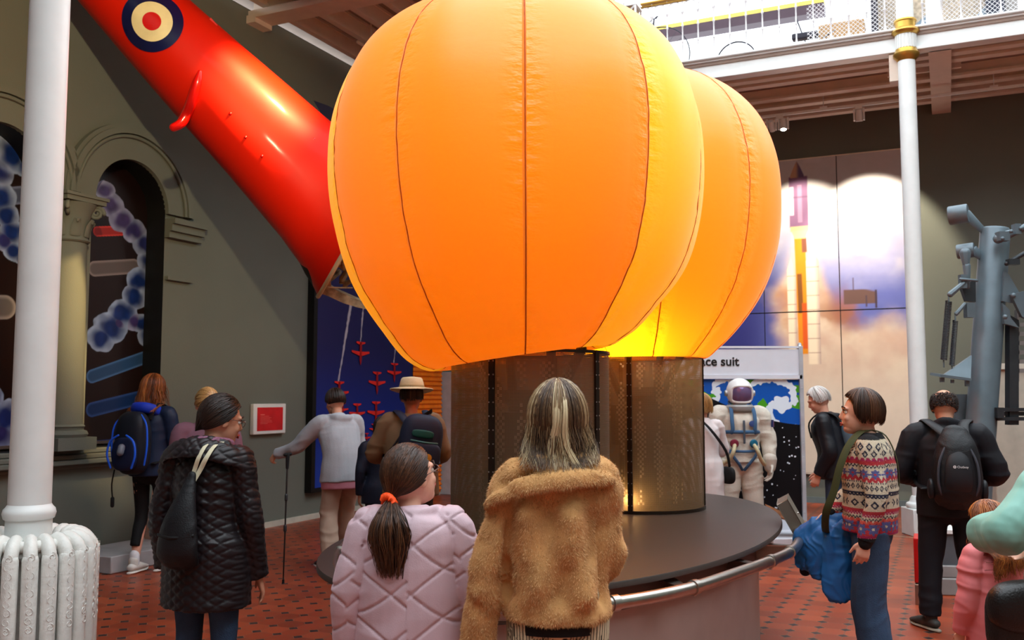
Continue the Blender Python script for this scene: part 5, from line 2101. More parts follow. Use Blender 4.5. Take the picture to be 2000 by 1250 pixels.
    def trousers(self, m, wid=(.095, .07, .06), hips=(.17, .125), bottom=0.05, voxel=.010, dis=None, name='trousers', waist_z=None, col=None, knee_back=0.0):
        J, mb = self.J, MB()
        R = (J['hipR'] - J['hipL']).normalized()
        mb.tube([J['pelvis'] + Vector((0, 0, -.06)), J['pelvis'] + Vector((0, 0, .03)), J['waist'] * .6 + J['pelvis'] * .4 + Vector((0, 0, .02))],
                [(hips[0] * .92, hips[1] * .9), hips, (hips[0] * .88, hips[1] * .88)], right=R, n=24, sub=3, caps=True)
        for S_ in 'LR':
            hip, kn, an = J['hip' + S_], J['kn' + S_], J['an' + S_]
            e = an + Vector((0, 0, bottom - .035))
            mb.tube([hip, (hip + kn) / 2, kn, (kn + e) / 2, e], [wid[0], (wid[0] + wid[1]) / 2, wid[1], (wid[1] + wid[2]) / 2, wid[2]], right=R, n=18, sub=4, caps=False)
        me = remesh(mb, voxel, 5)
        displace(me, dis or folds(.012, .35, 4))
        if col:
            paint(me, col)
        return put_mesh(me, name, m, self.root)

    def shoes(self, m, sole, size=1.0, sides='LR'):
        for S_ in sides:
            an, to = self.J['an' + S_], self.J['to' + S_]
            d = Vector((to.x - an.x, to.y - an.y, 0)).normalized()
            sd = Vector((d.y, -d.x, 0))
            base = Vector((an.x, an.y, an.z - .085))
            up = Vector((0, 0, 1))
            k = size
            mb = MB().tube([base - d * .055 * k + up * .055, base + d * .0 + up * .058, base + d * .07 * k + up * .052, base + d * .13 * k + up * .042, base + d * .185 * k + up * .034],
                           [(.034, .030), (.042, .040), (.043, .036), (.045, .026), (.032, .016)], right=sd, n=14, sub=3)
            mb.tube([base + up * .06 - d * .01, base + up * .11 - d * .012], [.040, .042], n=14)
            o = mb.build('shoe', m, self.root)
            MB().tube([base - d * .085 * k + up * .012, base - d * .04 * k + up * .012, base + d * .04 * k + up * .012, base + d * .13 * k + up * .012, base + d * .205 * k + up * .016],
                      [(.02, .013), (.038, .013), (.040, .013), (.047, .013), (.02, .012)], right=sd, n=14, sub=3).build('sole', sole, o)
            ls = MB()
            for q in range(4):
                c_ = base + d * (.035 + q * .022) * k + up * (.092 - q * .010)
                ls.tube([c_ - sd * .022, c_ + up * .004, c_ + sd * .022], .0035, n=5, sub=2)
            ls.build('laces', sole, o)
        return self

    def face(self, lips=True):
        for sx in (-1, 1):
            e = MB().ball(self.hp(sx * .031, .0735, .002), .0125, n=12, m=8)
            eo = e.build('eye', mat('eye_white', c8(225, 222, 216), 0.2), self.b)
            MB().ball(self.hp(sx * .031, .0815, .002), .0062, n=10, m=6).build('iris', mat('iris_brown', c8(50, 34, 24), 0.2), eo)
            MB().tube([self.hp(sx * .046, .079, .010), self.hp(sx * .031, .0875, .0135), self.hp(sx * .017, .086, .009)], .0026, n=6, sub=3).build('eyelashes', mat('lash_dark', c8(40, 26, 22), 0.6), self.b)
            MB().tube([self.hp(sx * .050, .078, .024), self.hp(sx * .032, .090, .031), self.hp(sx * .016, .092, .027)], .0035, n=6, sub=3).build('eyebrow', mat('brow_dark', c8(56, 38, 30), 0.7), self.b)
        MB().tube([self.hp(-.020, .088, -.061), self.hp(-.007, .0975, -.056), self.hp(0, .098, -.0575), self.hp(.007, .0975, -.056), self.hp(.020, .088, -.061)], [.002, .0048, .0045, .0048, .002], n=6, sub=3) \
            .tube([self.hp(-.018, .088, -.063), self.hp(0, .0965, -.067), self.hp(.018, .088, -.063)], [.002, .0058, .002], n=6, sub=4).build('lips', mat('lips_red', c8(164, 62, 58), 0.45), self.b)
        return self

    def glasses(self, m=None):
        mb = MB()
        for sx in (-1, 1):
            c = self.hp(sx * .031, .098, .0)
            X_, Z_ = self.HR @ Vector((1, 0, 0)), self.HR @ Vector((0, 0, 1))
            mb.tube([c + X_ * (.023 * cos(2 * pi * k / 16)) + Z_ * (.018 * sin(2 * pi * k / 16)) for k in range(16)], .0016, n=6, closed=True)
            mb.tube([self.hp(sx * .054, .096, .005), self.hp(sx * .079, .04, .006), self.hp(sx * .082, -.005, .004), self.hp(sx * .080, -.02, -.012)], .0017, n=6)
        mb.tube([self.hp(-.009, .099, .003), self.hp(.009, .099, .003)], .0017, n=6)
        return mb.build('glasses', m or mat('spectacle_metal', c8(120, 100, 96), 0.3, 0.8), self.root)

    # ---- hair
    def hair(self, m, kind, n=420, w=.007, length=.12, seed=1, back_only=False, tie=None, tail=None, vol=1.0, part=0.0, fringe=0.0, name='hair', wave=.010, top=.0, base=True, side_len=None, hairline=.030, flip=0.0, clear=0.0):
        az_back = True
        rg = np.random.default_rng(seed)
        HRn = np.array(self.HR) * self.hs
        c0 = np.array(self.J['head'])
        a, b_, c_ = .083 * vol, .100 * vol, .104 * vol
        cen = np.array([0, -.010, .014])
        if base:
            mb = MB()
            # scalp cap open in front of the face
            vs, fs, idx = [], [], {}
            NU, NV = 36, 16
            for j in range(NV + 1):
                for i in range(NU):
                    az = 2 * pi * i / NU           # 0 = back (-y)
                    front = 0.5 - 0.5 * cos(az)
                    lim = 1.95 - (1.95 - .93) * smooth(0.45, 0.95, np.array([front]))[0]
                    th = 0.02 + lim * j / NV
                    p = cen + np.array([a * .97 * sin(th) * sin(az), -b_ * .97 * sin(th) * cos(az), c_ * .97 * cos(th)])
                    vs.append(tuple(c0 + HRn @ p))
            for j in range(NV):
                for i in range(NU):
                    i2 = (i + 1) % NU
                    fs.append((j * NU + i, j * NU + i2, (j + 1) * NU + i2, (j + 1) * NU + i))
            mb.add(vs, fs)
        P = []
        rnd = []
        M_ = 12
        down = np.array([0, 0, -1.0])
        for k in range(n):
            az = rg.uniform(-pi, pi)
            front = 0.5 - 0.5 * cos(az)
            sidef = abs(sin(az))
            lim = 1.9 - (1.9 - .95) * smooth(0.5, 0.95, np.array([front]))[0]
            r_ = 1 + rg.uniform(-.015, .05) * vol
            pts = []
            t0 = 0.05 + 0.5 * rg.uniform(0, 1) ** 1.5
            if clear:
                r_ = 1 + rg.uniform(-.03, .07) * vol
            if kind == 'tail':
                # combed back to the tie
                th0 = rg.uniform(0.0, lim)
                p0 = cen + np.array([a * sin(th0) * sin(az), -b_ * sin(th0) * cos(az), c_ * cos(th0)]) * (1 + rg.uniform(0, .02))
                tl = np.array(tie)
                for q in range(M_):
                    t = q / (M_ - 1)
                    p = p0 * (1 - t) + tl * t
                    d = (p - cen) / np.array([a, b_, c_])
                    L_ = np.linalg.norm(d)
                    if L_ < 1.0 and t < .93:
                        p = cen + (p - cen) / max(L_, .3) * (1.0 + rg.uniform(0, .004))
                    pts.append(c0 + HRn @ p)
            else:
                sl = length if side_len is None else (length * (1 - smooth(.3, .8, np.array([sidef]))[0]) + side_len * smooth(.3, .8, np.array([sidef]))[0])
                if front > .72:
                    # fringe swept to the side or cut off at the hairline
                    sl = fringe
                sl *= rg.uniform(.86, 1.06)
                arc = lim if (sl > 0.02) else lim * rg.uniform(.9, 1.0)
                ws = rg.uniform(0, 6.28)
                tot = max(arc - t0, 0) * .095 + sl
                for q in range(M_):
                    t = q / (M_ - 1) * tot
                    th = t0 + t / .095
                    if th < arc:
                        p = cen + np.array([a * sin(th) * sin(az + part), -b_ * sin(th) * cos(az + part), c_ * cos(th)]) * r_
                        pts.append(c0 + HRn @ p)
                        last = pts[-1]
                        outd = HRn @ np.array([sin(az + part), -cos(az + part), 0])
                    else:
                        e = (th - arc) * .095
                        f = min(1.0, e / max(sl, .05))
                        p = last + down * e + outd * (np.sin(e * 28 + ws) * wave * min(1, e * 12) + top * e + flip * max(0, f - .65) * .14) + np.array([np.sin(e * 22 + ws * 2), np.cos(e * 19 + ws), 0]) * wave * .6 * min(1, e * 12)
                        if clear:
                            zz = float(smooth(self.J['neck'].z + .07, self.J['neck'].z - .06, np.array([p[2]]))[0])
                            ry = (.07 + (clear - .07) * zz)
                            yb = self.J['neck'].y - ry * sqrt(max(.05, 1 - (p[0] / .27) ** 2)) - .006 * ws / 6
                            if zz > 0 and p[1] > yb and (az_back or True):
                                if p[1] < .04:
                                    p = np.array([p[0], p[1] + (yb - p[1]) * min(1, zz * 1.6), p[2]])
                        pts.append(p)
            P.append(pts)
            rnd.append(min(1, max(0, .42 + .22 * sin(az * 5.3 + 1) + rg.normal(0, .17))))
        obj = self.strands(P, w, rnd, m, name)
        if base:
            bo = mb.build('scalp_hair', m, obj)
            at = bo.data.attributes.new('rnd', 'FLOAT', 'POINT')
            at.data.foreach_set('value', np.full(len(bo.data.vertices), .12, dtype=np.float32))
        return obj

    def strands(self, P, w, rnd, m, name, parent=None, taper=.35):
        P = np.array([[tuple(q) for q in p] for p in P])              # n, M, 3
        n, M_, _ = P.shape
        T = np.gradient(P, axis=1)
        T /= np.maximum(np.linalg.norm(T, axis=2, keepdims=True), 1e-9)
        c = np.array(self.J['head'] if self else (0, 0, 0))
        O = P - c
        O -= T * (O * T).sum(2, keepdims=True)
        O /= np.maximum(np.linalg.norm(O, axis=2, keepdims=True), 1e-9)
        S = np.cross(T, O)
        tt = np.linspace(0, 1, M_)
        ww = (w * (1 - (1 - taper) * tt ** 2))[None, :, None]
        ring = [P + S * ww * .5, P + O * ww * .32, P - S * ww * .5, P - O * ww * .12]
        V = np.stack(ring, 2).reshape(-1, 3)
        base = (np.arange(n)[:, None] * M_ + np.arange(M_ - 1)[None]) * 4
        base = base.ravel()
        F = []
        for k in range(4):
            k2 = (k + 1) % 4
            F.append(np.stack([base + k, base + k2, base + 4 + k2, base + 4 + k], 1))
        me = np_mesh(name, V, np.concatenate(F))
        at = me.attributes.new('rnd', 'FLOAT', 'POINT')
        at.data.foreach_set('value', np.repeat(np.array(rnd, dtype=np.float32), M_ * 4))
        return put_mesh(me, name, m, parent or self.root)

    def worn(self, name, label, cat, base, group=None):
        """a bag or stick: its own top-level object that shares the person's frame"""
        R = ZR3(self.root.rotation_euler.z)
        w = self.root.location + R @ (Vector(base) * self.s)
        o = thing(name, label, cat, w, self.root.rotation_euler.z, group, scale=self.s)
        return o, -Vector(base)


def add_part(mb_or_me, name, m, root, off, bevel=0.0):
    if isinstance(mb_or_me, MB):
        o = mb_or_me.build(name, m, root, bevel=bevel)
    else:
        o = put_mesh(mb_or_me, name, m, root)
    o.location = off
    return o


def soft_block(c, size, M=None, p=3.2, nu=28, nv=18):
    """a rounded, stuffed box"""
    mb = MB()
    vs = []
    c = Vector(c)
    R = M if M is not None else Matrix.Identity(3)
    for j in range(nv + 1):
        ph = -pi / 2 + pi * j / nv
        for i in range(nu):
            th = 2 * pi * i / nu
            f = lambda q: math.copysign(abs(q) ** (2 / p), q)
            vs.append(c + R @ Vector((size[0] / 2 * f(cos(ph)) * f(cos(th)), size[1] / 2 * f(cos(ph)) * f(sin(th)), size[2] / 2 * f(sin(ph)))))
    fs = []
    for j in range(nv):
        for i in range(nu):
            i2 = (i + 1) % nu
            fs.append((j * nu + i, j * nu + i2, (j + 1) * nu + i2, (j + 1) * nu + i))
    mb.add(vs, fs)
    return mb


SKIN = mat('skin_fair', c8(214, 160, 136), 0.5, var=0.06, vscale=20)
SKIN2 = mat('skin_warm', c8(202, 146, 118), 0.5, var=0.06, vscale=20)
DENIM = mat('denim_blue', c8(44, 66, 92), 0.8, var=0.22, vscale=9, bump=0.3, bscale=160)
H_DARK = mat_hair('hair_dark_brown', [(0, c8(22, 14, 12)), (.6, c8(44, 28, 22)), (1, c8(70, 46, 34))])
H_BROWN = mat_hair('hair_brown', [(0, c8(36, 22, 16)), (.5, c8(66, 40, 26)), (1, c8(108, 68, 42))])
H_AUB = mat_hair('hair_auburn', [(0, c8(88, 44, 18)), (.5, c8(150, 80, 34)), (1, c8(196, 122, 56))])
H_BLOND = mat_hair('hair_blond', [(0, c8(130, 92, 50)), (.5, c8(180, 140, 84)), (1, c8(220, 188, 130))])
H_WHITE = mat_hair('hair_white', [(0, c8(170, 168, 164)), (.5, c8(214, 212, 208)), (1, c8(240, 238, 234))])
H_STREAK = mat_hair('hair_streaked', [(0, c8(52, 36, 26)), (.35, c8(92, 66, 44)), (.6, c8(146, 116, 80)), (1, c8(218, 200, 160))], 0.38)
SOLEW = mat('sole_white', c8(214, 212, 206), 0.6)
SOLEG = mat('sole_grey', c8(120, 116, 108), 0.7)
# ================================================================ the people
# ---- woman in the tan fur jacket
p = atY(1088, 900, 3.40)
F = Fig('woman in a tan fur jacket and striped trousers seen from behind, streaked blond hair', p, 2, 1.68,
        pose=dict(shL=(-.155, -.01, 1.365), shR=(.155, -.01, 1.375), elL=(-.245, -.03, 1.08), wrL=(-.29, .03, .76), elR=(.185, .04, 1.08), wrR=(.08, .20, .98), neck=(0, 0, 1.45), head=(.005, .02, 1.578)), head=(-8, 6, 0), hs=1.10)
F.body(SKIN, .009)


def fur_extra(mb, f):
    J = f.J
    # wide notched collar lying over the shoulders
    pts = [(-.250, -.055, 1.275), (-.225, -.095, 1.305), (-.155, -.140, 1.350), (-.06, -.160, 1.375), (.045, -.160, 1.385), (.125, -.140, 1.385), (.190, -.085, 1.375)]
    mb.tube(pts, [(.014, .018), (.024, .020), (.032, .022), (.038, .022), (.038, .022), (.032, .020), (.018, .017)], right=(0, .45, .9), n=14, sub=4)
    mb.tube([(-.19, -.05, 1.375), (-.09, -.09, 1.425), (.0, -.105, 1.435), (.09, -.09, 1.43), (.16, -.05, 1.39)], [(.03, .03), (.04, .03), (.045, .03), (.04, .03), (.03, .03)], right=(0, .4, .9), n=14, sub=4)


def fur_folds(P, Nn):
    x, y, z = P[:, 0], P[:, 1], P[:, 2]
    w = vnoise(P, 4.0, 3) * .9
    back = smooth(.1, -.05, y)
    torso = smooth(.20, .15, np.abs(x + .0))
    r1 = np.sin(2 * pi * (x * 6.2 + (z - 1.15) * 1.3) + w * 1.6)
    r2 = np.sin(2 * pi * (-x * 5.0 + (z - 1.1) * 3.6) + w * 2.2 + 1.0)
    mid = smooth(.90, .98, z) * smooth(1.36, 1.24, z)
    a = (.021 * r1 * smooth(-.1, .5, vnoise(P, 5, 8) + .35) + .010 * r2) * back * torso * mid
    crease = -.030 * np.exp(-((np.abs(x + .012) - .168 - .02 * (1.3 - z)) / .012) ** 2) * smooth(1.28, 1.16, z) * back * smooth(.9, 1.0, z)
    arm = (1 - torso) * (.0045 * np.sin(2 * pi * (z * 5 + x * 4) + w * 5)) * smooth(.8, .95, z)
    return a + crease + arm + .006 * vnoise(P, 22, 5)


fj = F.top('fur_jacket', mat('tan_fur', c8(198, 148, 92), 0.9, var=0.16, vscale=12, sheen=0.7), .885, chest=(.185, .148), waist=(.186, .150), hips=(.186, .148), sleeve=(.068, .066, .062),
           shoulder=.076, neck=(.085, .08), voxel=.010, extra=fur_extra, dis=fur_folds)


def fur(obj, n, length, w, seed, m, down=0.9):
    me = obj.data
    P, Nn = vco(me), vno(me)
    rg = np.random.default_rng(seed)
    k = rg.integers(0, len(P), n)
    jit = rg.normal(0, .0045, (n, 3))
    Nk = Nn[k]
    p = P[k] + jit - Nk * (jit * Nk).sum(1, keepdims=True) - Nk * .003
    patch = vnoise(p, 14, 3)[:, None] * .5
    d = Nk * .75 + np.array([0, 0, -down])[None] + np.stack([patch[:, 0], 0 * patch[:, 0], patch[:, 0] * .3], 1) + rg.normal(0, .28, (n, 3))
    d /= np.linalg.norm(d, axis=1, keepdims=True)
    s = np.cross(d, Nk + rg.normal(0, .3, (n, 3)))
    s /= np.maximum(np.linalg.norm(s, axis=1, keepdims=True), 1e-6)
    L_ = length * rg.uniform(.6, 1.25, (n, 1))
    V = np.stack([p - s * w, p + s * w, p + d * L_], 1).reshape(-1, 3)
    Fq = np.arange(3 * n).reshape(-1, 3)
    me2 = np_mesh('fur_pile', V, Fq)
    at = me2.attributes.new('rnd', 'FLOAT', 'POINT')
    at.data.foreach_set('value', np.repeat(rg.uniform(0, 1, n).astype(np.float32), 3))
    o = put_mesh(me2, 'fur_pile', m, obj)
    o['kind'] = 'stuff'
    return o


fur(fj, 150000, .012, .0011, 5, mat_hair('fur_fibre', [(0, c8(160, 112, 64)), (.5, c8(206, 156, 98)), (1, c8(232, 188, 132))], 0.7))
MB().tube([(0, 0, .835), (0, 0, .87), (0, 0, .90)], [(.170, .122), (.172, .125), (.170, .122)], right=(1, 0, 0), n=40, sub=2, caps=False).build('waistband', BLACK, F.root)


def stripes(P, Nn):
    a = np.arctan2(P[:, 1], P[:, 0] - np.sign(P[:, 0]) * .0) * .19
    k = (np.abs(((a / .0125) % 1) - .5) > .27)
    return np.where(k[:, None], lin(30, 28, 26)[None], lin(206, 192, 158)[None])


F.trousers(mat('striped_corduroy', (1, 1, 1), .85, attr='Col', var=.08), wid=(.10, .085, .085), hips=(.165, .104), voxel=.0055, dis=folds(.008, .3, 5), col=stripes)
F.shoes(BLACK, SOLEG)
hr = F.hair(H_STREAK, 'long', n=1900, w=.0042, length=.125, side_len=.125, vol=1.17, seed=4, wave=.020, fringe=.05, top=.02, flip=.12, clear=.175)
# the pale streaks falling down the middle
rg = np.random.default_rng(8)
sp = []
for k in range(120):
    u = rg.normal(0, .22)
    ax_ = .000 + .018 * u + (0.034 if k % 2 else 0)
    g = rg.uniform(0, 1)
    pts = []
    for q in range(14):
        t = q / 13
        z = .122 - .30 * t
        yb = -sqrt(max(0, 1 - (max(z, -.02) / .125) ** 2)) * .120 - .016 - (.09 * max(0, t - .6))
        x = ax_ * (.6 + 1.1 * t) + .022 * sin(t * 7 + (1.2 if k % 2 else 0)) * t + (.03 * max(0, t - .6))
        pts.append(F.hp(x, yb - .006 * g, z))
    sp.append(pts)
F.strands(sp, .0040, list(np.clip(rg.normal(.86, .12, 120), 0, 1)), H_STREAK, 'blond_streaks')

# ---- girl in the lilac quilted jacket
p = atY(804, 1000, 3.55)
G = Fig('girl in a lilac quilted jacket with an orange hair scrunchie, looking up to the right', p, 0, 1.455,
        pose=dict(head=(-.012, .03, 1.575), neck=(-.01, -.0, 1.42), elL=(-.262, -.02, 1.09), wrL=(-.275, .02, .84), elR=(.272, -.02, 1.09), wrR=(.26, .06, .86)), head=(-46, 14, 0), hs=1.24)
G.body(SKIN, .008)
G.face()
G.glasses()


def g_extra(mb, f):
    mb.tube([(-.10, -.05, 1.385), (-.03, -.085, 1.405), (.06, -.080, 1.415), (.125, -.02, 1.425), (.10, .06, 1.41)], [(.030, .018), (.034, .018), (.038, .018), (.038, .018), (.03, .018)], right=(0, 0, 1), n=12, sub=4)


G.top('quilted_jacket', mat('lilac_nylon', c8(196, 168, 176), 0.5, var=0.05, sheen=.3, bump=.1, bscale=200), .55, chest=(.225, .165), waist=(.23, .17), hips=(.235, .175), sleeve=(.088, .080, .066),
      shoulder=.080, neck=(.08, .075), voxel=.007, extra=g_extra, dis=addf(quilt(.20, .0075, .85, .030, .1), folds(.016, .35, 41, .8)), it=4)
G.trousers(mat('charcoal_cloth', c8(52, 50, 54), .8, var=.1), voxel=.014)
G.shoes(BLACK, SOLEW)
tie = (.020, -.118, -.055)
G.hair(H_BROWN, 'tail', n=1100, w=.0045, tie=tie, vol=1.02, seed=21)
tw = G.hp(*tie)
mb = MB()
for k in range(22):
    a = 2 * pi * k / 22
rg = np.random.default_rng(2)
HRm = G.HR
tdir = (HRm @ Vector((0, -1, -.25))).normalized()
X_ = tdir.orthogonal().normalized()
Y_ = tdir.cross(X_)
mb.tube([tw + X_ * (.030 * cos(2 * pi * k / 26)) + Y_ * (.030 * sin(2 * pi * k / 26)) + tdir * (.006 * (k % 2)) for k in range(26)],
        [.015 + .004 * (k % 2) for k in range(26)], n=10, closed=True)
mb.build('scrunchie', mat('scrunchie_orange', c8(255, 84, 24), .6, var=.1), G.root)
sp, rn = [], []
for k in range(520):
    an, rr = rg.uniform(0, 2 * pi), sqrt(rg.uniform(0, 1))
    cx, cy = rr * cos(an), rr * sin(an)
    ph = rg.uniform(0, 6.28)
    ln = rg.uniform(.24, .315)
    pts = []
    for q in range(14):
        t = q / 13
        wd = .018 + .072 * sin(min(1, t * 1.45) * pi * .62) * (1 - .45 * max(0, t - .6) / .4)
        base = tw + Vector((.004 + .015 * t, -.085 * sin(min(1, t * 2.6) * pi / 2) - .012, .01 - ln * t))
        pts.append(base + Vector((cx * wd + .004 * sin(9 * t + ph), cy * wd * .55, .004 * sin(7 * t + ph))))
    sp.append(pts)
    rn.append(rg.uniform(0, 1))
G.strands(sp, .0046, rn, H_BROWN, 'ponytail', taper=.5)

# ---- woman in the dark quilted coat
p = atY(408, 900, 4.6)
Q = Fig('woman in a long dark quilted coat with a lilac scarf, seen from behind, looking right', p, -12, 1.655,
        pose=dict(elL=(-.235, -.03, 1.09), wrL=(-.24, .03, .84), elR=(.235, .00, 1.09), wrR=(.235, .09, .80), head=(.035, .05, 1.575), neck=(.01, .01, 1.43)), head=(-42, -12, 0))
Q.body(SKIN2, .007, hands=('rest', dict(dir=(.1, .35, -.9), palm=(-.8, -.5, -.2), curl=16, thumb=(0, 1, 0))))
Q.face()
Q.glasses()


def q_extra(mb, f):
    mb.tube([(-.225, -.045, 1.375), (-.16, -.10, 1.42), (-.05, -.135, 1.445), (.07, -.13, 1.435), (.18, -.085, 1.395), (.26, -.01, 1.335)],
            [(.03, .014), (.05, .016), (.06, .018), (.06, .018), (.05, .016), (.012, .010)], right=(0, .55, .8), n=14, sub=4)
    mb.tube([(-.12, -.06, 1.41), (-.04, -.09, 1.455), (.05, -.085, 1.455), (.12, -.04, 1.43)], [(.05, .02)] * 4, right=(0, .3, .9), n=12, sub=3)


QM = mat('dark_quilted_nylon', c8(26, 18, 22), 0.42, var=0.15, sheen=.25)
Q.top('quilted_coat', QM, .665, chest=(.185, .14), waist=(.18, .14), hips=(.225, .17), sleeve=(.066, .062, .056), shoulder=.072, voxel=.0065, extra=q_extra,
      dis=addf(quilt(.048, .0038, .85, .12), folds(.012, .4, 51)), it=3)
Q.trousers(DENIM, wid=(.09, .064, .055))
Q.shoes(BLACK, SOLEG)
Q.hair(H_DARK, 'tail', n=900, w=.005, tie=(-.01, -.105, -.075), vol=1.04, seed=31)
MB().tube([(-.06, -.06, 1.45), (.0, -.085, 1.47), (.07, -.06, 1.465), (.10, .01, 1.455), (.07, .08, 1.44), (0, .1, 1.42), (-.07, .06, 1.44), (-.09, 0, 1.45)], [(.028, .022)] * 8, right=(0, 0, 1), n=10, sub=3, closed=True) \
    .build('scarf', mat('scarf_mauve', c8(132, 88, 110), .8, var=.25, vscale=30, bump=.5, bscale=90), Q.root)
wb_, off = Q.worn('sling_backpack', 'small black teardrop backpack with cream straps on the dark quilted coat', 'backpack', (-.05, -.20, .87))
bpk = MB().tube([(-.02, -.20, .905), (-.02, -.235, .96), (-.015, -.235, 1.06), (.0, -.215, 1.17), (.01, -.195, 1.25), (.015, -.175, 1.32)],
                [(.098, .035), (.108, .048), (.098, .046), (.064, .036), (.034, .022), (.02, .012)], right=(1, 0, 0), n=20, sub=4)
bme = remesh(bpk, .008, 3)
displace(bme, folds(.012, .5, 7, 1.4))
add_part(bme, 'bag_body', mat('black_nylon', c8(18, 18, 22), .55, var=.12, bump=.2, bscale=150), wb_, off)
add_part(MB().tube([(-.11, -.255, 1.04), (-.02, -.283, 1.03), (.075, -.255, 1.04)], [(.008, .004)] * 3, right=(0, 0, 1), n=8, sub=5), 'pocket_seam', mat('seam_black', c8(12, 12, 14), .6), wb_, off)
CREAM = mat('cream_webbing', c8(214, 206, 176), .7, var=.08)
add_part(MB().tube([(.012, -.175, 1.27), (.05, -.165, 1.34), (.085, -.17, 1.40), (.10, -.12, 1.455), (.10, -.02, 1.47)], [(.012, .003)] * 5, right=(1, 0, 0), n=8, sub=4), 'strap', CREAM, wb_, off)
add_part(MB().tube([(.0, -.178, 1.27), (.02, -.165, 1.34), (.045, -.172, 1.40), (.06, -.13, 1.46), (.06, -.03, 1.48)], [(.011, .003)] * 5, right=(1, 0, 0), n=8, sub=4), 'strap', CREAM, wb_, off)
add_part(MB().tube([(-.005, -.178, 1.265), (-.05, -.168, 1.19), (-.10, -.165, 1.10), (-.13, -.17, 1.03)], [(.016, .003), (.02, .003), (.018, .003), (.01, .003)], right=(1, 0, 0), n=8, sub=4), 'strap', CREAM, wb_, off)

# ---- fair haired person behind her
p = atY(404, 800, 7.2)
B = Fig('fair haired person with a ponytail, only the head showing behind the quilted coat woman', p, 20, 1.70, head=(10, -8, 0))
B.body(SKIN, .010)
B.top('jumper', mat('mauve_jumper', c8(120, 84, 100), .8), .85, dis=folds(.012))
B.trousers(DENIM)
B.shoes(BLACK, SOLEG)
B.hair(H_BLOND, 'tail', n=420, w=.008, tie=(.03, -.112, .035), vol=1.03, seed=3)
tw = B.hp(.03, -.112, .035)
sp = []
rg = np.random.default_rng(5)
for k in range(110):
    a = rg.uniform(0, 6.28)
    sp.append([tw + Vector((.035 * sin(t * pi) + .014 * cos(a) * (1 + t) + .02 * t, -.03 * t + .01 * sin(a), .02 * sin(t * pi) - .20 * t * t)) for t in [q / 9 for q in range(10)]])
B.strands(sp, .007, list(rg.uniform(.4, 1, 110)), H_BLOND, 'ponytail')

# ---- woman with the blue and black backpack by the recess
p = atY(288, 1080, 8.95)
A = Fig('auburn haired woman in a navy jacket and black leggings by the arched recess', p, -14, 1.83,
        pose=dict(elL=(-.21, .04, 1.10), wrL=(-.12, .22, 1.02), elR=(.22, .02, 1.10), wrR=(.14, .24, .98),
                  knL=(-.09, .03, .49), anL=(-.085, -.06, .085), toL=(-.10, .09, .03), knR=(.08, .10, .50), anR=(.08, .10, .085), toR=(.10, .25, .03)), head=(-4, -10, 0))
A.body(SKIN, .009)


def a_extra(mb, f):
    mb.tube([(-.10, -.06, 1.40), (-.05, -.13, 1.42), (.05, -.13, 1.42), (.10, -.06, 1.40)], [(.04, .035)] * 4, right=(0, 0, 1), n=12, sub=3)


NAVY = mat('navy_shell', c8(20, 34, 62), .55, var=.1)
A.top('jacket', NAVY, .84, chest=(.185, .145), waist=(.18, .14), hips=(.195, .155), extra=a_extra, dis=folds(.014, .4, 61))
MB().tube([(-.11, -.07, 1.40), (-.06, -.16, 1.43), (.06, -.16, 1.43), (.11, -.07, 1.40)], [(.045, .03)] * 4, right=(0, 0, 1), n=12, sub=3).build('hood', mat('royal_blue_lining', c8(26, 58, 190), .6), A.root)
A.trousers(BLACK, wid=(.082, .056, .042), bottom=.18, dis=folds(.006, .3, 3))
A.shoes(SOLEW, SOLEW)
mb = MB()
for S_ in 'LR':
    an = A.J['an' + S_]
    mb = MB().tube([an + Vector((0, 0, .0)), an + Vector((0, 0, .075))], [.043, .041], n=12)
    mb.build('sock', mat('white_sock', c8(224, 226, 232), .8), A.root)
A.hair(H_AUB, 'long', n=620, w=.008, length=.17, side_len=.18, vol=1.1, seed=6, wave=.018, top=.12, clear=.17)
k_, off = A.worn('backpack', 'large black backpack with bright blue piping worn by the auburn haired woman', 'backpack', (0, -.3, .88))
add_part(soft_block((-.01, -.235, 1.13), (.30, .20, .54), p=3.0), 'main_body', mat('backpack_black', c8(18, 22, 34), .6, var=.15), k_, off)
add_part(soft_block((-.01, -.345, 1.04), (.23, .08, .28), p=3.0), 'front_pocket', mat('backpack_navy', c8(14, 26, 60), .6, var=.15), k_, off)
BLU = mat('piping_blue', c8(28, 92, 226), .5)
for sgn in (-1, 1):
    add_part(MB().tube([(sgn * .10, -.40, .93), (sgn * .135, -.405, 1.04), (sgn * .11, -.40, 1.15), (sgn * .04, -.395, 1.20)], .009, n=8, sub=5), 'piping', BLU, k_, off)
    add_part(MB().tube([(sgn * .15, -.30, .95), (sgn * .172, -.30, 1.10), (sgn * .155, -.29, 1.28), (sgn * .08, -.26, 1.37)], .008, n=8, sub=5), 'piping', BLU, k_, off)
    add_part(MB().tube([(sgn * .09, -.16, 1.33), (sgn * .10, -.08, 1.46), (sgn * .115, .06, 1.42), (sgn * .13, .145, 1.25), (sgn * .15, .05, 1.02), (sgn * .13, -.15, .95)], [(.028, .008)] * 6, right=(1, 0, 0), n=8, sub=4), 'strap', BLACK, k_, off)
add_part(MB().tube([(0, -.40, 1.10), (0, -.415, 1.06)], .03, n=10), 'badge', mat('badge_grey', c8(110, 116, 130), .4), k_, off)
add_part(MB().tube([(-.15, -.28, .9), (-.165, -.29, .78), (-.16, -.28, .66)], .006, n=6, sub=3).tube([(-.16, -.28, .66), (-.16, -.28, .60)], .016, n=6), 'dangling_strap', BLACK, k_, off)
tb_, off = A.worn('tote_bag', 'cream cloth bag tucked under the arm of the auburn haired woman', 'bag', (.13, .20, .84))
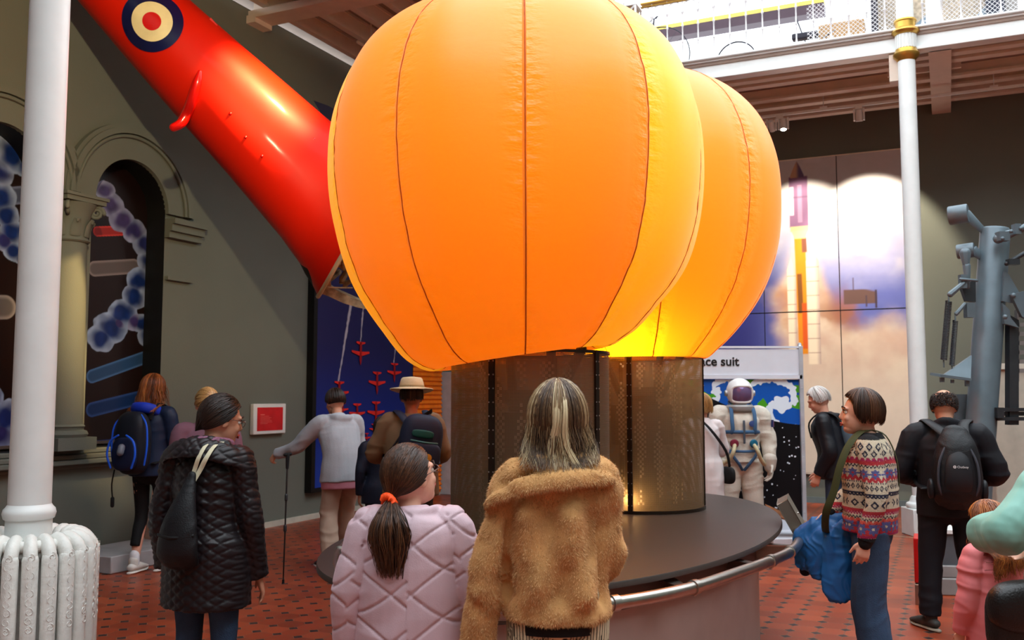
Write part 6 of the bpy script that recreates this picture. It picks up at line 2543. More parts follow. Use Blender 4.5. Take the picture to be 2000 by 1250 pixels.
add_part(soft_block((.13, .20, .92), (.07, .22, .18), p=2.6), 'bag_body', mat('cream_cloth', c8(206, 196, 164), .8, var=.1, bump=.4, bscale=20), tb_, off)
add_part(MB().tube([(.13, .12, .99), (.13, .14, 1.10), (.13, .24, 1.10), (.13, .27, .99)], .007, n=6, sub=4), 'handle', mat('cream_cloth', c8(206, 196, 164), .8), tb_, off)

# ---- hooded person with walking poles
p = atY(668, 1000, 9.2)
D = Fig('stooping person in a pale grey hoodie and beige trousers walking with poles', p, 34, 1.74, lean=17,
        pose=dict(elL=(-.33, .30, 1.13), wrL=(-.46, .52, 1.05), elR=(.24, .16, 1.08), wrR=(.20, .36, .98),
                  hipL=(-.09, 0, .90), knL=(-.12, .04, .50), anL=(-.20, -.20, .12), toL=(-.24, -.07, .05),
                  knR=(.10, .16, .50), anR=(.13, .24, .085), toR=(.14, .38, .03)), head=(8, -14, 0))
D.body(SKIN2, .008, hands=(dict(dir=(-.3, .35, -.5), palm=(.6, .3, -.4), curl=62, thumb=(0, .3, 1)), dict(dir=(0, .5, -.6), palm=(-.9, 0, 0), curl=60, thumb=(0, 1, .4))))


def d_extra(mb, f):
    n_ = f.J['neck']
    mb.tube([n_ + Vector((-.11, -.02, -.02)), n_ + Vector((-.06, -.10, -.03)), n_ + Vector((.05, -.11, -.04)), n_ + Vector((.12, -.03, -.02))], [(.05, .03), (.06, .035), (.06, .035), (.05, .03)], right=(0, -.3, 1), n=12, sub=3)


D.top('hoodie', mat('pale_grey_fleece', c8(166, 172, 180), .9, var=.06, bump=.2, bscale=120), .80, chest=(.20, .155), waist=(.195, .155), hips=(.215, .165), sleeve=(.075, .068, .052), shoulder=.078,
      extra=d_extra, dis=folds(.022, .55, 71))
D.top('shirt', mat('pink_shirt', c8(178, 112, 126), .8, var=.08), .735, chest=(.16, .12), waist=(.17, .13), hips=(.205, .158), sleeve=(.04, .04, .03), shoulder=.045, slv=.6, dis=folds(.008, .6, 8))
D.trousers(mat('beige_trousers', c8(172, 146, 128), .85, var=.07), wid=(.105, .085, .078), hips=(.19, .145), bottom=.06, dis=folds(.022, .5, 9))
D.shoes(mat('dark_green_trainer', c8(20, 28, 32), .5), SOLEW)
D.hair(H_DARK, 'short', n=420, w=.008, length=.02, side_len=.01, fringe=.0, vol=1.05, seed=8, wave=.003)


def stick(label, top, bot, owner=None):
    top, bot = Vector(top), Vector(bot)
    r = thing('walking_pole', label, 'walking pole', (bot.x, bot.y, 0), 0)
    o = Vector((bot.x, bot.y, 0))
    t_, b_ = top - o, bot - o
    d = (t_ - b_).normalized()
    MB().tube([b_ + d * .02, t_ - d * .1], [.006, .009], n=8).build('shaft', mat('pole_black', c8(22, 22, 24), .4), r)
    MB().tube([t_ - d * .12, t_ - d * .06, t_], [.014, .017, .019], n=10, sub=2).tube([t_ + Vector((-.02, -.02, 0)), t_ + Vector((.02, .02, .004))], .016, n=8).build('grip', BLACK, r)
    for f in (.42, .66):
        MB().tube([b_ + (t_ - b_) * f - d * .02, b_ + (t_ - b_) * f + d * .02], .015, n=8).build('clamp', DGREY, r)
    MB().tube([b_ - d * .0, b_ + d * .035], [.012, .010], n=8, caps=False).build('rubber_tip', BLACK, r)
    return r


stick('black walking pole held out to the left by the person in the grey hoodie', atY(562, 888, 8.62), atZ(553, 1140, 0))
_b2 = atZ(664, 1066, 0)
stick('second black walking pole on the far side of the beige trousers', _b2 + Vector((-.02, -.2, .98)), _b2)

# ---- man in the sun hat
p = atY(802, 1000, 7.9)
HM = Fig('man in a cream sun hat and olive brown jacket with a navy backpack', p, 6, 1.76,
         pose=dict(elL=(-.30, .06, 1.13), wrL=(-.20, .24, 1.06), elR=(.26, .05, 1.12), wrR=(.16, .26, 1.05)), lean=3, head=(-6, -8, 0))
HM.body(mat('skin_tanned', c8(170, 106, 80), .5, var=.06), .009)
HM.top('jacket', mat('olive_brown_jacket', c8(124, 102, 76), .8, var=.08), .80, chest=(.215, .16), waist=(.215, .165), hips=(.225, .17), sleeve=(.078, .070, .055), shoulder=.085, dis=folds(.016, .5, 81), neck=(.08, .075))
HM.trousers(mat('dark_olive_trousers', c8(50, 46, 40), .8, var=.1), wid=(.10, .08, .07))
HM.shoes(BLACK, SOLEG)
HM.hair(H_DARK, 'short', n=260, w=.008, length=.03, side_len=.02, vol=1.04, seed=9, wave=.003)
CRH = mat('cream_hat_cloth', c8(210, 198, 160), .8, var=.06, bump=.3, bscale=80)
hatc = HM.hp(0, -.01, .065)
hm = MB().lathe([(.100, -.01), (.102, .0), (.098, .04), (.088, .075), (.075, .088), (.02, .095), (.001, .096)], c=hatc, axis=HM.HR @ Vector((0, -.1, 1)), seg=32)
hat_ = hm.build('sun_hat', CRH, HM.root)
mb = MB()
ring_pts = []
for rr, dz_ in ((.098, .0), (.13, -.008), (.165, -.022), (.168, -.028), (.13, -.014), (.098, -.006)):
    ring_pts.append((rr, dz_))
vs, fs = [], []
for rr, dz_ in ring_pts:
    for k in range(40):
        a = 2 * pi * k / 40
        vs.append(hatc + HM.HR @ Vector((rr * cos(a) * 1.06, rr * sin(a), dz_ + .02 * (abs(cos(a)) ** 2) * (rr - .098) / .07 * .9)))
for j in range(5):
    for k in range(40):
        fs.append((j * 40 + k, j * 40 + (k + 1) % 40, (j + 1) * 40 + (k + 1) % 40, (j + 1) * 40 + k))
mb.add(vs, fs)
mb.build('brim', CRH, hat_)
MB().lathe([(.1035, .004), (.1045, .012), (.1025, .024)], c=hatc, axis=HM.HR @ Vector((0, -.1, 1)), seg=32).build('hat_band', mat('hat_band_tan', c8(160, 148, 112), .8), hat_)
k_, off = HM.worn('backpack', 'navy and green backpack on the man in the sun hat', 'backpack', (.06, -.3, .98))
NVB = mat('navy_backpack', c8(28, 40, 66), .6, var=.12)
add_part(soft_block((.07, -.255, 1.22), (.34, .20, .46), M=Matrix.Rotation(.14, 3, 'Y'), p=3.2), 'main_body', NVB, k_, off)
add_part(soft_block((.10, -.355, 1.13), (.25, .10, .22), M=Matrix.Rotation(.14, 3, 'Y'), p=3.2), 'front_pocket', NVB, k_, off)
add_part(soft_block((.09, -.36, 1.30), (.17, .03, .06), M=Matrix.Rotation(.14, 3, 'Y'), p=3.2), 'green_panel', mat('teal_panel', c8(20, 84, 78), .6), k_, off)
add_part(MB().tube([(.0, -.375, 1.255), (.11, -.392, 1.235), (.20, -.37, 1.225)], .007, n=6, sub=3), 'zip', mat('zip_teal', c8(70, 130, 130), .5), k_, off)
add_part(MB().lathe([(.001, .0), (.028, .0), (.028, .012), (.001, .014)], c=(.13, -.405, 1.12), axis=(0, -1, 0), seg=20), 'round_badge', mat('badge_gold', c8(206, 150, 50), .4), k_, off)
for sgn in (-1, 1):
    add_part(MB().tube([(.06 + sgn * .09, -.17, 1.38), (sgn * .11, -.07, 1.47), (sgn * .13, .07, 1.43), (sgn * .16, .16, 1.28), (sgn * .20, .04, 1.10), (.06 + sgn * .14, -.18, 1.06)], [(.03, .009)] * 6, right=(1, 0, 0), n=8, sub=4), 'strap', NVB, k_, off)
add_part(MB().tube([(.16, -.10, 1.47), (.0, -.19, 1.36), (-.14, -.175, 1.20), (-.20, -.155, 1.10)], [(.028, .007)] * 4, right=(.6, 0, .8), n=8, sub=4), 'strap', mat('strap_dark', c8(18, 20, 26), .6), k_, off)

# ---- short person in dark clothes half hidden between them
p = atY(745, 1000, 8.75)
S = Fig('person in dark navy clothes half hidden between the grey hoodie and the sun hat man', p, 15, 1.45, lean=4)
S.body(SKIN2, .011)
S.top('jacket', mat('dark_navy_coat', c8(16, 24, 44), .7), .78, chest=(.2, .15), hips=(.21, .16), dis=folds(.014))
S.trousers(mat('navy_trousers', c8(18, 24, 42), .8))
S.shoes(BLACK, SOLEG)
S.hair(H_DARK, 'short', n=220, w=.009, length=.04, seed=12)

# ---- person in white behind the cylinder
p = atY(1372, 900, 9.7)
Wp = Fig('person in a long white coat half hidden behind the amber cylinder', p, 20, 1.66,
         pose=dict(elR=(.28, .06, 1.12), wrR=(.24, .26, 1.12)), head=(30, -10, 0))
Wp.body(SKIN, .010)
Wp.top('white_coat', mat('white_cotton', c8(214, 206, 206), .8, var=.05), .45, chest=(.19, .145), waist=(.18, .14), hips=(.23, .18), sleeve=(.07, .075, .07), dis=folds(.018, .5, 91))
Wp.trousers(mat('white_cotton', c8(214, 206, 206), .8), wid=(.1, .08, .07))
Wp.shoes(SOLEW, SOLEG)
Wp.hair(H_BLOND, 'long', n=300, w=.009, length=.08, side_len=.08, vol=1.06, seed=14)
k_, off = Wp.worn('shoulder_bag', 'black shoulder bag slung across the person in the white coat', 'bag', (.22, -.1, .78))
add_part(soft_block((.24, -.10, .86), (.08, .24, .18), p=3), 'bag_body', BLACK, k_, off)
add_part(MB().tube([(.24, -.14, .95), (.17, -.18, 1.12), (.0, -.185, 1.33), (-.10, -.10, 1.46), (-.09, 0, 1.47)], [(.016, .004)] * 5, right=(1, 0, 0), n=8, sub=4), 'strap', BLACK, k_, off)

# ---- white haired man
p = atY(1632, 900, 9.6)
M_ = Fig('white haired man in a black jacket and jeans stooping in front of the mural', p, 62, 1.74, lean=12,
         pose=dict(elL=(-.22, .02, 1.06), wrL=(-.21, .13, .84), elR=(.22, .10, 1.06), wrR=(.20, .2, .84)), head=(12, -24, 0))
M_.body(SKIN, .007)
M_.top('jacket', mat('black_padded_jacket', c8(14, 14, 22), .5, var=.15), .80, chest=(.20, .16), waist=(.20, .165), hips=(.215, .17), sleeve=(.075, .07, .056), shoulder=.08, dis=folds(.018, .3, 15),
       extra=lambda mb, f: mb.tube([f.J['neck'] + Vector((-.1, -.03, -.02)), f.J['neck'] + Vector((0, -.13, -.03)), f.J['neck'] + Vector((.1, -.03, -.02))], [(.05, .035)] * 3, right=(0, 0, 1), n=12, sub=4))
M_.trousers(DENIM)
M_.shoes(BLACK, SOLEG)
M_.hair(H_WHITE, 'short', n=420, w=.008, length=.035, side_len=.02, vol=1.07, seed=17, wave=.008, fringe=.0)
k_, off = M_.worn('backpack', 'slate blue backpack on the white haired man', 'backpack', (.04, -.18, 1.0))
add_part(soft_block((.0, -.17, 1.19), (.28, .18, .36), M=Matrix.Rotation(-.2, 3, 'X'), p=3), 'main_body', mat('slate_backpack', c8(76, 96, 110), .6, var=.12), k_, off)
for sgn in (-1, 1):
    add_part(MB().tube([(sgn * .08, -.09, 1.34), (sgn * .10, -.0, 1.43), (sgn * .12, .12, 1.44), (sgn * .14, .22, 1.34), (sgn * .15, .20, 1.2)], [(.022, .008)] * 5, right=(1, 0, 0), n=8, sub=4), 'strap', BLACK, k_, off)

# ---- woman in the patterned jumper
p = atY(1696, 900, 5.5)
K = Fig('woman in a colourful patterned knitted jumper and jeans standing in profile to the left', p, 68, 1.675,
        pose=dict(elL=(-.275, -.045, 1.10), wrL=(-.28, .02, .865), elR=(.22, .10, 1.10), wrR=(.13, .22, .97), head=(.0, .035, 1.573), neck=(0, -.005, 1.43)), head=(4, 2, 0), hs=1.14)
K.body(SKIN, .0058, hands=('rest', dict(dir=(-.3, .35, -.9), palm=(-.8, .2, -.2), curl=20, thumb=(0, 1, .2))))
K.face()
KN = dict(cream=lin(206, 190, 164), navy=lin(28, 30, 52), red=lin(176, 44, 52), mag=lin(160, 30, 76), blue=lin(84, 88, 140), coral=lin(206, 84, 70), black=lin(20, 20, 24))


def knit(P, Nn):
    z = P[:, 2].copy()
    arm = P[:, 0] < -.165
    a = np.where(np.abs(Nn[:, 0]) > .5, P[:, 1] + .3, P[:, 0]) + .02
    n = len(z)
    top_ = 1.43 + 0.0 * z
    h = (top_ - z) / .56 * 100       # 0 at the neck .. 100 at the hem band
    c = np.tile(KN['cream'], (n, 1))

    def put(mask, col):
        c[mask] = KN[col]
    tri = lambda per, ph=0: np.abs(((a / per + ph) % 1) - .5) * 2            # 1..0..1
    # yoke: cream with navy diamonds, arched magenta border
    def diamonds(h0, h1, per, col, ph=0, th=.75):
        hh = (h - h0) / (h1 - h0)
        m_ = (hh > 0) & (hh < 1)
        d = (1 - tri(per, ph)) * 1.0
        rr = np.abs(hh - .5) * 2 + d
        rr = np.abs(((a / per + ph) % 1) - .5) * 2 + np.abs(hh - .5) * 2
        put(m_ & (rr < th) & (rr > th * .45), col)
        put(m_ & (rr < th * .18), col)
    def zig(h0, h1, per, col, w=.25, ph=0):
        hh = (h - h0) / (h1 - h0)
        put((hh > 0) & (hh < 1) & (np.abs(hh - tri(per, ph)) < w), col)
    def band(h0, h1, col):
        put((h > h0) & (h < h1), col)
    def stars(h0, h1, per, bg, fg, core):
        hh = (h - h0) / (h1 - h0)
        m_ = (hh > 0) & (hh < 1)
        put(m_, bg)
        u_ = (((a / per) % 1) - .5) * 2
        v_ = (hh - .5) * 2
        th_ = np.arctan2(v_, u_)
        r_ = np.hypot(u_, v_)
        put(m_ & (r_ < .62 + .38 * np.abs(np.cos(4 * th_))), fg)
        put(m_ & (r_ < .22), core)
    diamonds(2, 14, .048, 'navy', .1)
    diamonds(10, 20, .048, 'navy', .6)
    zig(19, 24, .03, 'mag', .5)
    band(22, 26, 'red')
    zig(26, 29, .02, 'navy', .3)
    stars(30, 40, .062, 'cream', 'blue', 'red')
    zig(38, 43, .031, 'red', .5)
    put((h > 43) & (h < 44.5) & (tri(.012) > .5), 'navy')
    diamonds(45, 52, .026, 'navy', 0, .9)
    band(54, 56, 'navy')
    zig(55.5, 58.5, .02, 'navy', .5)
    diamonds(60, 70, .055, 'navy', .3, .85)
    band(71, 74.5, 'red')
    zig(74, 77, .016, 'mag', .45)
    zig(78, 81, .018, 'navy', .3)
    stars(82, 95, .066, 'red', 'blue', 'cream')
    zig(80.5, 84, .033, 'coral', .5)
    band(95, 97.5, 'mag')
    band(98, 130, 'black')
    band(-30, 1.2, 'black')
    nb = (np.hypot(P[:, 0], P[:, 1]) < .088) & (z > 1.40)
    put(nb, 'black')
    # knit tone
    return c * (0.93 + .10 * vnoise(P, 260, 3))[:, None]


ks = K.top('knitted_jumper', mat('fair_isle_knit', (1, 1, 1), .95, attr='Col', var=.05, vscale=60, bump=.9, bscale=230), .885, chest=(.185, .15), waist=(.195, .155), hips=(.19, .15),
           sleeve=(.068, .062, .048), shoulder=.075, neck=(.078, .072), voxel=.0048, dis=folds(.012, .45, 23), col=knit, it=4)
for S_ in 'LR':
    wr, el = K.J['wr' + S_], K.J['el' + S_]
    d = (wr - el).normalized()
    MB().tube([wr - d * .055, wr + d * .012], [.047, .040], n=16).build('cuff', BLACK, K.root)
K.trousers(DENIM, wid=(.11, .095, .095), hips=(.165, .135), voxel=.008, dis=folds(.016, .6, 25))
K.shoes(BLACK, SOLEG)
K.hair(H_BROWN, 'bob', n=1100, w=.006, length=.045, side_len=.04, vol=1.09, seed=19, wave=.004, fringe=.0, top=-.15, flip=-.3)
_cj, off = K.worn('carried_jacket', 'bright blue jacket carried over the arm of the woman in the patterned jumper', 'jacket', (-.02, .36, .60))
cj = MB()
cj.tube([(-.09, .20, 1.02), (-.10, .25, .93), (-.10, .27, .80), (-.10, .26, .68), (-.10, .24, .58)], [(.05, .030), (.085, .034), (.105, .036), (.115, .034), (.10, .018)], right=(-.15, 1, .25), n=20, sub=4)
cj.tube([(-.03, .22, 1.04), (-.04, .33, 1.00), (-.04, .42, .93), (-.04, .46, .83), (-.04, .475, .74)], [(.045, .028), (.075, .034), (.095, .036), (.09, .032), (.07, .018)], right=(.1, .35, .9), n=18, sub=4)
cj.tube([(-.07, .30, 1.0), (-.08, .37, .90), (-.08, .385, .78), (-.08, .37, .70)], [(.05, .03), (.07, .035), (.07, .03), (.055, .02)], right=(.1, 1, .2), n=18, sub=4)
cm_ = remesh(cj, .0065, 3)
displace(cm_, addf(folds(.030, .75, 33, 1.5), folds(.016, .5, 35, 2.6)))
add_part(cm_, 'jacket_body', mat('bright_blue_shell', c8(34, 96, 158), .45, var=.08), _cj, off + Vector((.14, -.085, -.11)))
cj = MB().tube([(.04, .27, .99), (.05, .36, .93), (.05, .43, .83), (.05, .47, .72), (.05, .49, .70)], [(.03, .02), (.05, .03), (.05, .03), (.045, .03), (.03, .02)], right=(0, .7, .7), n=12, sub=4)
cm_ = remesh(cj, .009, 3)
add_part(cm_, 'dark_lining', mat('dark_lining', c8(18, 24, 34), .7), _cj, off + Vector((.14, -.085, -.11)))
_bg2, off = K.worn('shoulder_bag', 'olive strapped shoulder bag hanging at the front of the woman in the patterned jumper', 'bag', (.20, .20, .72))
OLV = mat('olive_webbing', c8(64, 66, 34), .75, var=.1)
add_part(MB().tube([(-.02, -.02, 1.475), (-.07, .04, 1.46), (-.125, .10, 1.39), (-.155, .15, 1.27), (-.155, .19, 1.12), (-.13, .235, 1.0), (-.04, .25, .90), (.08, .25, .84)], [(.022, .004)] * 8, right=(-.3, -1, 0), n=8, sub=5), 'strap', OLV, _bg2, off)
add_part(MB().tube([(-.02, -.02, 1.475), (.02, -.10, 1.44), (.06, -.155, 1.30), (.11, -.16, 1.12), (.17, -.1, .98), (.18, .1, .9)], [(.022, .004)] * 6, right=(1, 0, 0), n=8, sub=4), 'strap', OLV, _bg2, off)
add_part(soft_block((.20, .20, .80), (.10, .18, .17), p=3), 'bag_body', mat('olive_bag', c8(44, 46, 30), .7), _bg2, off)

# ---- bald man with the black backpack
p = atY(1858, 1100, 6.75)
R_ = Fig('balding man in black with a black backpack, seen from behind beside the grey machine', p, -20, 1.70,
         pose=dict(shL=(-.20, -.01, 1.375), shR=(.20, -.01, 1.375), elL=(-.315, .0, 1.11), wrL=(-.20, .21, 1.03), elR=(.315, .0, 1.11), wrR=(.20, .21, 1.03),
                   hipL=(-.10, 0, .90), knL=(-.135, .0, .49), anL=(-.15, -.02, .085), toL=(-.225, .10, .03), hipR=(.10, 0, .90), knR=(.13, .0, .49), anR=(.155, -.02, .085), toR=(.23, .10, .03),
                   head=(-.005, .05, 1.575)), head=(0, -22, 0))
R_.body(SKIN2, .008)
BJ = mat('black_jacket', c8(12, 12, 20), .7, var=.15)
R_.top('jacket', BJ, .80, chest=(.215, .165), waist=(.21, .165), hips=(.215, .165), sleeve=(.085, .08, .06), shoulder=.088, neck=(.085, .08), dis=folds(.02, .4, 27),
       extra=lambda mb, f: mb.tube([(-.09, -.03, 1.44), (0, -.09, 1.475), (.09, -.03, 1.44)], [(.035, .02)] * 3, right=(0, 0, 1), n=12, sub=4))
R_.trousers(mat('black_jeans', c8(12, 13, 22), .75, var=.15), wid=(.105, .085, .075), hips=(.19, .145), dis=folds(.016, .3, 29))
R_.shoes(mat('trail_shoe', c8(54, 52, 50), .6, var=.3, vscale=30), mat('trail_sole', c8(150, 142, 128), .7), 1.05)
rg = np.random.default_rng(77)
sp, rn = [], []
for k in range(1300):
    az = rg.uniform(-2.2, 2.2)
    th = rg.uniform(1.12, 2.05)
    p0 = np.array([.078 * sin(th) * sin(az), -.010 - .096 * sin(th) * cos(az), .014 + .098 * cos(th)])
    n0 = (p0 - np.array([0, -.01, .014]))
    n0 = n0 / np.linalg.norm(n0)
    ph = rg.uniform(0, 6.28)
    tg_ = np.cross(n0, [0, 0, 1.0])
    b3 = np.cross(n0, tg_)
    pts = [R_.hp(*(p0 + n0 * .012 * t + (tg_ * cos(ph + 5 * t) + b3 * sin(ph + 5 * t)) * .008 * t)) for t in (0, .25, .5, .75, 1)]
    sp.append(pts)
    rn.append(rg.uniform(0, .8))
R_.strands(sp, .006, rn, H_DARK, 'hair')
k_, off = R_.worn('backpack', 'black hiking backpack with a small white logo worn by the balding man', 'backpack', (.03, -.3, .93))
BB = mat('backpack_ripstop', c8(17, 17, 21), .55, var=.18, bump=.2, bscale=120)
bb = MB().tube([(.035, -.24, .945), (.035, -.27, 1.02), (.035, -.275, 1.16), (.035, -.26, 1.30), (.035, -.235, 1.40)], [(.15, .08), (.165, .11), (.155, .11), (.13, .095), (.085, .05)], right=(1, 0, 0), n=28, sub=4)
bm = remesh(bb, .010, 3)
displace(bm, folds(.010, .4, 4, 1.5))
add_part(bm, 'main_body', BB, k_, off)
bb = MB().tube([(.035, -.345, .99), (.035, -.375, 1.06), (.035, -.37, 1.18), (.035, -.345, 1.27)], [(.075, .02), (.088, .03), (.082, .03), (.05, .02)], right=(1, 0, 0), n=24, sub=4)
add_part(bb, 'front_pocket', mat('backpack_pocket', c8(25, 25, 30), .5, var=.1), k_, off)
for sgn in (-1, 1):
    add_part(MB().tube([(.035 + sgn * .105, -.335, .98), (.035 + sgn * .125, -.36, 1.06), (.035 + sgn * .115, -.355, 1.20), (.035 + sgn * .06, -.325, 1.33)], .009, n=8, sub=4), 'compression_strap', mat('strap_grey', c8(58, 60, 68), .5), k_, off)
    add_part(MB().tube([(.035 + sgn * .06, -.20, 1.385), (sgn * .10, -.12, 1.45), (sgn * .14, -.01, 1.475), (sgn * .15, .10, 1.42), (sgn * .17, .17, 1.25), (sgn * .2, .05, 1.05), (sgn * .16, -.16, 1.0)], [(.034, .010)] * 7, right=(1, 0, 0), n=10, sub=4), 'strap', BB, k_, off)
    add_part(soft_block((.035 + sgn * .165, -.25, 1.01), (.05, .13, .14), p=2.6), 'side_pocket', BB, k_, off)
LOGO = mat('logo_white', c8(220, 220, 220), .5)
fc = bpy.data.curves.new('logo', 'FONT')
fc.body = 'Outboy'
fc.size = .022
fc.extrude = .0008
to = bpy.data.objects.new('tmp_text', fc)
COL.objects.link(to)
bpy.context.view_layer.update()
tm = bpy.data.meshes.new_from_object(to.evaluated_get(bpy.context.evaluated_depsgraph_get()))
bpy.data.objects.remove(to)
lg = put_mesh(tm, 'logo', LOGO, k_)
lg.rotation_euler = (pi / 2, 0, 0)
lg.location = Vector((.025, -.4045, 1.165)) + off
mb = MB()
for k in range(6):
    a = k * pi / 3
    mb.box((.010 + .007 * cos(a), -.403, 1.172 + .007 * sin(a)), (.006, .002, .006))
add_part(mb, 'logo_mark', LOGO, k_, off)
add_part(soft_block((.035, -.335, .955), (.055, .02, .022), p=2.5), 'reflector_tab', mat('tab_grey', c8(170, 168, 164), .5), k_, off)
add_part(MB().tube([(.01, -.22, 1.41), (.035, -.225, 1.445), (.06, -.22, 1.41)], .007, n=8, sub=4), 'grab_loop', BB, k_, off)

# ---- person in the mint jacket at the right edge, and the child
p = atY(2100, 1000, 3.85)
T = Fig('person in a mint green jacket at the right edge with one arm bent', p, 30, 1.64,
        pose=dict(elL=(-.36, .06, 1.165), wrL=(-.22, .26, 1.12), elR=(.26, .05, 1.1), wrR=(.12, .24, 1.05)), head=(0, -5, 0))
T.body(SKIN, .009)
T.top('mint_jacket', mat('mint_shell', c8(126, 178, 164), .45, var=.05, sheen=.2), .72, chest=(.215, .165), waist=(.22, .17), hips=(.24, .185), sleeve=(.092, .090, .075), shoulder=.095, neck=(.09, .085), dis=folds(.026, .35, 37), voxel=.008, it=4)
T.trousers(mat('plum_trousers', c8(60, 34, 44), .8))
T.shoes(BLACK, SOLEG)
T.hair(H_BROWN, 'long', n=500, w=.008, length=.15, seed=23)
k_, off = T.worn('shoulder_bag', 'black leather shoulder bag with a brass buckle against the mint jacket', 'bag', (-.47, -.05, .66))
LB = mat('black_leather', c8(22, 19, 19), .38, var=.15, bump=.25, bscale=120)
Mb = ZR3(-.30)
add_part(soft_block((-.45, -.05, .84), (.34, .13, .30), M=Mb, p=3.4), 'bag_body', LB, k_, off)
fl2 = soft_block((-.462, -.072, .90), (.355, .13, .20), M=Mb, p=3.0)
add_part(fl2, 'flap', LB, k_, off)
bc = Vector((-.462, -.072, .80)) + Mb @ Vector((.03, -.068, 0))
add_part(MB().tube([bc + Mb @ Vector((x_, 0, z_)) for x_, z_ in ((-.018, -.02), (.018, -.02), (.018, .02), (-.018, .02))], .0045, n=8, closed=True), 'buckle', mat('brass_buckle', c8(190, 160, 96), .3, 1.0), k_, off)
add_part(MB().tube([(-.38, -.08, .98), (-.33, -.19, 1.10), (-.22, -.215, 1.24), (-.12, -.17, 1.39), (-.06, -.08, 1.46)], [(.02, .005)] * 5, right=(1, -.4, 0), n=8, sub=4), 'strap', LB, k_, off)

p = atY(1936, 1100, 4.35)
Ch = Fig('child in a pink jacket with long light brown hair beside the mint jacket', p, 18, 1.14,
         pose=dict(elL=(-.21, .0, 1.10), wrL=(-.20, .08, .86), elR=(.21, .0, 1.1), wrR=(.2, .08, .86)), head=(10, -14, 0), hs=1.2)
Ch.body(SKIN, .010)
Ch.top('pink_jacket', mat('pink_padding', c8(222, 122, 124), .6, var=.06), .78, chest=(.175, .15), waist=(.18, .15), hips=(.19, .16), sleeve=(.07, .066, .06), shoulder=.075, dis=folds(.026, .15, 39))
Ch.trousers(mat('dusty_pink_leggings', c8(176, 120, 132), .8), wid=(.09, .07, .06))
Ch.shoes(BLACK, SOLEW)
Ch.hair(H_AUB, 'long', n=900, w=.009, length=.32, side_len=.32, vol=1.12, seed=25, wave=.014, top=.05, clear=.19)

# ================================================================ space suit
p = atY(1446, 900, 10.5)
X = Fig('white astronaut space suit with blue harness straps standing in front of the galaxy board', p, 180, 1.80, name='space_suit', cat='space suit',
        pose=dict(shL=(-.22, 0, 1.36), shR=(.22, 0, 1.36), elL=(-.30, .0, 1.08), wrL=(-.29, .07, .86), elR=(.30, .0, 1.08), wrR=(.29, .07, .86),
                  hipL=(-.11, 0, .90), hipR=(.11, 0, .90), knL=(-.13, .0, .49), knR=(.13, .0, .49), anL=(-.13, 0, .10), anR=(.13, 0, .10)))
SU = mat('suit_white', c8(206, 198, 184), .75, var=.06, bump=.3, bscale=70)
X.top('suit_torso', SU, .86, chest=(.205, .165), waist=(.20, .16), hips=(.205, .16), sleeve=(.088, .084, .062), shoulder=.098, neck=(.11, .11), voxel=.009, dis=addf(folds(.02, .15, 43, 1.2)))
X.trousers(SU, wid=(.125, .105, .085), hips=(.205, .16), name='suit_legs', dis=folds(.02, .12, 45, 1.2))
hc = Vector((0, .02, 1.585))
hb_ = MB().ball(hc + Vector((0, 0, .01)), (.138, .15, .15), n=32, m=20)
helm = hb_.build('helmet', mat('helmet_white', c8(226, 224, 222), .35), X.root)
MB().lathe([(.12, -.19), (.145, -.17), (.15, -.14), (.13, -.12)], c=hc, seg=32).build('neck_ring', mat('ring_grey', c8(170, 168, 166), .4, .3), helm)
vz = []
for (a_, b_, off_) in ((.108, .085, .0), (.092, .069, .006)):
    vz.append([(hc.x + a_ * math.copysign(abs(cos(q)) ** .55, cos(q)), 0, hc.z - .01 + b_ * math.copysign(abs(sin(q)) ** .55, sin(q))) for q in [2 * pi * k / 40 for k in range(40)]])


def on_helm(x, z, lift):
    r_ = 1 - (x / .138) ** 2 - ((z - hc.z - .01) / .15) ** 2
    return Vector((x, hc.y + .15 * sqrt(max(r_, .02)) + lift, z))


MB().tube([on_helm(q[0], q[2], .012) for q in vz[0]], .014, n=8, closed=True).build('visor_rim', mat('helmet_white', c8(226, 224, 222), .35), helm)
gv = MB()
vs, fs = [], []
for j in range(9):
    for q in vz[0]:
        x_, z_ = hc.x + (q[0] - hc.x) * j / 8 * .97, hc.z - .01 + (q[2] - hc.z + .01) * j / 8 * .97
        vs.append(on_helm(x_, z_, .012))
for j in range(8):
    for k in range(40):
        fs.append((j * 40 + k, j * 40 + (k + 1) % 40, (j + 1) * 40 + (k + 1) % 40, (j + 1) * 40 + k))
gv.add(vs, fs)
gv.build('visor', mat('visor_mauve', c8(120, 100, 140), .12, .35, var=.05), helm)
for sx in (-1, 1):
    MB().lathe([(.03, 0), (.034, .012), (.03, .028), (.01, .03)], c=(sx * .128, .03, 1.585), axis=(sx, 0, 0), seg=20).build('ear_boss', mat('ring_grey', c8(170, 168, 166), .4, .3), helm)
    # gloves
    wr = X.J['wr' + ('L' if sx < 0 else 'R')]
    g_ = MB()
    X.hand(g_, 'L' if sx < 0 else 'R', 'rest')
    g_.tube([wr + Vector((0, 0, .03)), wr - Vector((0, 0, .03))], [.055, .045], n=14)
    g_.v = [tuple(wr + (Vector(v) - wr) * 1.35) for v in g_.v]
    put_mesh(remesh(g_, .006, 2), 'glove', mat('glove_grey', c8(196, 188, 176), .7), X.root)
    an = X.J['an' + ('L' if sx < 0 else 'R')]
    MB().tube([an + Vector((0, -.05, -.02)), an + Vector((0, .05, -.03)), an + Vector((0, .14, -.05))], [(.06, .06), (.062, .055), (.055, .035)], right=(1, 0, 0), n=14, sub=3).tube([an, an + Vector((0, 0, .12))], .072, n=16).build('boot', SU, X.root)
BS = mat('harness_blue', c8(58, 92, 128), .7, var=.1)
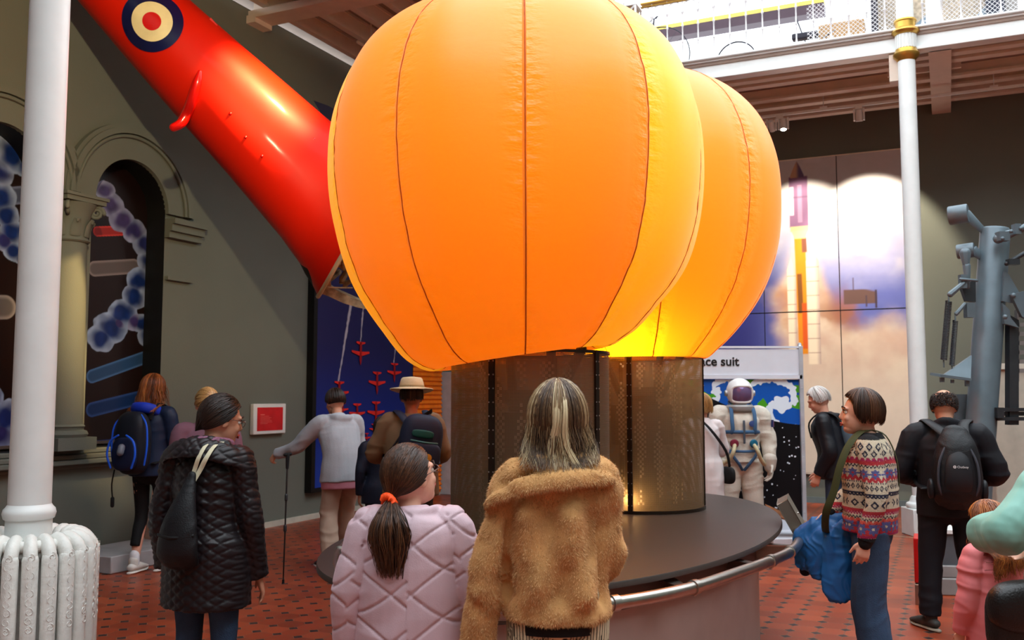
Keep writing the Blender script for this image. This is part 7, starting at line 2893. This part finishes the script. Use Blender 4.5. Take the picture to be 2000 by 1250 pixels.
for sx in (-1, 1):
    MB().tube([(sx * .10, -.02, 1.50), (sx * .115, .12, 1.42), (sx * .12, .172, 1.30), (sx * .115, .178, 1.21), (sx * .13, .165, 1.17)], [(.020, .008)] * 5, right=(1, 0, 0), n=8, sub=4).build('shoulder_strap', BS, X.root)
    MB().tube([(sx * .15, .155, 1.0), (sx * .11, .172, .93), (sx * .05, .16, .85), (sx * .01, .12, .79)], [(.016, .008)] * 4, right=(1, 0, .5), n=8, sub=4).build('leg_strap', BS, X.root)
MB().tube([(-.19, .06, 1.18), (-.13, .162, 1.185), (0, .188, 1.185), (.13, .162, 1.185), (.19, .06, 1.18)], [(.018, .008)] * 5, right=(0, 0, 1), n=8, sub=4).build('chest_strap', BS, X.root)
MB().tube([(-.19, .05, 1.0), (-.13, .155, .99), (0, .184, .985), (.13, .155, .99), (.19, .05, 1.0)], [(.014, .007)] * 5, right=(0, 0, 1), n=8, sub=4).build('waist_strap', BS, X.root)
MB().tube([(0, .185, 1.30), (0, .192, 1.20), (0, .19, 1.07)], [(.012, .006)] * 3, right=(1, 0, 0), n=8, sub=3).build('front_zip', mat('zip_slate', c8(70, 78, 90), .5), X.root)
for sx, cc, nm in ((1, (128, 40, 60), 'red_connector'), (-1, (40, 110, 140), 'blue_connector')):
    MB().lathe([(.042, .0), (.046, .012), (.036, .03), (.012, .034)], c=(sx * .098, .165, 1.065), axis=(sx * .2, 1, 0), seg=24).build(nm, mat(nm, c8(*cc), .3, .3), X.root)
    MB().tube([(sx * .10, .19, 1.05), (sx * .125, .235, .99), (sx * .16, .21, .91), (sx * .215, .14, .85)], .021, n=10, sub=5).build('hose', mat('hose_cream', c8(190, 176, 140), .6), X.root)
MB().lathe([(.03, 0), (.032, .01), (.01, .014)], c=(-.085, .172, 1.27), axis=(-.1, 1, 0), seg=20).build('mission_patch', mat('patch_blue', c8(54, 76, 130), .5), X.root)
fp = MB()
fp.box((-.315, .055, 1.27), (.008, .085, .075), rz=.35)
fl3 = fp.build('flag_patch', mat('flag_blue', c8(54, 60, 120), .6), X.root)
fs_ = MB()
for k in range(5):
    fs_.box((-.3195, .057, 1.24 + k * .013), (.008, .08, .006), rz=.35)
fs_.build('flag_stripes', mat('flag_stripe', c8(170, 120, 130), .6), fl3)
